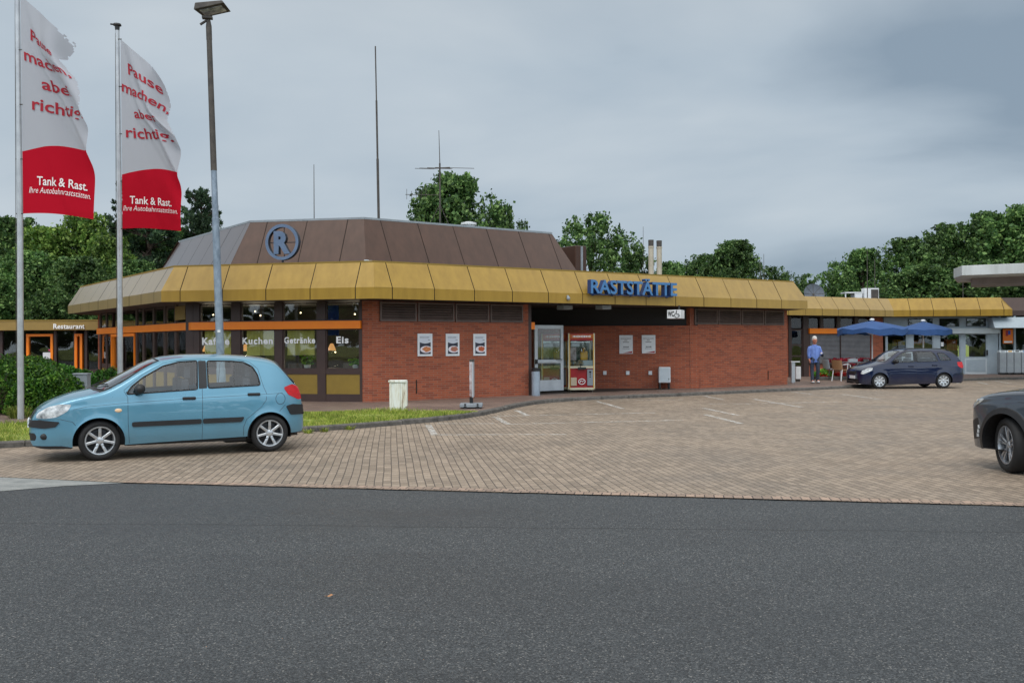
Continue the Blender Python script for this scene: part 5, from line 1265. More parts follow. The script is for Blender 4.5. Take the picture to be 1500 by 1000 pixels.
FABIA = dict(L=4.05, fa=.88, ra=3.19, Rw=.272, rr=.19, W=.785, spokes=8, style='cover', tw=.175, floor=.17, beltz=.76, cabin=(1.2, 3.9), roof=1.42, seats=(2.05, 2.9),
    zt=[(0, .42), (.012, .52), (.04, .62), (.1, .70), (.2, .765), (.4, .825), (.62, .872), (.9, .935), (1.04, .985), (1.28, 1.12), (1.615, 1.316), (1.876, 1.375), (2.323, 1.402), (2.846, 1.408), (3.22, 1.396), (3.55, 1.36), (3.68, 1.30), (3.86, 1.06), (3.97, .93), (4.01, .74), (4.04, .52), (4.05, .45)],
    ze=[(0, .40), (.012, .49), (.04, .57), (.1, .65), (.2, .70), (.4, .765), (.62, .815), (.9, .875), (1.1, .93), (1.28, 1.03), (1.6, 1.235), (1.85, 1.325), (2.32, 1.352), (2.85, 1.356), (3.22, 1.34), (3.5, 1.295), (3.68, 1.18), (3.86, .99), (3.97, .87), (4.01, .70), (4.04, .5), (4.05, .43)],
    zb=[(0, .34), (.03, .22), (.1, .165), (.9, .155), (3.2, .175), (3.9, .22), (4.03, .3), (4.05, .38)],
    w=[(0, .45), (.015, .54), (.06, .62), (.14, .69), (.3, .745), (.6, .78), (1.2, .795), (2.8, .795), (3.3, .785), (3.7, .745), (3.9, .68), (4.0, .58), (4.05, .48)],
    s=[(.1, .93), (.3, .985), (.5, 1.0), (.7, .99), (.85, .97), (.95, .945), (1.2, .87), (1.36, .80), (1.5, .74)],
    crease=[(0, .6), (1.2, .74), (3.5, .80), (4.05, .80)], arch=[(.875, .26, .315), (3.185, .26, .315)],
    regions=[
        dict(name='arch_gap', dom='side', poly=circ(.875, .26, .315), mat=None), dict(name='arch_gap', dom='side', poly=circ(3.185, .26, .315), mat=None),
        dict(name='front_window', dom='side', poly=rounded([(1.33, .925), (1.45, 1.06), (1.70, 1.235), (1.88, 1.295), (2.12, 1.305), (2.12, .935)], .03), mat='cglass', seal=.012),
        dict(name='rear_window', dom='side', poly=rounded([(2.235, .94), (2.235, 1.305), (2.78, 1.30), (2.90, 1.20), (3.0, .965)], .03), mat='cglass', seal=.012),
        dict(name='door_pillar', dom='side', poly=[(2.14, .94), (2.14, 1.308), (2.22, 1.308), (2.22, .942)], mat='black'),
        dict(name='quarter_window', dom='side', poly=rounded([(2.99, 1.25), (3.24, 1.235), (3.46, 1.03), (3.47, 1.0), (3.10, .985)], .04), mat='cglass', seal=.012),
        dict(name='headlight', dom='side', poly=rounded([(.05, .53), (.10, .635), (.33, .725), (.56, .74), (.53, .66), (.30, .565), (.12, .51)], .03), mat='headlight', off=.005, skirt=True),
        dict(name='tail_light', dom='side', poly=rounded([(3.70, .93), (3.99, .93), (4.01, .72), (3.85, .71), (3.72, .78)], .03), mat='taillight', off=.006, skirt=True),
        dict(name='windscreen', dom='top', poly=[(1.66, 0), (1.67, -.35), (1.70, -.51), (1.58, -.535), (1.3, -.60), (1.10, -.645), (1.01, -.45), (.98, -.2), (.97, 0), (.97, .1), (1.66, .1)], mat='cglass', seal=.012),
        dict(name='tailgate_window', dom='top', poly=[(3.66, 0), (3.665, -.45), (3.67, -.52), (3.8, -.55), (3.90, -.56), (3.91, 0), (3.91, .1), (3.66, .1)], mat='cglass', seal=.012)],
    lines=[[(1.26, .90), (1.24, .72), (1.25, .2)], [(2.175, 1.33), (2.175, .2)], [(3.05, .95), (3.06, .75), (2.90, .55), (2.84, .2)], [(1.2, .715), (2.17, .755), (3.05, .785), (3.6, .80)], [(2.80, 1.30), (2.80, .96)]],
    mirror=(1.42, .93), mirmat=None, handles=[(2.0, .79), (2.86, .82)], handmat=None, wiper=.97, extras=[estate_extras])
def shorten(spec, x0, k):                     # a shorter nose ahead of the front axle
    cut = x0 * (1 - k); wx = lambda x: (x if x > x0 else x0 - (x0 - x) * k) - cut; wp = lambda ps: [(wx(p[0]),) + tuple(p[1:]) for p in ps]
    for q in ('zt', 'ze', 'zb', 'w', 'crease', 'arch'): spec[q] = wp(spec[q])
    spec['arch'] = [(spec['arch'][0][0],) + tuple(spec['arch'][0][1:]), spec['arch'][1]]; na = 0
    for r_ in spec['regions']:
        if r_['name'] == 'arch_gap': r_['poly'] = circ(*spec['arch'][na]); na += 1
        else: r_['poly'] = wp(r_['poly'])
    spec['lines'] = [wp(l) for l in spec['lines']]; spec['handles'] = wp(spec['handles']); spec['mirror'] = (wx(spec['mirror'][0]), spec['mirror'][1]); spec['wiper'] = wx(spec['wiper'])
    for q in ('L', 'fa', 'ra'): spec[q] = wx(spec[q])
    spec['cabin'] = tuple(wx(x) for x in spec['cabin']); spec['seats'] = tuple(wx(x) for x in spec['seats'])
shorten(FABIA, .88, .76)
NAVY = paint('navy_paint', lin(4, 20, 54), .1)
FABIA['mirmat'] = MAT['black']; FABIA['handmat'] = NAVY
pf, pr = G(1289.7, 569.8), G(1382.8, 569.0); u = (pr - pf).normalized(); nrm_ = Vector((-u.y, u.x, 0)); mid = (pf + pr) / 2 + nrm_ * .76
estate = make_car('parked_car', 'dark blue estate car with roof rails, parked in front of the blue parasols', FABIA, (mid.x, mid.y, 0.01), R(3), NAVY)

# ---- dark grey off-road car whose front corner is in the picture
def suv_extras(root, xm, S3, T3, Y):
    mb = MB(); mb.box((.02 - xm, 0, .62), (.05, .9, .26)); mb.build('grille', MAT['black'], root, world=False, bevel=.03)
    for sd in (-1, 1):
        mb = MB()
        for i in range(3): mb.box((.285 - xm + .01 * i, sd * (float(Y(.285, .5)) + .0), .43 + i * .055), (.03, .03, .045))
        mb.build('fog_lamp', MAT['headlight'], root, world=False)
    for (cx_, cz_, r_) in SUV['arch']:
        for sd in (-1, 1):
            mb = MB(); n = 30
            for i in range(n):
                a0, a1 = math.pi * (1.06 - 1.12 * i / n), math.pi * (1.06 - 1.12 * (i + 1) / n)
                q = []
                for a in (a0, a1):
                    for rr_, o in ((r_ - .005, .018), (r_ + .065, .016), (r_ + .075, -.01), (r_ - .005, -.03)):
                        x, z = cx_ + rr_ * math.cos(a), cz_ + rr_ * math.sin(a); q.append(Vector((x - xm, sd * (float(Y(x, z)) + o), z)))
                for k in range(4):
                    f = [q[k], q[(k + 1) % 4], q[4 + (k + 1) % 4], q[4 + k]]; mb.face(f if sd > 0 else f[::-1])
            mb.build('arch_cladding', MAT['black'], root, world=False)
SUV = dict(L=4.55, fa=.80, ra=3.65, Rw=.345, rr=.245, W=.93, spokes=5, style='double', tw=.235, steer=R(-22), floor=.24, beltz=.95, cabin=(1.5, 4.1), roof=1.6, seats=(2.4, 3.3), flare=.02, rad=.075,
    zt=[(0, .52), (.012, .64), (.035, .80), (.09, .92), (.2, .985), (.5, 1.045), (.9, 1.09), (1.3, 1.125), (1.45, 1.19), (1.9, 1.42), (2.25, 1.56), (2.6, 1.61), (3.0, 1.60), (3.6, 1.50), (4.0, 1.36), (4.3, 1.2), (4.42, 1.1), (4.5, .8), (4.55, .6)],
    ze=[(0, .50), (.012, .60), (.035, .74), (.09, .85), (.2, .91), (.5, .98), (.9, 1.03), (1.3, 1.06), (1.5, 1.12), (1.9, 1.34), (2.25, 1.49), (2.6, 1.545), (3.0, 1.535), (3.6, 1.43), (4.0, 1.27), (4.3, 1.1), (4.42, 1.0), (4.5, .75), (4.55, .58)],
    zb=[(0, .42), (.03, .32), (.1, .27), (.5, .26), (3.9, .3), (4.45, .36), (4.55, .5)],
    w=[(0, .58), (.02, .68), (.07, .755), (.15, .815), (.3, .87), (.6, .915), (1.0, .932), (3.4, .935), (3.9, .91), (4.2, .86), (4.45, .76), (4.55, .6)],
    s=[(.2, .95), (.4, .99), (.6, 1.0), (.8, .995), (.95, .975), (1.05, .95), (1.3, .86), (1.55, .76), (1.7, .7)],
    crease=[(0, .8), (1.2, .92), (4.55, .98)], arch=[(.80, .345, .405), (3.65, .345, .405)],
    regions=[
        dict(name='arch_gap', dom='side', poly=circ(.80, .345, .405), mat=None), dict(name='arch_gap', dom='side', poly=circ(3.65, .345, .405), mat=None),
        dict(name='front_window', dom='side', poly=rounded([(1.55, 1.06), (1.95, 1.30), (2.25, 1.42), (2.6, 1.48), (2.6, 1.07)], .04), mat='cglass', seal=.014),
        dict(name='rear_window', dom='side', poly=rounded([(2.68, 1.07), (2.68, 1.48), (3.1, 1.46), (3.5, 1.37), (3.85, 1.15), (3.8, 1.09)], .05), mat='cglass', seal=.014),
        dict(name='headlight', dom='side', poly=rounded([(.06, .775), (.075, .82), (.2, .885), (.36, .91), (.37, .885), (.27, .83), (.13, .765)], .03), mat='headlight', off=.006, skirt=True),
        dict(name='tail_light', dom='side', poly=rounded([(4.1, .98), (4.44, .98), (4.46, .88), (4.15, .88)], .03), mat='taillight', off=.006, skirt=True),
        dict(name='bumper_trim', dom='side', poly=rounded([(.13, .36), (.10, .60), (.28, .66), (.34, .40)], .03), mat='black', off=.002, skirt=True),
        dict(name='windscreen', dom='top', poly=[(2.2, 0), (2.21, -.4), (2.24, -.58), (2.0, -.65), (1.5, -.74), (1.40, -.4), (1.38, 0), (1.38, .1), (2.2, .1)], mat='cglass', seal=.014),
        dict(name='tailgate_window', dom='top', poly=[(3.7, 0), (3.7, -.5), (4.2, -.58), (4.28, -.4), (4.29, 0), (4.29, .1), (3.7, .1)], mat='cglass', seal=.014)],
    lines=[[(1.42, 1.03), (1.36, .9), (1.36, .3)], [(2.64, 1.5), (2.64, .3)], [(3.75, 1.1), (3.6, .9), (3.25, .6), (3.22, .32)], [(.45, .93), (.8, .97), (1.35, 1.0)], [(1.0, .90), (1.36, .88), (2.6, .90), (3.6, .93)]],
    toplines=[[(.11, 0), (.13, -.45), (.2, -.7), (.5, -.80), (1.0, -.82), (1.4, -.8)]],
    mirror=(1.75, 1.12), mirmat='black', handles=[(2.45, .93), (3.4, .95)], handmat='black', wiper=1.38, extras=[suv_extras])
GREYP = paint('dark_grey_paint', lin(80, 88, 98), .5)
hd = R(90 + 16); ux = Vector((-math.cos(hd), -math.sin(hd), 0)); un = Vector((-ux.y, ux.x, 0))
cp = G(1478, 693); xm_ = (SUV['fa'] + SUV['ra']) / 2
cp.x += .06
mid = cp + ux * (xm_ - SUV['fa']) + un * .80
suv = make_car('parked_car', 'dark grey off-road car cut by the right edge, only its front corner in view', SUV, (mid.x, mid.y, 0.01), math.atan2(ux.y, ux.x), GREYP)
# ================================================================== SIGNS
gF = Seg(FO[0], FO[1]); gF2 = Seg(FO[6], FO[0])
so = .16
s0, s1 = gF.s(863.8, so), gF.s(990, so); zb_ = (gF.z(870, 429.3, so) + gF.z(985, 432.8, so)) / 2; hh = gF.z(868, 410.3, so) - gF.z(868, 429.2, so)
t = thing('roof_sign', 'blue block letters spelling RASTSTÄTTE on the ochre eaves', 'sign', gF.P((s0 + s1) / 2, so, zb_))
v, f = text('RASTSTÄTTE', s1 - s0, hh, .022, 0)
# split the word into its letters
par = list(range(len(v)))
def find(a):
    while par[a] != a: par[a] = par[par[a]]; a = par[a]
    return a
for q in f:
    for k in q[1:]: par[find(k)] = find(q[0])
isl = {}
for q in f: isl.setdefault(find(q[0]), []).append(q)
groups = []
for r_, qs in sorted(isl.items(), key=lambda kv: min(v[k][0] for q in kv[1] for k in q)):
    x0 = min(v[k][0] for q in qs for k in q); x1 = max(v[k][0] for q in qs for k in q)
    for g_ in groups:
        ov = min(x1, g_[1]) - max(x0, g_[0])
        if ov > .5 * min(x1 - x0, g_[1] - g_[0]): g_[0] = min(x0, g_[0]); g_[1] = max(x1, g_[1]); g_[2] += qs; break
    else: groups.append([x0, x1, list(qs)])
def solid(g, qs, v, s0, zb, off, depth):
    front = MB(); side = MB(); cnt = {}
    for q in qs:
        front.face([g.P(s0 + v[k][0], off, zb + v[k][1]) for k in q])
        for a, b in zip(q, q[1:] + q[:1]):
            key = (min(a, b), max(a, b)); cnt.setdefault(key, []).append((a, b))
    for key, es in cnt.items():
        if len(es) == 1:
            a, b = es[0]; P = lambda k, o: g.P(s0 + v[k][0], o, zb + v[k][1]); side.face([P(a, off - .002), P(a, off - depth), P(b, off - depth), P(b, off - .002)])
    return front, side
for x0, x1, qs in groups:
    fr, sd = solid(gF, qs, v, s0, zb_, so + .07, .17)
    o = sd.build('letter', MAT['lettside'], t); fr.build('letter_face', MAT['lettblue'], o)
mb = MB(); mb.wbox(gF, s0 + .05, s1 - .1, zb_ - .05, zb_ - .015, so - .06, so - .02)
for i in range(5):
    s_ = s0 + .2 + (s1 - s0 - .5) * i / 4; mb.wbox(gF, s_, s_ + .04, zb_ - .07, zb_ + .3, -.3, so - .08)
mb.build('rail', MAT['lettside'], t)
# ringed R on the eaves
off = -.62; cs = gF2.s(414.6, off); cz_ = gF2.z(414.6, 354.8, off); Pc = gF2.P(cs, off, cz_); ro = (gF2.s(438.8, off) - gF2.s(390.3, off)) / 2
t = thing('ring_sign', 'steel blue R inside a ring, standing on the ochre eaves', 'sign', gF2.P(cs, off, 3.85))
Mr = Matrix(((gF2.d.x, 0, gF2.n.x, Pc.x), (gF2.d.y, 0, gF2.n.y, Pc.y), (0, 1, 0, Pc.z), (0, 0, 0, 1)))
mb = MB(); mb.lathe([(ro, .055), (ro * .83, .055)], Mr, 48); o2 = None
md = MB(); md.lathe([(ro, .053), (ro, -.09), (ro * .83, -.09), (ro * .83, .053)], Mr, 48); rg = md.build('ring', MAT['logoside'], t, smooth=False); mb.build('ring_face', MAT['logoblue'], rg)
lv, lf = text('R', ro * 1.0, ro * 1.12, .05, 0); sL = cs - ro * .50
fr, sd = solid(gF2, lf, lv, sL, cz_ - ro * .58, off + .05, .14); o = sd.build('letter', MAT['logoside'], t); fr.build('letter_face', MAT['logoblue'], o)
mb = MB(); mb.tube([Pc + Vector((0, 0, -ro)), Vector((Pc.x, Pc.y, 3.8))], .03, 8); mb.tube([gF2.P(cs - .5, off - .1, cz_ - ro * .0), gF2.P(cs + .5, off - .1, cz_)], .012, 6); mb.tube([gF2.P(cs, off - .1, cz_ - ro), gF2.P(cs, off - .1, cz_ + ro)], .012, 6); mb.build('bracket', MAT['logoside'], t)
# WC sign box
p0, p1, p2 = AT(977.3, 30.25), AT(997.3, 29.95), AT(1002.8, 30.5)
gw1 = Seg(p0, p1); wz0_, wz1_ = HZ(985, 466.3, 30.1), HZ(985, 453.8, 30.1)
t = thing('toilet_sign', 'white box sign reading WC with a wheelchair symbol, hanging under the eaves', 'sign', ((p0.x + p1.x) / 2, p0.y, wz0_))
mb = MB(); e_ = gw1.L; mb.obox(Vector((p0.x, p0.y, wz0_)), p1 - p0, p2 - p1, Vector((0, 0, wz1_ - wz0_))); mb.build('sign_box', MAT['white'], t, bevel=.01)
mb = MB(); x_, y_ = text('WC', e_ * .46, (wz1_ - wz0_) * .55, .045, 0); mb.raw([gw1.P(.03 + a, .004, wz0_ + .07 + b) for a, b, c in x_], y_); mb.build('lettering', MAT['lettblack'], t)
mb = MB(); H_ = wz1_ - wz0_; cx_ = e_ * .76; zz_ = lambda k: wz0_ + H_ * k
mb.tube([gw1.P(cx_ - .03, .006, zz_(.80)), gw1.P(cx_ - .02, .006, zz_(.5)), gw1.P(cx_ + .05, .006, zz_(.48)), gw1.P(cx_ + .08, .006, zz_(.24))], .012, 5)
mb.tube([gw1.P(cx_ - .02 + .075 * math.cos(a), .006, zz_(.36) + .075 * math.sin(a)) for a in np.linspace(.6 * math.pi, 1.95 * math.pi, 14)], .01, 5); mb.blob(gw1.P(cx_ - .03, .008, zz_(.86)), .018, 8, 6)
mb.build('wheelchair_symbol', MAT['lettblack'], t)
mb = MB(); mb.wbox(gw1, e_ * .5, e_ * .5 + .04, wz1_, FZ0, -.33, -.29); mb.build('hanger', MAT['black'], t)
def smudge(mb, g, a, b, z, off, h, n):
    # writing too small to be read in the photograph: broken grey strokes
    x = a
    while x < b - .01:
        l = random.uniform(.5, 1.3) * h; mb.wbox(g, x, min(x + l, b), z, z + h * random.uniform(.7, 1), off, off + .002); x += l + h * .35
# framed menu pictures on the brick
food = [M('food_red', lin(176, 70, 50), lin(224, 160, 90), scale=30, rough=.6), M('food_pink', lin(200, 90, 110), lin(150, 130, 60), scale=26, rough=.6), M('food_orange', lin(206, 110, 60), lin(170, 70, 44), scale=30, rough=.6)]
posterdark = M('poster_dark', lin(44, 46, 62), rough=.5); plate_m = M('plate_white', lin(228, 220, 226), rough=.4); pale = M('poster_pale', lin(206, 212, 222), rough=.5)
def poster(x0, x1, y0, y1, fm, label):
    s0, s1 = g1.s(x0, .03), g1.s(x1, .03); z1, z0 = g1.z((x0 + x1) / 2, y0, .03), g1.z((x0 + x1) / 2, y1, .03); W = s1 - s0; H = z1 - z0
    t = thing('menu_poster', label, 'poster', g1.P((s0 + s1) / 2, 0, z0), 0, 'menu posters on the brick wall')
    mb = MB(); mb.wbox(g1, s0, s1, z0, z1, .004, .03); mb.build('poster_frame', MAT['white'], t, bevel=.006)
    b = .06; mb = MB(); mb.wbox(g1, s0 + b, s1 - b, z0 + b, z1 - b, .031, .033); mb.build('sheet', pale, t)
    mb = MB(); n = 14; x = lambda k: s0 + b + (W - 2 * b) * k
    top = [z0 + H * (.62 - .05 * math.sin(k / n * math.pi * 1.1) - .02 * k / n) for k in range(n + 1)]
    for k in range(n): mb.face([g1.P(x(k / n), .036, z0 + b), g1.P(x((k + 1) / n), .036, z0 + b), g1.P(x((k + 1) / n), .036, top[k + 1]), g1.P(x(k / n), .036, top[k])])
    mb.build('photo_ground', posterdark, t)
    def ell(cx, cz, rx, rz, o, jit=0):
        mb = MB(); P = []
        for i in range(26):
            a = 2 * math.pi * i / 26; k = 1 + random.uniform(-jit, jit); xx = min(cx + rx * math.cos(a) * k, s1 - b); P.append(g1.P(xx, o, cz + rz * math.sin(a) * k))
        for i in range(26): mb.face([g1.P(min(cx, s1 - b), o, cz), P[i], P[(i + 1) % 26]])
        return mb
    ell(s0 + W * .56, z0 + H * .30, W * .40, H * .155, .038).build('plate', plate_m, t)
    ell(s0 + W * .60, z0 + H * .31, W * .27, H * .11, .040, .18).build('food', fm, t)
    mb = MB(); smudge(mb, g1, s0 + W * .14, s0 + W * .74, z0 + H * .815, .034, H * .035, 0); smudge(mb, g1, s0 + W * .70, s0 + W * .86, z0 + H * .70, .034, H * .035, 0)
    mb.build('lettering', MAT['lettgrey'], t)
poster(611.8, 633.4, 488.4, 521.6, food[0], 'leftmost menu poster, a plate of red and beige food')
poster(653.2, 673.0, 488.6, 521.2, food[1], 'middle menu poster, a plate with pink and brown food')
poster(693.4, 712.3, 488.8, 520.8, food[2], 'rightmost menu poster, a plate of orange food')
def board(x0, x1, y0, y1, label):
    s0, s1 = gb.s(x0, .03), gb.s(x1, .03); z1, z0 = gb.z((x0 + x1) / 2, y0, .03), gb.z((x0 + x1) / 2, y1, .03); W = s1 - s0; H = z1 - z0
    t = thing('notice_board', label, 'poster', gb.P((s0 + s1) / 2, 0, z0), 0, 'white price notices in the porch')
    mb = MB(); mb.wbox(gb, s0, s1, z0, z1, .004, .03); mb.build('board', MAT['white'], t, bevel=.02)
    mb = MB()
    for k, (a, b, h) in enumerate(((.12, .88, .04), (.38, .62, .05), (.28, .72, .06), (.3, .7, .07), (.25, .75, .03))):
        z = z0 + H * (.80, .70, .60, .34, .26)[k]; smudge(mb, gb, s0 + W * a, s0 + W * b, z, .031, H * h * .8, 0)
    mb.build('lettering', MAT['lettblack'], t)
    mb = MB(); P = [gb.P(s0 + W * .25, .032, z0 + H * .04), gb.P(s1 - W * .05, .032, z0 + H * .04), gb.P(s1 - W * .05, .032, z0 + H * .14)]; mb.face(P); mb.build('red_corner', MAT['red'], t)
board(907, 926.8, 490.8, 518, 'left white price notice on the porch wall')
board(940, 960, 490.6, 517.6, 'right white price notice on the porch wall')

# ================================================================== ROOF THINGS
def mast(px, ytop, D, label, r=.03, z0=3.8, segs=1, grp='thin rods on the roofs', lean=0):
    p = AT(px, D); zt_ = HZ(px, ytop, D); mb = MB()
    if segs == 1: mb.tube([(p.x, p.y, z0), (p.x + lean, p.y, zt_)], [r, r * .6], 6)
    else:
        h = zt_ - z0; mb.tube([(p.x, p.y, z0), (p.x + lean * .4, p.y, z0 + h * .42)], r, 8); mb.tube([(p.x + lean * .4, p.y, z0 + h * .42), (p.x + lean * .7, p.y, z0 + h * .72)], r * .75, 8); mb.tube([(p.x + lean * .7, p.y, z0 + h * .72), (p.x + lean, p.y, zt_)], r * .5, 8)
    o = mb.build('antenna_rod', MAT['galvdark']); return tag(o, label, 'antenna', grp)
mast(556, 68, 33.5, 'tallest rod antenna, rising in three sections from the brown roof', .045, 5.3, 3, lean=-.10)
mast(461, 241, 32, 'thin short rod antenna on the brown roof right of the ringed R', .018, 5.3)
mast(943, 332, 39, 'hair thin rod left of the twin flues', .012)
mast(1114, 380, 41, 'thin rod on the ochre roof, left one of the close pair', .018)
mast(1119.5, 372, 41.5, 'thin rod on the ochre roof, right one of the close pair', .014)
mast(1271, 367, 47, 'left tall rod beside the air conditioner', .022); mast(1282, 380, 47.5, 'right shorter rod beside the air conditioner', .022)
mast(1411, 406, 47, 'rod below the corner of the petrol canopy', .022, 3.6)
# aerial with crossbars
D = 36; p = AT(645.5, D); zt_ = HZ(645, 191, D); zb2 = HZ(645, 247, D); k_ = D / 1400
t = thing('rooftop_aerial', 'television aerial with long crossbars on a mast in front of the tree', 'antenna', (p.x, p.y, 5.3))
mb = MB(); mb.tube([(p.x, p.y, 5.3), (p.x, p.y, zb2 + .2)], .032, 8); mb.tube([(p.x, p.y, zb2 + .2), (p.x - .03, p.y, zt_)], [.018, .01], 6); mb.build('mast', MAT['galvdark'], t)
bd = Vector((.80, .6, 0)).normalized(); mb = MB()
c0 = Vector((p.x, p.y - .05, zb2))
mb.tube([c0 - bd * .45 + Vector((0, 0, -.06)), c0 + bd * .45 + Vector((0, 0, .08))], .02, 6); mb.build('boom', MAT['galvdark'], t)
for i, (o, x0, x1, dz) in enumerate(((-.42, 622, 651, .0), (-.15, 619.5, 670, 0), (.15, 621, 657, .05), (.42, 624, 684, .1))):
    c = c0 + bd * o + Vector((0, 0, o * .15)); ex = Vector((1, -.25, -.075)).normalized(); mb = MB(); mb.tube([c + ex * (x0 - 645.5) * k_, c + ex * (x1 - 645.5) * k_], .011, 5); mb.build('crossbar', MAT['galvdark'], t)
mb = MB()
for i in range(5):
    x = p.x - 1.25 + i * .18; mb.tube([(x, p.y, HZ(600, 292, D)), (x, p.y, HZ(600, 277 + 3 * (i % 2), D))], .009, 5)
mb.tube([(p.x - 1.3, p.y, HZ(600, 285, D)), (p.x, p.y, HZ(600, 286, D))], .012, 5); mb.build('side_dipole', MAT['galvdark'], t)
mb = MB(); mb.tube([(p.x - .9, p.y + .3, 5.3), (p.x, p.y, HZ(600, 300, D))], .015, 5); mb.tube([(p.x + .7, p.y + .3, 5.3), (p.x, p.y, HZ(600, 300, D))], .015, 5); mb.build('stay', MAT['galvdark'], t)
# roof vent cap
p = AT(687.5, 37); mb = MB(); mb.lathe([(.24, 5.2), (.24, HZ(687, 329.5, 37)), (.3, HZ(687, 329.5, 37)), (.3, HZ(687, 326.5, 37)), (.12, HZ(687, 325, 37)), (0, HZ(687, 325, 37))], Matrix.Translation((p.x, p.y, 0)), 18); o = mb.build('roof_vent', MAT['white']); tag(o, 'small white vent cap peeping over the brown roof', 'vent')
# flood light on the eaves corner
p = AT(543, 26.3); t = thing('eaves_floodlight', 'small white floodlight lying on the ochre eaves at the corner below the brown roof', 'lamp', (p.x, p.y, 3.86))
mb = MB(); mb.box((p.x, p.y, 3.93), (.26, .12, .07), R(20)); mb.build('housing', MAT['white'], t, bevel=.02); mb = MB(); mb.box((p.x - .1, p.y - .05, 3.92), (.1, .1, .12), R(-20)); mb.build('lens', MAT['shoplight'], t, bevel=.01)
# twin flues
D = 38
for px, label in ((954.3, 'left of the two cream flue pipes on the roof'), (966.3, 'right of the two cream flue pipes on the roof')):
    p = AT(px, D); zt_ = HZ(px, 351.5 if px < 960 else 352.5, D); r = .105; t = thing('flue_pipe', label, 'flue', (p.x, p.y, 3.8), 0, 'flue pipes on the roof')
    T_ = Matrix.Translation((p.x, p.y, 0)); mb = MB(); mb.lathe([(r, 3.8), (r, zt_ - .32), (r + .012, zt_ - .31), (r + .012, zt_ - .26), (r, zt_ - .25), (r, zt_ - .05)], T_, 18); mb.build('pipe', MAT['cream'], t, smooth=False)
    mb = MB(); mb.lathe([(r, zt_ - .25), (r + .005, zt_ - .01), (r + .005, zt_), (r - .02, zt_), (r - .02, zt_ - .2)], T_, 18); mb.build('cap', MAT['galvdark'], t)
p = AT(962, 38); mb = MB(); mb.box((p.x, p.y, 3.86), (1.7, .9, .24), R(34)); o = mb.build('roof_plinth', MAT['brownroof'], None, bevel=.02); tag(o, 'low brown plinth below the two flue pipes', 'plinth')
# dish seen from behind
D = 46; p = AT(1192, D); zb2 = HZ(1192, 431, D); rx = 15 * D / 1400; t = thing('satellite_dish', 'grey mesh satellite dish seen from behind on the service roof', 'dish', (p.x, p.y, 3.7))
Md = Matrix.Translation((p.x, p.y, zb2)) @ Matrix.Rotation(R(70), 4, 'X'); mb = MB(); prof = [(rx * k / 8, .28 * (k / 8) ** 2 * rx) for k in range(9)]; mb.lathe(prof, Md, 28); mb.build('reflector', M('dish_mesh', lin(98, 106, 116), lin(78, 84, 94), scale=8, rough=.6), t, smooth=True)
mb = MB()
for k in range(8):
    a = math.pi * 2 * k / 8; mb.tube([Md @ Vector((0, 0, -.01)), Md @ Vector((rx * .5 * math.cos(a), rx * .5 * math.sin(a), .06 * rx)), Md @ Vector((rx * math.cos(a), rx * math.sin(a), .27 * rx))], .013, 4)
mb.tube([Md @ Vector((0, 0, 0)), (p.x, p.y, 3.6)], .05, 8); mb.build('ribs', MAT['galvdark'], t)
# air conditioner and flat box
D = 47; a_, b_ = AT(1266.5, D), AT(1288, D); gq = Seg(a_, b_); t = thing('air_conditioner', 'white air conditioning unit with a dark grille on the service roof', 'air conditioner', (gq.P(gq.L / 2).x, D, 3.68))
z0, z1 = 3.7, HZ(1277, 422, D); mb = MB(); mb.wbox(gq, 0, gq.L, z0, z1, -.4, 0); mb.build('housing', MAT['white'], t, bevel=.015); mb = MB()
mb.wbox(gq, gq.L * .46, gq.L * .96, z0 + .05, z1 - .06, .003, .008); mb.build('grille', MAT['galvdark'], t)
a_, b_ = AT(1239, D), AT(1264, D); gq = Seg(a_, b_); z1 = HZ(1250, 427.5, D); mb = MB(); mb.wbox(gq, 0, gq.L, z1 - .06, z1, -.7, 0); mb.wbox(gq, .0, .05, 3.6, z1 - .06, -.1, -.05); mb.wbox(gq, gq.L * .55, gq.L - .02, 3.6, z1 - .06, -.6, -.02); o = mb.build('roof_hatch', MAT['white']); tag(o, 'flat white roof hatch left of the air conditioner', 'hatch')

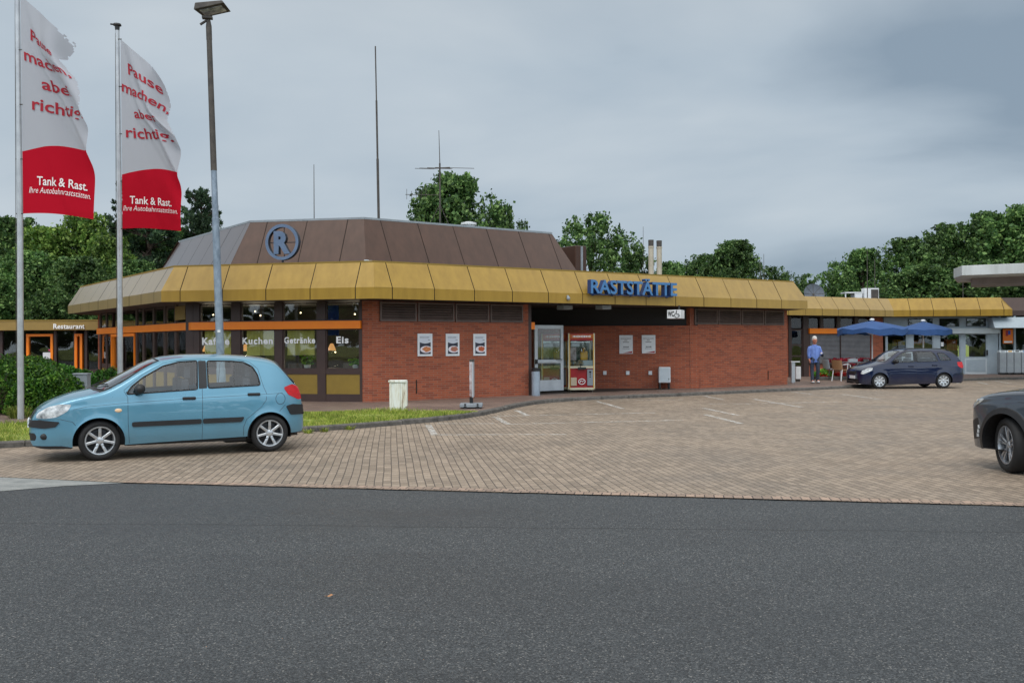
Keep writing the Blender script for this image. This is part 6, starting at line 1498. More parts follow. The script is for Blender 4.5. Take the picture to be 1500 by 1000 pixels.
# ================================================================== FLAGS AND LAMP POST
def flagmat():
    m, t, p = newmat('flag_cloth'); u = nd(t, 'ShaderNodeUVMap'); s = nd(t, 'ShaderNodeSeparateXYZ'); t.links.new(u.outputs[0], s.inputs[0])
    # the red field has a curved top
    a = nd(t, 'ShaderNodeMath', operation='MULTIPLY'); t.links.new(s.outputs[0], a.inputs[0]); a.inputs[1].default_value = 2.3
    sn = nd(t, 'ShaderNodeMath', operation='SINE'); t.links.new(a.outputs[0], sn.inputs[0])
    b = nd(t, 'ShaderNodeMath', operation='MULTIPLY_ADD'); t.links.new(sn.outputs[0], b.inputs[0]); b.inputs[1].default_value = .045; b.inputs[2].default_value = .285
    g = nd(t, 'ShaderNodeMath', operation='LESS_THAN'); t.links.new(s.outputs[1], g.inputs[0]); t.links.new(b.outputs[0], g.inputs[1])
    x = nd(t, 'ShaderNodeMix', data_type='RGBA'); x.inputs['A'].default_value = lin(194, 196, 203); x.inputs['B'].default_value = lin(200, 22, 46); t.links.new(g.outputs[0], x.inputs['Factor'])
    t.links.new(x.outputs['Result'], p.inputs['Base Color']); p.inputs['Roughness'].default_value = .85; p.inputs['Specular IOR Level'].default_value = .15
    tl = nd(t, 'ShaderNodeBsdfTranslucent'); t.links.new(x.outputs['Result'], tl.inputs[0]); tr = nd(t, 'ShaderNodeBsdfTransparent'); t.links.new(x.outputs['Result'], tr.inputs[0])
    m1 = nd(t, 'ShaderNodeMixShader'); m1.inputs[0].default_value = .38; t.links.new(p.outputs[0], m1.inputs[1]); t.links.new(tl.outputs[0], m1.inputs[2])
    m2 = nd(t, 'ShaderNodeMixShader'); m2.inputs[0].default_value = .10; t.links.new(m1.outputs[0], m2.inputs[1]); t.links.new(tr.outputs[0], m2.inputs[2])
    t.links.new(m2.outputs[0], t.nodes['Material Output'].inputs[0]); return m
FLAGM = flagmat()
def flag(px_pole, D, ztop, zbot, edge, vs, seed, flabel, plabel, poletop, lean=0.0, notch=None):
    # edge: the fly edge as (v, reach in metres, height) from the bottom up; the cloth is slung between pole and fly edge
    p = AT(px_pole, D); fx = pchip([(e[0], e[1]) for e in edge]); fz = pchip([(e[0], e[2]) for e in edge])
    dirx = Vector((1, -.10, 0)).normalized()
    t = thing('flag_pole', plabel, 'flag pole', (p.x, p.y, PZ))
    mb = MB(); mb.tube([(p.x, p.y, PZ), (p.x, p.y, 4.2), (p.x + lean, p.y, poletop)], [.068, .062, .048], 14, True); mb.build('shaft', MAT['pole'], t, smooth=False); smooth_by_angle(children(t)[0], 40)
    mb = MB(); mb.lathe([(.0, poletop + .05), (.09, poletop + .04), (.10, poletop), (.06, poletop - .02), (.05, poletop - .12)], Matrix.Translation((p.x + lean, p.y, 0)), 14); mb.tube([(p.x + lean, p.y, poletop + .02), (p.x + lean - .16, p.y - .02, poletop + .03)], .02, 6); mb.build('pole_cap', MAT['black'], t)
    mb = MB(); mb.tube([(p.x - .075, p.y - .03, 1.2), (p.x - .075, p.y - .03, poletop - .2)], .006, 5)
    for k in range(5):
        z = zbot + (ztop - zbot) * k / 4; mb.tube([(p.x - .07, p.y - .03, z), (p.x + .08, p.y - .03, z)], .012, 5)
    mb.build('halyard', MAT['galvdark'], t)
    rr = random.Random(seed); ph = rr.uniform(0, 6)
    def F(u, v, lift=0.0):
        reach = float(fx(v)); hz_ = float(fz(v)); zp = zbot + (ztop - zbot) * v
        k = u ** 1.0; z = zp * (1 - u) + hz_ * u + .05 * math.sin(3.1 * u) * (1 - v)
        x = .085 + reach * k
        dep = .20 * math.sin(4.2 * u + 5.0 * v + ph) * u + .15 * math.sin(9 * (u * .85 + v * .7) + ph * 2) * (u ** .6) * (.3 + .7 * v)
        for cv, cs_, cw, ca in ((1.02, .55, .030, .26), (.90, .62, .022, .16), (.74, .5, .03, .07), (.50, .75, .04, .05)):
            cl_ = cv - cs_ * u; dep += ca * u ** 1.3 * math.tanh((v - cl_) / cw) * math.exp(-((v - cl_) / .16) ** 2)
        # the loose upper corner folds over along a diagonal crease
        fold = max(0.0, u + .9 * (v - .70) - .62); dep += .55 * fold * (1 if fold < .12 else 1) ; 
        q = Vector((p.x + lean * (z - 4) / 6, p.y - .02, z)) + dirx * x + Vector((0, -1, 0)) * (dep + lift)
        return q
    nu, nv = 56, 110; mb = MB(); gv = [[F(i / nu, j / nv) for j in range(nv + 1)] for i in range(nu + 1)]
    for i in range(nu):
        for j in range(nv):
            if notch and i > nu * notch[2] and notch[0] < j / nv < notch[1] and (i - nu * notch[2]) / (nu * (1 - notch[2])) > abs((j / nv - (notch[0] + notch[1]) / 2)) / ((notch[1] - notch[0]) / 2): continue
            if j > nv - 1 - (i / nu - .7) * 8 and i > nu * .7 and (i // 2 * 7 + j) % 3: continue
            if i > nu - 2 and j > nv * .5 and (j * 5 // 3) % 4 == 0: continue
            mb.face([gv[i][j], gv[i + 1][j], gv[i + 1][j + 1], gv[i][j + 1]], [(i / nu, j / nv), ((i + 1) / nu, j / nv), ((i + 1) / nu, (j + 1) / nv), (i / nu, (j + 1) / nv)])
    ft = thing('flag', flabel, 'flag', (p.x + .1, p.y, zbot), 0, 'tall white and red flags')
    mb.build('cloth', FLAGM, ft, smooth=True, merge=True)
    def line(body, u0, u1, v0, cap, mat, bold=.012, shear=0.0, name='lettering'):
        v, f = text(body, u1 - u0, cap, bold, 0, 1.0, shear)
        # cut the letters finely so that they follow the cloth
        me = bpy.data.meshes.new('x'); me.from_pydata([(a, b, 0) for a, b, c in v], [], f); bm = bmesh.new(); bm.from_mesh(me)
        bmesh.ops.triangulate(bm, faces=bm.faces)
        for _ in range(3):
            es = [e for e in bm.edges if math.hypot((e.verts[0].co - e.verts[1].co).x * 1.5, (e.verts[0].co - e.verts[1].co).y * 4.8) > .035]
            if es: bmesh.ops.subdivide_edges(bm, edges=es, cuts=1); bmesh.ops.triangulate(bm, faces=[q for q in bm.faces if len(q.verts) > 3])
        bm.verts.index_update(); mb = MB(); mb.raw([F(min(max(u0 + q.co.x, 0), 1), v0 + q.co.y, .017) for q in bm.verts], [tuple(x.index for x in q.verts) for q in bm.faces]); bm.free(); bpy.data.meshes.remove(me)
        mb.build(name, MAT[mat], ft)
    for a in vs: line(*a)
    return ft
k1 = 20.5 / 1400; D1 = 20.5; h1_ = lambda y: HZ(80, y, D1)
flag(30, D1, h1_(-6), h1_(313), [(0, 103 * k1, h1_(322)), (.2, 106 * k1, h1_(262)), (.36, 107 * k1, h1_(215)), (.55, 109 * k1, h1_(165)), (.70, 98 * k1, h1_(130)), (.80, 78 * k1, h1_(108)), (.88, 74 * k1, h1_(98)), (1, 90 * k1, h1_(72))],
     [('Pause', .20, .80, 0.829, .057, 'flagred', .018), ('machen,', .06, .95, 0.709, .057, 'flagred', .018), ('aber', .29, .82, 0.594, .057, 'flagred', .018), ('richtig.', .15, .93, 0.484, .057, 'flagred', .018), ('Tank & Rast.', .21, .90, .132, .040, 'flagwhite', .012), ('Ihre Autobahnraststätten.', .10, .95, .094, .028, 'flagwhite', -.004, .25)], 3,
     'left white and red flag lettered Pause machen, aber richtig, nearest to the camera', 'left aluminium flag pole rising from the grass verge', 10.3, -.05, (.80, .90, .9))
D2 = 23.5; k2 = D2 / 1400; h2_ = lambda y: HZ(220, y, D2)
flag(176, D2, h2_(58), h2_(335), [(0, 92 * k2, h2_(341)), (.2, 92 * k2, h2_(290)), (.36, 91 * k2, h2_(247)), (.48, 90 * k2, h2_(214)), (.60, 76 * k2, h2_(188)), (.68, 70 * k2, h2_(177)), (.80, 75 * k2, h2_(156)), (.9, 70 * k2, h2_(132)), (1, 58 * k2, h2_(108))],
     [('Pause', .16, .86, 0.839, .057, 'flagred', .018), ('machen,', .02, .99, 0.729, .057, 'flagred', .018), ('aber', .26, .80, 0.599, .057, 'flagred', .018), ('richtig.', .08, .91, 0.484, .057, 'flagred', .018), ('Tank & Rast.', .13, .84, .132, .040, 'flagwhite', .012), ('Ihre Autobahnraststätten.', .02, .95, .094, .028, 'flagwhite', -.004, .25)], 11,
     'right white and red flag lettered Pause machen, aber richtig, in front of the pine', 'right aluminium flag pole with a dark cap', h2_(37.5), -.04)
# lamp post
D = 21.0; pb = AT(325.5, D); zt_ = HZ(307, 30, D); ptop = AT(307.5, D)
t = thing('lamp_post', 'leaning galvanised lamp post with a flat floodlight head, behind the light blue car', 'street lamp', (pb.x, pb.y, PZ))
mb = MB(); P = lambda k: Vector((pb.x + (ptop.x - pb.x) * k, D, PZ + (zt_ - PZ) * k))
mb.tube([P(0), P(.12), P(.121), P(.5), P(.501), P(.97)], [.10, .098, .088, .078, .066, .056], 16); mb.build('post', MAT['galv'], t); smooth_by_angle(children(t)[0], 40)
mb = MB(); mb.tube([P(.62), P(.96)], [.0665, .058], 16); mb.build('upper_section', MAT['galvdark'], t); 
mb = MB(); mb.tube([P(.95), P(.985), P(1.0)], [.062, .062, .04], 12); mb.tube([P(.985) + Vector((-.17, -.05, .02)), P(1.0) + Vector((.06, 0, .06))], .028, 8); mb.box(tuple(P(1.0) + Vector((-.02, -.02, .05))), (.22, .14, .05), .2); mb.build('bracket', MAT['galvdark'], t)
mb = MB(); c = P(1.0) + Vector((.13, -.05, .20)); ex = Vector((.93, -.1, .16)).normalized(); ey = Vector((.15, .98, -.1)).normalized(); ez = ex.cross(ey)
O = c - ex * .36 - ey * .22; A = [O, O + ex * .70, O + ex * .66 + ey * .44, O + ex * .04 + ey * .44]; B = [q + ez * (.15 if i in (0, 3) else .07) + (ex * .05 if i in (0, 3) else -ex * .04) for i, q in enumerate(A)]
mb.raw(A + B, [(3, 2, 1, 0), (4, 5, 6, 7), (0, 1, 5, 4), (1, 2, 6, 5), (2, 3, 7, 6), (3, 0, 4, 7)]); mb.build('lamp_head', MAT['galvdark'], t, bevel=.015)
mb = MB(); mb.obox(c - ex * .26 - ey * .14 - ez * .012, ex * .5, ey * .28, ez * .01); mb.build('lens', MAT['headlight'], t)
mb = MB(); q = P(.165); mb.box((q.x, q.y - .09, HZ(323, 485, D)), (.06, .012, .05)); o = mb.build('post_sticker', MAT['white']); tag(o, 'small white sticker on the lamp post', 'sticker')

# ================================================================== CABINETS, BINS, MACHINES
c = G(582, 602.5, PZ)
t = thing('junction_cabinet', 'rust streaked white cabinet on the edge of the grass by the brick wall', 'cabinet', c, R(0))
w_ = 27.5 * c.y / 1400; hC = HZ(582, 556.5, c.y) - PZ; rz = R(18)
def loc_box(mb, cx_, cy_, cz_, sx, sy, sz): mb.box((cx_, cy_, cz_), (sx, sy, sz))
mb = MB(); mb.box((0, .14, hC * .5 - .02), (w_ * .84, .26, hC - .06)); b_ = mb.build('cabinet_body', MAT['rusty'], t, world=False, bevel=.01); 
mb = MB(); mb.box((0, .14, hC - .03), (w_ * .94, .33, .05)); mb.build('cabinet_lid', MAT['rusty'], t, world=False, bevel=.012)
for x in (-w_ * .36, 0, w_ * .20):
    mb = MB(); mb.box((x, .005, hC * .47), (.05 if x else .16, .022, hC * .86)); mb.build('door_rib', MAT['rusty'], t, world=False, bevel=.006)
mb = MB(); mb.box((w_ * .44, .12, hC * .56), (.06, .22, hC * .80)); mb.build('side_box', MAT['rusty'], t, world=False, bevel=.01)
# swing sign seen edge on
c = G(690.5, 597.5, PZ); t = thing('pavement_sign', 'narrow pavement sign on a grey foot, turned edge on', 'sign', c); k_ = c.y / 1400
mb = MB(); mb.box((0, .0, .075), (33 * k_, .5, .10)); mb.build('foot', MAT['grey'], t, world=False, bevel=.03, seg=3)
mb = MB()
for x in (-.14, .16): mb.tube([(x, -.27, .03), (x, -.22, .03)], .04, 10); mb.tube([(x, -.254, .10), (x, -.246, .10)], .026, 8)
mb.build('foot_wheel', MAT['black'], t, world=False)
mb = MB(); mb.box((.0, 0, .19), (.085, .06, .16)); mb.build('spring_neck', MAT['black'], t, world=False)
hS = HZ(690, 526, c.y) - PZ; mb = MB(); mb.box((.045, .0, (hS + .27) / 2), (.04, .62, hS - .27)); mb.build('sign_edge', MAT['alu'], t, world=False, bevel=.008)
sign_pic = M('sign_picture', lin(122, 96, 92), lin(206, 196, 200), scale=6, rough=.5)
mb = MB(); mb.box((.0, -.0, (hS + .27) / 2), (.04, .58, hS - .33)); o = mb.build('sign_picture', sign_pic, t, world=False)
mb = MB(); mb.box((-.0, -.30, (hS + .27) / 2), (.062, .025, hS - .36)); mb.build('picture_edge', sign_pic, t, world=False)
mb = MB(); mb.box((.02, 0, hS - .03), (.10, .63, .06)); mb.build('sign_cap', MAT['galvdark'], t, world=False, bevel=.01)
# cylinder ash bin
c = AT(784.6, 28.6, PZ); t = thing('litter_bin', 'slim grey cylindrical bin with a dark lid beside the open entrance door', 'bin', c); r = 6.2 * c.y / 1400; hB = HZ(784, 538.5, c.y) - PZ
mb = MB(); mb.lathe([(0, 0), (r * .96, 0), (r, .02), (r, hB * .8), (r + .008, hB * .8), (r + .008, hB * .83), (r, hB * .83), (r, hB * .9)], None, 24); mb.build('bin_body', M('bin_blue_grey', lin(158, 172, 186), lin(142, 156, 170), rough=.45), t, world=False); smooth_by_angle(children(t)[0])
mb = MB(); mb.lathe([(r + .012, hB * .88), (r + .012, hB * .97), (r - .02, hB), (0, hB)], None, 24); mb.build('bin_lid', MAT['black'], t, world=False); smooth_by_angle(children(t)[1])
# claw machines
def claw(label):
    t = thing('claw_machine', label, 'claw machine', (0, 0, 0), 0, 'claw machines in the porch'); W, Dp, H = .86, .74, 1.88
    mb = MB(); mb.box((0, Dp / 2, .43), (W - .08, Dp - .05, .66)); mb.build('cabinet', MAT['red'], t, world=False, bevel=.01)
    mb = MB()
    for x in (-W / 2 + .02, W / 2 - .02):
        for y in (.02, Dp - .02): mb.box((x, y, H / 2 + .05), (.045, .045, H - .1))
    for z in (.11, .80): mb.box((0, .012, z), (W - .085, .05, .075)); mb.box((0, Dp - .02, z), (W - .085, .05, .075))
    for x in (-W / 2 + .02, W / 2 - .02):
        for z in (.11, .80): mb.box((x, Dp / 2, z), (.05, Dp - .085, .075))
    mb.build('frame', M('machine_frame', lin(220, 214, 190), lin(200, 192, 160), rough=.4), t, world=False, bevel=.006)
    mb = MB()
    for x in (-W / 2 + .048, W / 2 - .048): mb.box((x * 1.0, -.008, H / 2 + .05), (.02, .012, H - .14))
    mb.build('yellow_trim', MAT['yel'], t, world=False)
    mb = MB(); mb.box((0, Dp / 2, H - .12), (W - .02, Dp - .02, .24)); mb.build('header', MAT['red'], t, world=False, bevel=.012)
    mb = MB(); mb.box((0, -.001, H - .10), (W - .14, .012, .14)); h_ = mb.build('header_sign', M('header_orange', lin(206, 120, 40), lin(176, 40, 34), scale=5, rough=.4), t, world=False)
    mb = MB(); x = -.28
    while x < .26:
        l = random.uniform(.02, .05); mb.box((x + l / 2, -.010, H - .10), (l, .006, random.uniform(.04, .07))); x += l + .014
    mb.build('header_lettering', MAT['lettwhite'], h_, world=False)
    mb = MB(); mb.box((0, .005, 1.24), (W - .10, .008, .82)); mb.box((-W / 2 + .02, Dp / 2, 1.24), (.008, Dp - .09, .82)); mb.box((W / 2 - .02, Dp / 2, 1.24), (.008, Dp - .09, .82)); mb.build('glass', MAT['mglass'], t, world=False)
    mb = MB(); mb.box((0, Dp - .05, 1.24), (W - .1, .02, .8)); mb.build('back_panel', M('machine_mirror', lin(96, 120, 100), lin(60, 80, 66), scale=6, rough=.25), t, world=False)
    mb = MB(); mb.box((0, .3, 1.60), (W - .12, .05, .04)); mb.tube([(.1, .3, 1.6), (.1, .3, 1.42)], .012, 6)
    for a in (0, 2.1, 4.2): mb.tube([(.1, .3, 1.42), (.1 + .07 * math.cos(a), .3 + .07 * math.sin(a), 1.36), (.1 + .05 * math.cos(a), .3 + .05 * math.sin(a), 1.27)], .012, 5)
    mb.build('claw', MAT['chrome'], t, world=False)
    mb = MB(); mb.box((.15, .42, 1.16), (.24, .12, .30)); mb.box((.15, .42, 1.36), (.10, .10, .12)); mb.build('yellow_toy', MAT['yel'], t, world=False, bevel=.04)
    mb = MB(); mb.box((-.22, .40, 1.22), (.22, .10, .42)); mb.build('picture_card', sign_pic, t, world=False)
    mb = MB(); mb.box((-.17, .2, 1.50), (.3, .02, .10), .2); mb.box((.22, .2, .93), (.34, .25, .18)); mb.build('pale_boxes', MAT['shoplight'], t, world=False, bevel=.02)
    mb = MB()
    for i in range(26): mb.blob((random.uniform(-.36, .36), random.uniform(.12, .62), .86 + random.uniform(0, .09)), random.uniform(.05, .09), 7, 5)
    mb.build('plush_heap', M('plush', lin(190, 150, 60), lin(120, 150, 170), scale=9, rough=.95), t, world=False)
    mb = MB(); mb.box((.0, -.05, .76), (.26, .12, .07)); mb.tube([(-.05, -.06, .79), (-.05, -.06, .88)], .012, 6); mb.blob((-.05, -.06, .89), .022, 8, 6); mb.build('control_shelf', MAT['black'], t, world=False, bevel=.01)
    mb = MB(); mb.box((.27, -.012, .47), (.19, .03, .52)); c_ = mb.build('coin_panel', MAT['grey'], t, world=False, bevel=.01)
    mb = MB()
    for z in (.64, .56, .49): mb.tube([(.27, -.026, z), (.27, -.036, z)], .035 if z > .6 else .022, 12)
    mb.build('coin_slot', MAT['black'], c_, world=False)
    mb = MB(); mb.box((-.26, -.010, .34), (.19, .02, .26)); mb.build('prize_flap', M('flap_beige', lin(206, 190, 162), lin(190, 172, 146), rough=.5), t, world=False, bevel=.02)
    mb = MB(); mb.tube([(.0 + .105 * math.cos(a), -.012, .34 + .085 * math.sin(a)) for a in np.linspace(0, 6.283, 22)], .012, 5, False); mb.tube([(-.06, -.012, .32), (-.02, -.012, .37), (.02, -.012, .33), (.06, -.012, .37)], .014, 5); mb.build('white_emblem', MAT['lettwhite'], t, world=False)
    for x in (-W / 2 + .07, W / 2 - .07):
        for y in (.08, Dp - .08): mb = MB(); mb.tube([(x, y, 0), (x, y, .09)], .03, 8); mb.build('foot', MAT['galvdark'], t, world=False)
    return t
def put(o, loc, rz): o.location = loc; o.rotation_euler = (0, 0, rz)
cl = claw('red claw machine with a yellow toy, standing clear to the right of the open door'); q = AT(851.8, 30.55, PZ); put(cl, q, R(6))
c2 = dup(cl); c2['label'] = 'red and yellow claw machine mostly hidden behind the open glass door'; q = AT(812, 31.0, PZ); put(c2, q, R(6))
# white cupboard against the porch wall
s_ = gb.s(971.5); P0 = gb.P(s_, .3, PZ); t = thing('wall_cupboard', 'white metal cupboard on short black legs against the porch wall', 'cupboard', P0, math.atan2(gb.d.y, gb.d.x)); w_ = 16.8 * P0.y / 1400; z0, z1 = .22, HZ(971, 537.5, P0.y) - PZ
mb = MB(); mb.box((0, .12, (z0 + z1) / 2), (w_, .28, z1 - z0)); mb.build('cupboard_body', MAT['white'], t, world=False, bevel=.015); mb = MB(); mb.box((0, -.023, (z0 + z1) / 2), (w_ - .05, .01, z1 - z0 - .05)); d_ = mb.build('cupboard_door', MAT['shoplight'], t, world=False, bevel=.004); mb = MB(); mb.box((w_ * .34, -.034, z0 + .12), (.02, .015, .05)); mb.build('handle', MAT['black'], d_, world=False)
for x in (-w_ * .4, w_ * .4): mb = MB(); mb.box((x, .12, z0 / 2), (.05, .22, z0)); mb.build('leg', MAT['black'], t, world=False)
# grey post cabinet in the shrubs
c = AT(120, 23.6, PZ); t = thing('grey_cabinet', 'plain grey cable cabinet between the shrubs, behind the bonnet of the blue car', 'cabinet', c); w_ = 20 * c.y / 1400; hC = HZ(120, 546.3, c.y) - PZ
mb = MB(); mb.box((0, 0, hC / 2 - .02), (w_, .22, hC - .04)); mb.build('cabinet_body', MAT['grey'], t, world=False, bevel=.01); mb = MB(); mb.box((0, 0, hC - .02), (w_ + .03, .25, .04)); mb.build('cabinet_lid', MAT['grey'], t, world=False, bevel=.008); mb = MB(); mb.box((-w_ * .2, -.113, hC * .45), (w_ * .5, .006, hC * .75)); mb.build('cabinet_door', MAT['shopgrey'], t, world=False)
# white post and letter box by the link door
c = G(1161.5, 560.5, PZ); t = thing('white_post', 'pale square post standing on the pavement at the end of the brick wall', 'post', c); hP = HZ(1161, 530.5, c.y) - PZ; mb = MB(); mb.box((0, 0, hP / 2), (.14, .14, hP)); mb.build('shaft', MAT['shoplight'], t, world=False, bevel=.01); mb = MB(); mb.box((0.08, 0, hP + .02), (.34, .2, .045)); mb.build('post_cap', MAT['white'], t, world=False, bevel=.01)
c = AT(1168.3, c.y + 1.2, PZ); t = thing('white_box', 'white box cabinet right of the pale post', 'cabinet', c); hP = HZ(1168, 537, c.y) - PZ; mb = MB(); mb.box((0, 0, hP / 2 + .05), (.2, .2, hP - .1)); mb.build('box_body', MAT['white'], t, world=False, bevel=.01); mb = MB(); mb.box((0, 0, .06), (.14, .14, .12)); mb.build('box_foot', MAT['galvdark'], t, world=False)

# ================================================================== PARASOLS, TABLE, CHAIRS, FLOWERS
def parasol(px, D, py_top, py_edge, halfpx, label, rot, sag):
    p = AT(px, D, PZ); t = thing('parasol', label, 'parasol', p, rot, 'blue parasols'); zt_ = HZ(px, py_top, D) - PZ; ze_ = HZ(px, py_edge, D) - PZ; Rr_ = halfpx * D / 1400
    n = 8; mb = MB(); ring = 7; V_ = []
    for i in range(n * 4):
        a = 2 * math.pi * i / (n * 4); m = abs(((i % 4) / 4) - .5) * 2; row = []
        for k in range(ring + 1):
            r = Rr_ * k / ring * (1 - .035 * (1 - m) * (k / ring)); z = zt_ - .05 + (ze_ - zt_ + .05) * (k / ring) ** 1.15 - (1 - m) * sag * .5 * (k / ring) ** 2
            row.append(Vector((r * math.cos(a), r * math.sin(a), z)))
        e = row[-1]; row.append(e + Vector((0, 0, -.22 - sag * math.sin(i * 2 * math.pi * 3 / 32) * .3))); V_.append(row)
    for i in range(n * 4):
        A_, B_ = V_[i], V_[(i + 1) % (n * 4)]
        for k in range(ring + 1): mb.face([A_[k], B_[k], B_[k + 1], A_[k + 1]] if k else [A_[0], B_[1], A_[1]])
    mb.build('canopy', MAT['bluecloth'], t, world=False, smooth=False)
    mb = MB(); mb.tube([(0, 0, 0), (0, 0, zt_)], .028, 10); mb.build('pole', MAT['white'], t, world=False)
    mb = MB(); mb.lathe([(0, zt_ + .05), (.07, zt_ + .04), (.10, zt_ - .01), (.05, zt_ - .06)], None, 14); mb.build('finial', MAT['white'], t, world=False)
    for i in range(n):
        a = 2 * math.pi * i / n; mb = MB(); r1 = Rr_ * .55; z1 = zt_ - .09 + (ze_ - zt_) * .5; mb.tube([(.03 * math.cos(a), .03 * math.sin(a), ze_ - .25), (r1 * math.cos(a), r1 * math.sin(a), z1)], .02, 5); s_ = mb.build('strut', MAT['white'], t, world=False)
        mb = MB(); mb.tube([(0, 0, zt_ - .06), (r1 * math.cos(a), r1 * math.sin(a), z1 + .005), (Rr_ * .97 * math.cos(a), Rr_ * .97 * math.sin(a), ze_ - .02)], .011, 5); mb.build('rib', MAT['alu'], s_, world=False)
    mb = MB(); mb.box((0, 0, .04), (.5, .5, .08)); mb.lathe([(.06, .08), (.045, .10), (.04, .35), (.03, .36)], None, 12); mb.build('base', MAT['galvdark'], t, world=False, bevel=.01)
    return t
parasol(1277.5, 38.5, 468, 480.5, 49.5, 'left blue parasol with a sagging edge, over the table by the shutters', .25, .16)
parasol(1352.5, 41.0, 469.5, 482.5, 40, 'right blue parasol, behind the dark blue estate car', .05, .08)
def chair(label, kind, loc, rz):
    t = thing('garden_chair', label, 'chair', loc, rz, 'garden chairs by the flower bed'); fm = MAT['white'] if kind == 'wicker' else MAT['galvdark']; sm = MAT['wicker'] if kind == 'wicker' else MAT['grey']
    mb = MB(); mb.box((0, 0, .44), (.46, .46, .035)); mb.build('seat', sm, t, world=False, bevel=.012)
    mb = MB(); n = 12; P = []
    for i in range(n + 1):
        a = math.pi * (i / n); P.append((.25 * math.cos(a), .23 + .08 * math.sin(a)))
    for i in range(n):
        (x0, y0), (x1, y1) = P[i], P[i + 1]
        mb.face([(x0, y0 - .02, .47), (x1, y1 - .02, .47), (x1, y1 + .05, .84), (x0, y0 + .05, .84)]); mb.face([(x0, y0, .47), (x0, y0 + .07, .84), (x1, y1 + .07, .84), (x1, y1, .47)]); mb.face([(x0, y0 + .05, .84), (x1, y1 + .05, .84), (x1, y1 + .07, .84), (x0, y0 + .07, .84)])
    mb.build('backrest', sm, t, world=False)
    for sx in (-1, 1):
        mb = MB(); mb.tube([(sx * .25, -.24, 0), (sx * .25, -.22, .64), (sx * .25, -.1, .67), (sx * .25, .2, .66)], .018, 6); mb.build('leg', fm, t, world=False); mb = MB(); mb.tube([(sx * .23, .30, 0), (sx * .22, .22, .45), (sx * .22, .27, .8)], .018, 6); mb.build('leg', fm, t, world=False)
    return t
chair('grey garden chair nearest to the walking man', 'grey', AT(1218.5, 39.6, PZ), R(100)); chair('tan wicker chair with white legs in front of the table', 'wicker', AT(1232.5, 38.4, PZ), R(120))
chair('grey garden chair at the right side of the table, partly behind the estate car', 'grey', AT(1258, 39.9, PZ), R(-90))
p = AT(1249, 39.2, PZ); t = thing('garden_table', 'small grey square table under the left parasol', 'table', p)
mb = MB(); mb.box((0, 0, .73), (.8, .8, .035)); mb.build('tabletop', MAT['grey'], t, world=False, bevel=.01)
for x in (-.34, .34):
    for y in (-.34, .34): mb = MB(); mb.tube([(x, y, 0), (x * .95, y * .95, .715)], .02, 6); mb.build('leg', MAT['white'], t, world=False)
p = AT(1249, 39.2, PZ + .748); t = thing('menu_holder', 'white card holder lying on the garden table', 'card holder', p); mb = MB(); mb.box((0, 0, .06), (.34, .2, .12)); mb.build('card', MAT['white'], t, world=False, bevel=.01); mb = MB(); mb.box((.0, 0, .13), (.2, .14, .02)); mb.build('card_top', MAT['shoplight'], t, world=False)
def petals(center, sx, sy, h, n, size, rnd):
    mb = MB()
    for i in range(n):
        q = Vector(center) + Vector((rnd.uniform(-sx, sx), rnd.uniform(-sy, sy), rnd.uniform(0, 1) ** .7 * h)); u = Vector((rnd.gauss(0, 1), rnd.gauss(0, 1), rnd.gauss(0, .7))).normalized() * size; v_ = u.orthogonal().normalized() * size * .6
        mb.face([q - u, q - v_, q + u, q + v_])
    return mb
rnd = random.Random(5)
fb0, fb1 = G(1199, 556.5, PZ), G(1262, 556.0, PZ)
gfb = Seg(fb0, fb1); t = thing('flower_bed', 'narrow bed of bright red flowers with a leafy green plant, beside the walking man', 'flower bed', gfb.P(gfb.L / 2, 0, PZ))
mb = MB(); mb.wbox(gfb, 0, gfb.L, PZ, PZ + .14, -.7, 0); mb.build('edging', MAT['kerb'], t, bevel=.02)
mb = MB(); mb.wbox(gfb, .08, gfb.L - .08, PZ + .14, PZ + .15, -.62, -.08); mb.build('soil', MAT['soil'], t)
mb = MB()
for i in range(1500):
    q = gfb.P(rnd.uniform(.1, gfb.L - .1), -rnd.uniform(.08, .6), PZ + .15 + rnd.uniform(0, .13)); u = Vector((rnd.gauss(0, 1), rnd.gauss(0, 1), rnd.gauss(0, .7))).normalized() * .04; v_ = u.orthogonal().normalized() * .028; mb.face([q - u, q - v_, q + u, q + v_])
mb.build('red_flowers', MAT['redflower'], t)
mb = MB(); cg = gfb.P(gfb.s(1211), -.3, PZ + .16)
for i in range(420):
    a = rnd.uniform(0, 6.28); rr_ = rnd.uniform(0, .38); q = cg + Vector((rr_ * math.cos(a) * 1.1, rr_ * math.sin(a) * .7, rnd.uniform(0, 1) * (.32 - rr_ * .5))); u = Vector((rnd.gauss(0, 1), rnd.gauss(0, 1), rnd.gauss(0, .5))).normalized() * .075; v_ = u.orthogonal().normalized() * .045; mb.face([q - u, q - v_, q + u, q + v_])
mb.build('green_plant', MAT['brightleaf'], t)
# window box of dark red flowers along the shutters
s0, s1 = h1.s(1219, .3), h1.s(1277, .3); t = thing('window_box', 'long window box of dark red flowers below the shutters', 'window box', h1.P((s0 + s1) / 2, .2, zs0 - .1)); mb = MB(); mb.wbox(h1, s0, s1, zs0 - .22, zs0 - .02, .07, .28); mb.build('box', MAT['frame'], t, bevel=.01)
mb = MB()
for i in range(1300):
    q = h1.P(rnd.uniform(s0, s1), rnd.uniform(.08, .32), zs0 - .06 + rnd.uniform(0, .28) - .1 * rnd.random()); u = Vector((rnd.gauss(0, 1), rnd.gauss(0, 1), rnd.gauss(0, .7))).normalized() * .06; v_ = u.orthogonal().normalized() * .04; mb.face([q - u, q - v_, q + u, q + v_])
mb.build('flowers', MAT['burgundy'], t)

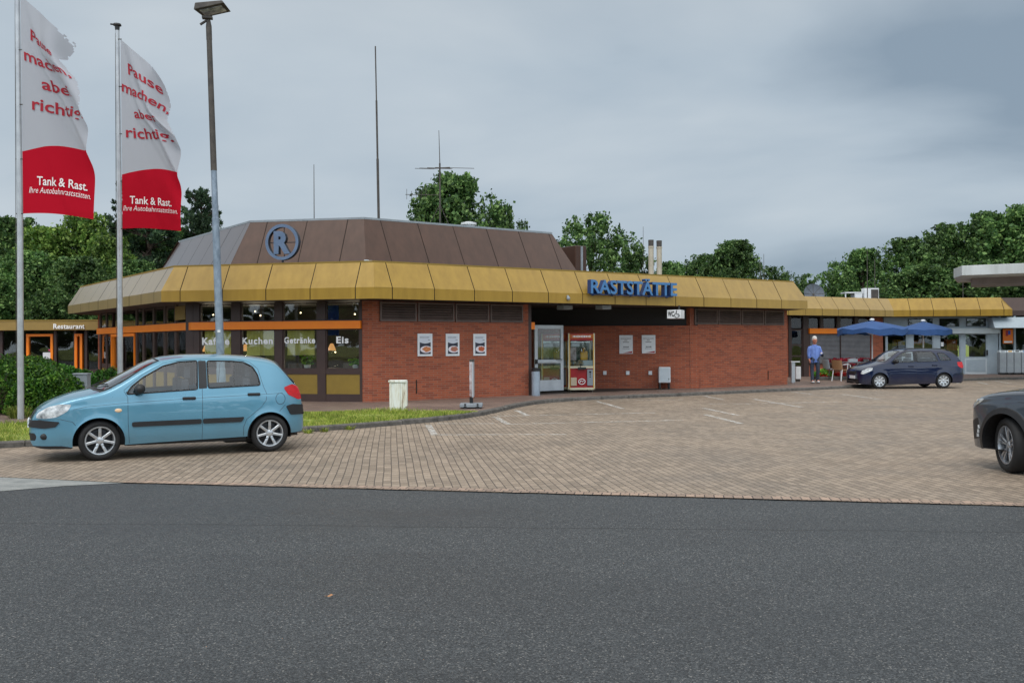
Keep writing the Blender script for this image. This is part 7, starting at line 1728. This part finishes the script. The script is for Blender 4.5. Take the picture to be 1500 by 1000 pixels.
# ================================================================== THE WALKING MAN
def skin(name, joints, edges, mat, parent, sub=2, root=0):
    me = bpy.data.meshes.new(name); me.from_pydata([j[0] for j in joints], edges, []); o = bpy.data.objects.new(name, me); COL.objects.link(o)
    sk = o.modifiers.new('s', 'SKIN'); ss = o.modifiers.new('u', 'SUBSURF'); ss.levels = sub; ss.render_levels = sub; sk.use_smooth_shade = True
    for i, j in enumerate(joints):
        r = j[1]; me.skin_vertices[0].data[i].radius = r if hasattr(r, '__len__') else (r, r); me.skin_vertices[0].data[i].use_root = (i == root)
    dg = bpy.context.evaluated_depsgraph_get(); m2 = bpy.data.meshes.new_from_object(o.evaluated_get(dg)); bpy.data.objects.remove(o); bpy.data.meshes.remove(me)
    m2.name = name; m2.materials.clear(); m2.materials.append(mat); m2.polygons.foreach_set('use_smooth', [True] * len(m2.polygons))
    o = bpy.data.objects.new(name, m2); COL.objects.link(o); o.parent = parent; WM[o.name] = WM[parent.name]; return o
pm = G(1193.5, 560.8, PZ); man = thing('person', 'man with white hair, blue shirt and dark jeans walking on the pavement, head bowed', 'person', pm, 0)
S = 1.0
# faces the camera (-y); his left arm (right in the picture) is bent, holding something dark
hipL, hipR = (.09, 0, .90), (-.09, .0, .90)
kL, kR = (.115, -.04, .50), (-.10, .02, .50); aL, aR = (.125, .06, .10), (-.11, -.06, .09)
J = [((0, 0, .95), (.11, .09)), ((0, .0, 1.15), (.10, .08)), ((0, .02, 1.31), (.10, .07)), ((0, .015, 1.42), (.07, .06)), ((0, -.005, 1.50), .058), ((0, -.03, 1.56), (.080, .088)), ((0, -.045, 1.635), (.088, .104)), ((0, -.035, 1.69), (.078, .09)),
     ((.165, .02, 1.36), .065), ((.25, .05, 1.16), .05), ((.27, -.14, 1.06), .036), ((.255, -.20, 1.045), (.035, .028)), ((-.165, .02, 1.36), .065), ((-.215, .02, 1.13), .05), ((-.215, -.04, .90), .036), ((-.21, -.05, .84), (.03, .04)),
     (hipL, .095), (kL, .062), (aL, .045), (hipR, .095), (kR, .062), (aR, .045), ((.14, -.08, .055), (.045, .035)), ((-.13, -.20, .05), (.045, .035))]
E_ = [(0, 1), (1, 2), (2, 3), (3, 4), (4, 5), (5, 6), (6, 7), (2, 8), (8, 9), (9, 10), (10, 11), (2, 12), (12, 13), (13, 14), (14, 15), (0, 16), (16, 17), (17, 18), (0, 19), (19, 20), (20, 21), (18, 22), (21, 23)]
# fingers
fi = len(J)
def finger(base, pts, parent_i):
    global J, E_
    prev = parent_i
    for q, r in pts: J.append((q, r)); E_.append((prev, len(J) - 1)); prev = len(J) - 1
for k in range(4):
    o = (k - 1.5) * .02; finger(None, [((.245 + o * .3, -.235, 1.045 + o), .010), ((.225 + o * .3, -.265 + abs(o) * .2, 1.035 + o), .0095), ((.205, -.255, 1.03 + o), .0085)], 11)
finger(None, [((.225, -.205, 1.08), .011), ((.21, -.23, 1.085), .0095)], 11)
for k in range(4):
    o = (k - 1.5) * .02; l = [.05, .06, .058, .045][k]; finger(None, [((-.205, -.055 + o, .80), .010), ((-.20, -.058 + o, .80 - l * .6), .009), ((-.193, -.06 + o, .80 - l), .008)], 15)
finger(None, [((-.20, -.095, .825), .011), ((-.195, -.105, .79), .009)], 15)
body = skin('body', J, E_, MAT['skin'], man, 2)
# face: nose, brows, ears, mouth as small forms on the head
mb = MB(); mb.blob((0, -.145, 1.63), (.014, .02, .022), 8, 6); mb.blob((.078, -.04, 1.635), (.012, .022, .032), 8, 6); mb.blob((-.078, -.04, 1.635), (.012, .022, .032), 8, 6); mb.blob((0, -.115, 1.565), (.035, .02, .018), 8, 6); mb.build('face_features', MAT['skin'], body, smooth=True, world=False)
mb = MB()
for sx in (-1, 1): mb.blob((sx * .03, -.128, 1.652), (.013, .008, .007), 8, 6)
mb.blob((0, -.128, 1.592), (.026, .008, .005), 8, 6); mb.build('eyes_and_mouth', MAT['jeans'], body, smooth=True, world=False)
hj = [((0, .03, 1.60), (.10, .085)), ((0, .01, 1.68), (.112, .118)), ((0, -.03, 1.73), (.092, .11)), ((0, -.09, 1.725), (.07, .06))]
skin('hair', hj, [(0, 1), (1, 2), (2, 3)], MAT['hair'], man, 2)
mb = MB(); rings = [(.775, .172, .125), (.785, .19, .138), (.95, .188, .138), (1.10, .186, .134), (1.22, .192, .13), (1.30, .198, .122), (1.36, .188, .112), (1.40, .155, .10), (1.435, .10, .085), (1.465, .074, .074), (1.47, .062, .062)]; N_ = 20
for k, (z, a_, b_) in enumerate(rings):
    for j in range(N_):
        th = 2 * math.pi * j / N_; wob = 1 + .025 * math.sin(5 * th + z * 9) + .02 * math.sin(z * 38 + 2 * th); mb.v.append((a_ * math.cos(th) * wob, .012 * (z > 1.2) + b_ * math.sin(th) * wob, z + (.012 * math.sin(3 * th) if k < 2 else 0)))
for k in range(len(rings) - 1):
    for j in range(N_):
        q = k * N_ + j; q2 = k * N_ + (j + 1) % N_; mb.f.append((q, q2, q2 + N_, q + N_)); mb.uv.append(None)
mb.tube([(.10, .02, 1.375), (.165, .025, 1.35), (.225, .045, 1.24), (.252, .045, 1.14), (.268, -.02, 1.09), (.272, -.10, 1.072)], [.055, .082, .072, .066, .062, .052], 12)
mb.tube([(-.10, .02, 1.375), (-.165, .025, 1.35), (-.205, .03, 1.24), (-.218, .02, 1.12), (-.22, -.01, 1.02), (-.218, -.03, .93)], [.055, .082, .072, .066, .06, .052], 12)
mb.build('shirt', MAT['shirt'], man, smooth=True, world=False)
mb = MB()
for sx in (-1, 1): mb.face([(sx * .012, -.096, 1.40), (sx * .07, -.085, 1.455), (sx * .09, -.055, 1.475), (sx * .055, -.092, 1.405)])
mb.tube([(0, -.125, 1.36), (0, -.145, 1.15), (0, -.15, .86)], .006, 5); mb.build('collar', MAT['shirt'], man, world=False)
TJ = [((0, 0, .93), (.145, .115)), (hipL, .108), ((.108, -.03, .66), .088), (kL, .075), (aL, .064), ((.128, .055, .06), .064), (hipR, .108), ((-.098, .01, .66), .088), (kR, .075), (aR, .064), ((-.112, -.07, .055), .064)]
skin('trousers', TJ, [(0, 1), (1, 2), (2, 3), (3, 4), (4, 5), (0, 6), (6, 7), (7, 8), (8, 9), (9, 10)], MAT['jeans'], man, 2)
for (x, y) in ((.13, .0), (-.118, -.13)):
    mb = MB(); mb.blob((x, y, .045), (.05, .135, .045), 14, 8); s_ = mb.build('shoe', MAT['white'], man, smooth=True, world=False); mb = MB(); mb.box((x, y, .010), (.095, .26, .02)); mb.build('sole', MAT['black'], s_, world=False, bevel=.008)
mb = MB(); mb.box((.222, -.235, 1.06), (.06, .09, .13), .3); o = mb.build('black_pouch', MAT['black'], None, bevel=.015); o.location = pm + Vector((.222, -.245, .995)); tag(o, 'small black pouch in the left hand of the walking man', 'pouch')
mb = MB(); mb.box((.19, -.2, 1.12), (.05, .02, .06)); o = mb.build('white_slip', MAT['white']); o.location = pm + Vector((.185, -.23, 1.10)); tag(o, 'white slip of paper held above the black pouch', 'paper')

# ================================================================== PLANTS
def leafquads(P, size, rnd_, flat=.6):
    # P: (n,3) positions; returns vertices of small folded leaf quads
    n = len(P); u = rnd_.normal(size=(n, 3)); u[:, 2] *= flat; u /= np.linalg.norm(u, axis=1, keepdims=True); t_ = rnd_.normal(size=(n, 3)); v = np.cross(u, t_); v /= np.linalg.norm(v, axis=1, keepdims=True)
    s = size * rnd_.uniform(.6, 1.35, size=(n, 1)); u = u * s; v = v * s * .55
    return np.stack([P - u, P - v, P + u, P + v], 1).reshape(-1, 3)
def quadmesh(name, V, mat):
    n = len(V) // 4; me = bpy.data.meshes.new(name); me.vertices.add(len(V)); me.vertices.foreach_set('co', V.astype(np.float32).ravel()); me.loops.add(n * 4); me.loops.foreach_set('vertex_index', np.arange(n * 4, dtype=np.int32)); me.polygons.add(n); me.polygons.foreach_set('loop_start', np.arange(0, n * 4, 4, dtype=np.int32))
    me.materials.append(mat); me.update(calc_edges=True); me.validate(); return me
def crown_pts(rnd_, n, lobes):
    # lobes: (x, y, z, r); leaves in small clumps spread through each lobe, thicker at its skin
    out = []; tot = sum(l[3] ** 2 for l in lobes)
    for x, y, z, r in lobes:
        m = max(12, int(n * r * r / tot)); k = max(4, m // 32)
        d = rnd_.normal(size=(k, 3)); d /= np.linalg.norm(d, axis=1, keepdims=True); rad = rnd_.uniform(.25, 1.0, size=(k, 1)) ** .45 * r * rnd_.uniform(.8, 1.28, size=(k, 1)); c = d * rad * np.array([1, 1, .85]) + np.array([x, y, z])
        idx = rnd_.integers(0, k, size=m); out.append(c[idx] + rnd_.normal(size=(m, 3)) * r * .105)
    return np.concatenate(out)
def broad_proto(seed, n=15000, wide=.40, base=.2, leaf=.017, open_=0.0):
    r_ = np.random.default_rng(seed); lobes = []; nl = 44
    for i in range(nl):
        h = r_.uniform(0, 1); z = base + (1 - base) * (.08 + .86 * h); prof = math.sin(math.pi * min(1, (h * .86 + .16))) ** .6; a = r_.uniform(0, 2 * math.pi); rr_ = wide * prof * math.sqrt(r_.uniform(.1, 1)); lobes.append((rr_ * math.cos(a), rr_ * math.sin(a), z, r_.uniform(.10, .185)))
    lobes.append((0, 0, .90, .11))
    P = crown_pts(r_, n, lobes); P[:, 2] = np.minimum(P[:, 2], 1.0 + r_.uniform(-.02, .02, len(P)))
    V = leafquads(P, leaf, r_); mb = MB(); mb.tube([(0, 0, 0), (.008, 0, base), (.0, .01, .6), (0, 0, .85)], [.028, .022, .014, .004], 8)
    for x, y, z, r in lobes[:22]:
        z0 = max(base * .7, z - .25 - .3 * math.hypot(x, y)); mb.tube([(0, 0, z0), (x * .5, y * .5, (z0 + z) / 2 + .02), (x, y, z)], [.010, .006, .002], 5)
    return V, mb
def pine_proto(seed, n=24000):
    r_ = np.random.default_rng(seed); lobes = []; mb = MB(); mb.tube([(0, 0, 0), (.01, 0, .5), (0, 0, .95)], [.02, .014, .004], 8)
    for i in range(70):
        h = r_.uniform(0, 1); z = .22 + .74 * h; a = r_.uniform(0, 6.28); rr_ = (.30 * (1 - h) ** .6 + .05) * r_.uniform(.35, 1.0); x, y = rr_ * math.cos(a), rr_ * math.sin(a); lobes.append((x, y, z, r_.uniform(.035, .075))); mb.tube([(0, 0, z - .05), (x * .6, y * .6, z - .02), (x, y, z)], [.006, .004, .002], 4)
    lobes.append((0, 0, .97, .035)); P = crown_pts(r_, n, lobes)
    u = r_.normal(size=(len(P), 3)); u[:, 2] = np.abs(u[:, 2]) * 1.2 + .2; u /= np.linalg.norm(u, axis=1, keepdims=True); v = np.cross(u, r_.normal(size=(len(P), 3))); v /= np.linalg.norm(v, axis=1, keepdims=True); s = .017 * r_.uniform(.7, 1.4, size=(len(P), 1))
    V = np.stack([P - u * s * .2, P - v * s * .22 + u * s * .4, P + u * s, P + v * s * .22 + u * s * .4], 1).reshape(-1, 3); return V, mb
PROTO = {}
def proto(key):
    if key not in PROTO:
        kind, seed = key
        if kind == 'pine': V, mb = pine_proto(seed); mat = MAT['needles']
        elif kind == 'light': V, mb = broad_proto(seed, 26000, .30, .15, .0145); mat = MAT['leafb']
        elif kind == 'airy': V, mb = broad_proto(seed, 16000, .40, .2, .0155); mat = MAT['leafa']
        else: V, mb = broad_proto(seed, 34000, .42, .18, .0148); mat = MAT['leafa']
        me = quadmesh('crown', V, mat); tm = bpy.data.meshes.new('trunk'); tm.from_pydata(mb.v, [], mb.f); tm.materials.append(MAT['bark']); PROTO[key] = (me, tm)
    return PROTO[key]
def tree(px, ytop, D, wpx, key, label, rz, name='broadleaf_tree', group='trees behind the buildings', x=None, H=None, W=None):
    p = AT(px, D, 0) if x is None else Vector((x, D, 0)); H = H or HZ(px, ytop, D); W = W or wpx * D / 1400
    me, tm = proto(key); base = {'pine': .62, 'light': .68}.get(key[0], .84); k = W / base
    t = thing(name, label, 'tree', p, rz, group); t.scale = (k, k, H)
    for nm, m_ in (('crown', me), ('trunk', tm)):
        o = bpy.data.objects.new(nm, m_); COL.objects.link(o); o.parent = t
    return t
TR = [
 (-95, 300, 58, 240, ('broad', 1), 'broad dark tree cut by the left edge of the photo', .3, 'broadleaf_tree'), (-300, 330, 60, 200, ('broad', 7), 'tree well beyond the left edge, nearest the frame', .3, 'broadleaf_tree'), (-520, 330, 60, 200, ('broad', 8), 'second tree beyond the left edge', 1.3, 'broadleaf_tree'), (-780, 330, 55, 230, ('broad', 2), 'third tree beyond the left edge', 2.3, 'broadleaf_tree'), (-1060, 330, 50, 260, ('broad', 1), 'farthest left tree beyond the left edge', 3.3, 'broadleaf_tree'),
 (12, 322, 56, 150, ('broad', 2), 'dark bushy tree at the far left, behind the left flag pole', 1.9, 'broadleaf_tree'),
 (75, 338, 54, 120, ('light', 3), 'light green slender tree between the two flag poles, left one', .2, 'broadleaf_tree'), (122, 316, 55, 110, ('light', 4), 'taller light green tree between the two flag poles, right one', 2.0, 'broadleaf_tree'),
 (160, 352, 50, 90, ('light', 3), 'small light green tree left of the right flag pole', 3.4, 'broadleaf_tree'), (216, 252, 60, 190, ('pine', 5), 'tall dark pine behind the right flag', .4, 'pine_tree'), (296, 274, 61, 125, ('pine', 6), 'dark pine right of the right flag, beside the lamp post', 2.2, 'pine_tree'),
 (185, 330, 63, 150, ('broad', 7), 'dark tree filling in under the tall pine', 4.0, 'broadleaf_tree'), (262, 340, 66, 150, ('broad', 1), 'dark tree below and right of the right flag', 2.6, 'broadleaf_tree'),
 (45, 372, 49, 150, ('broad', 7), 'low dark tree just above the tan wing fascia, left of the flags', .9, 'broadleaf_tree'), (120, 380, 47, 130, ('broad', 2), 'low dark tree above the Restaurant lettering', 5.2, 'broadleaf_tree'), (-40, 385, 47, 160, ('broad', 1), 'low dark tree above the wing at the left edge', 4.4, 'broadleaf_tree'), (195, 385, 48, 120, ('broad', 7), 'low dark tree behind the left end of the ochre eaves', 2.4, 'broadleaf_tree'),
 (668, 259, 62, 165, ('broad', 8), 'large rounded tree behind the television aerial and the brown roof', 1.1, 'broadleaf_tree'), (735, 306, 64, 90, ('broad', 2), 'low tree at the right foot of the large rounded tree', 3.9, 'broadleaf_tree'),
 (868, 314, 60, 130, ('airy', 9), 'airy tree right of the brown roof with sky showing through', .5, 'broadleaf_tree'), (928, 362, 62, 90, ('airy', 10), 'small airy tree behind the left flue pipe', 2.8, 'broadleaf_tree'), (985, 386, 60, 90, ('broad', 8), 'low tree right of the twin flues', 1.5, 'broadleaf_tree'),
 (1034, 376, 66, 100, ('broad', 1), 'low tree above the last letters of the roof sign', .7, 'broadleaf_tree'), (1078, 356, 64, 105, ('broad', 7), 'rounded tree above the right part of the ochre eaves', 4.9, 'broadleaf_tree'), (1135, 392, 62, 80, ('airy', 9), 'low airy tree near the right end of the eaves', 3.1, 'broadleaf_tree'), (1182, 404, 64, 70, ('airy', 10), 'sparse low tree behind the satellite dish', .2, 'broadleaf_tree'),
 (1222, 398, 66, 80, ('airy', 9), 'sparse low tree right of the satellite dish', 1.7, 'broadleaf_tree'), (1265, 367, 66, 105, ('broad', 8), 'rounded tree above the air conditioner', 5.5, 'broadleaf_tree'), (1330, 352, 68, 120, ('broad', 2), 'rounded tree right of the two roof rods', 2.9, 'broadleaf_tree'), (1392, 332, 70, 130, ('broad', 1), 'tall tree left of the petrol canopy corner', 1.2, 'broadleaf_tree'),
 (1445, 316, 68, 130, ('broad', 7), 'tall tree above the corner of the petrol canopy', 3.3, 'broadleaf_tree'), (1505, 303, 66, 150, ('broad', 8), 'tallest tree at the right edge above the petrol canopy', .1, 'broadleaf_tree'), (1590, 300, 66, 170, ('broad', 2), 'tree beyond the right edge behind the petrol canopy', 2.1, 'broadleaf_tree'),
 (1350, 392, 60, 140, ('broad', 7), 'low tree right above the bend of the service roof', 4.4, 'broadleaf_tree'), (1440, 385, 59, 150, ('broad', 1), 'low tree below the petrol canopy corner', 5.9, 'broadleaf_tree'), (1525, 392, 58, 140, ('broad', 8), 'low tree in the gap below the petrol canopy at the right edge', 2.5, 'broadleaf_tree')]
for a in TR: tree(*a)
# the wood on the far side of the road, behind the viewpoint, as the windows mirror it
VV = []
for i in range(16):
    V_, mb_ = broad_proto(40 + i % 3, 9000, .46, .05, .03); k = random.uniform(10, 14); VV.append(V_ * np.array([k * 1.1, k * 1.1, k]) + np.array([-75 + i * 10 + random.uniform(-2, 2), -46 + random.uniform(-5, 3), 0]))
o = bpy.data.objects.new('far_woodland', quadmesh('far_woodland', np.concatenate(VV), MAT['leafa'])); COL.objects.link(o); tag(o, 'belt of woodland across the road', 'woodland', kind='stuff')
# shrubs
def shrub(name, label, cat, c, rx, ry, h, n, leaf, mat, seed, boxy=.5, group=None):
    r_ = np.random.default_rng(seed); t = thing(name, label, cat, c, 0, group); d = r_.normal(size=(n, 3)); d /= np.linalg.norm(d, axis=1, keepdims=True); d[:, 2] = np.abs(d[:, 2]); q = np.sign(d) * np.abs(d) ** boxy; nz = np.zeros(n)
    for k in range(7):
        f = r_.normal(size=3) * 3.4; nz += np.sin(d @ f * 1.3 + r_.uniform(0, 6)) * .05
    P = q * (np.array([rx, ry, h]) * (1 + nz)[:, None]) * r_.uniform(.72, 1.03, size=(n, 1)) ** .5
    # upright sprays poking out of the outline
    o = bpy.data.objects.new('foliage', quadmesh('foliage', leafquads(P, leaf, r_, 1.0), mat)); COL.objects.link(o); o.parent = t
    mb = MB()
    for k in range(9):
        a = k * .7; mb.tube([(0, 0, 0), (rx * .4 * math.cos(a), ry * .4 * math.sin(a), h * .5), (rx * .7 * math.cos(a), ry * .7 * math.sin(a), h * .85)], [.03, .018, .006], 5)
    mb.build('stems', MAT['bark'], t, world=False)
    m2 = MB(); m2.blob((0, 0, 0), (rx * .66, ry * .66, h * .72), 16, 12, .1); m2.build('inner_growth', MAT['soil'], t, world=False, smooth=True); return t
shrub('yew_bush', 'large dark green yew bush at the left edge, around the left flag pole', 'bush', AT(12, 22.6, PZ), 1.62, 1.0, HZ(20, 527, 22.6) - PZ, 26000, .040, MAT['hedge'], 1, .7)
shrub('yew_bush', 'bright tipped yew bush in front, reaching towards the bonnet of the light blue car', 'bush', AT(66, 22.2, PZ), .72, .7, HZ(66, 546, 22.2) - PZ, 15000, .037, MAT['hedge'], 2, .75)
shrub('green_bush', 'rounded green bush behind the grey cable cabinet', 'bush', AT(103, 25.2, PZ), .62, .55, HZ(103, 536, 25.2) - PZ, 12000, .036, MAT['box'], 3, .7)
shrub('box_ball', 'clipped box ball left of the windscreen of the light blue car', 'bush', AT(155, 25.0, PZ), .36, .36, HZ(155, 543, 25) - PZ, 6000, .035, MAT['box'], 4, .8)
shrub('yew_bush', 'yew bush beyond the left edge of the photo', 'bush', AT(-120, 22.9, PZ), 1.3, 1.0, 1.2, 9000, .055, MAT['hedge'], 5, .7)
# grass verge between kerb and pavement
gb_ = [xy(-420, 634, PZ), xy(0, 622, PZ), xy(200, 610, PZ), xy(436, 603.5, PZ), xy(600, 602, PZ), xy(670, 601.6, PZ), xy(705, 602.5, PZ)]
kf = [k + Vector((0, .14)) for k in KL if k.x < gb_[-1][0] - .03]
poly = kf + [Vector(p) for p in reversed(gb_)]
sheet('grass_verge', poly, PZ + .006, MAT['turf'])
pa = np.array([tuple(p) for p in poly]); lo, hi = pa.min(0), pa.max(0); pts = []
lo[0] = max(lo[0], -13)
while sum(len(x) for x in pts) < 52000:
    q = RNG.uniform(lo, hi, size=(20000, 2)); pts.append(q[inpoly(q[:, 0], q[:, 1], [tuple(p) for p in poly])])
q = np.concatenate(pts)[:52000]; n = len(q); B = np.stack([q[:, 0], q[:, 1], np.full(n, PZ + .004)], 1); hgt = RNG.uniform(.02, .06, n) * (1 + .8 * np.sin(q[:, 0] * 1.7) * np.sin(q[:, 1] * 2.3 + 1)) ; ang = RNG.uniform(0, 6.28, n); wd = np.stack([np.cos(ang), np.sin(ang), np.zeros(n)], 1) * .006; ln = np.stack([RNG.normal(0, .022, n), RNG.normal(0, .022, n), np.abs(hgt) + .012], 1)
kp = (np.sin(q[:, 0] * 3.1 + 2 * np.sin(q[:, 1] * 1.9)) + np.sin(q[:, 1] * 4.3 + q[:, 0])) * .5 + RNG.normal(0, .35, n) > -.62; B, wd, ln = B[kp], wd[kp], ln[kp]
V = np.stack([B - wd, B + wd, B + ln + wd * .4, B + ln - wd * .4], 1).reshape(-1, 3); o = bpy.data.objects.new('grass', quadmesh('grass', V, MAT['grass'])); COL.objects.link(o); tag(o, 'short grass on the verge behind the kerb', 'grass', kind='stuff')
# tufts
def tuft(c, n, h, r, label, mat='grass'):
    mb = MB()
    for i in range(n):
        a, rr_ = rnd.uniform(0, 6.28), rnd.uniform(0, r); b = Vector((c.x + rr_ * math.cos(a), c.y + rr_ * math.sin(a), c.z)); t_ = b + Vector((math.cos(a) * r * rnd.uniform(.2, 1), math.sin(a) * r * .6, h * rnd.uniform(.4, 1))); s = Vector((-math.sin(a), math.cos(a), 0)) * .008; m = b.lerp(t_, .6) + Vector((0, 0, h * .08)); mb.face([b - s, b + s, m + s * .8, m - s * .8]); mb.face([m - s * .8, m + s * .8, t_])
    o = mb.build('grass_tuft', MAT[mat]); tag(o, label, 'grass tuft', 'weeds and grass tufts')
tuft(G(28, 612, PZ), 240, .30, .22, 'tall grass tuft at the foot of the left flag pole'); 
for px, py, l in ((452, 634, 'weed at the kerb just right of the light blue car'), (476, 632, 'second weed at the kerb right of the light blue car'), (512, 629, 'weed in the kerb joint in front of the white cabinet'), (636, 616, 'weed at the kerb below the pavement sign'), (660, 613, 'small weed at the kerb left of the bend')): tuft(G(px, py, 0.01), 60, .09, .09, l)
# fallen leaf
mb = MB(); c = G(483.5, 873, .012); mb.face([c + Vector((-.02, 0, .003)), c + Vector((-.006, -.012, .0)), c + Vector((.022, -.003, .012)), c + Vector((.005, .014, .014))]); mb.tube([c + Vector((-.02, 0, .004)), c + Vector((-.036, .004, .002))], .0015, 4); o = mb.build('fallen_leaf', MAT['deadleaf']); tag(o, 'single brown leaf lying on the asphalt', 'leaf')
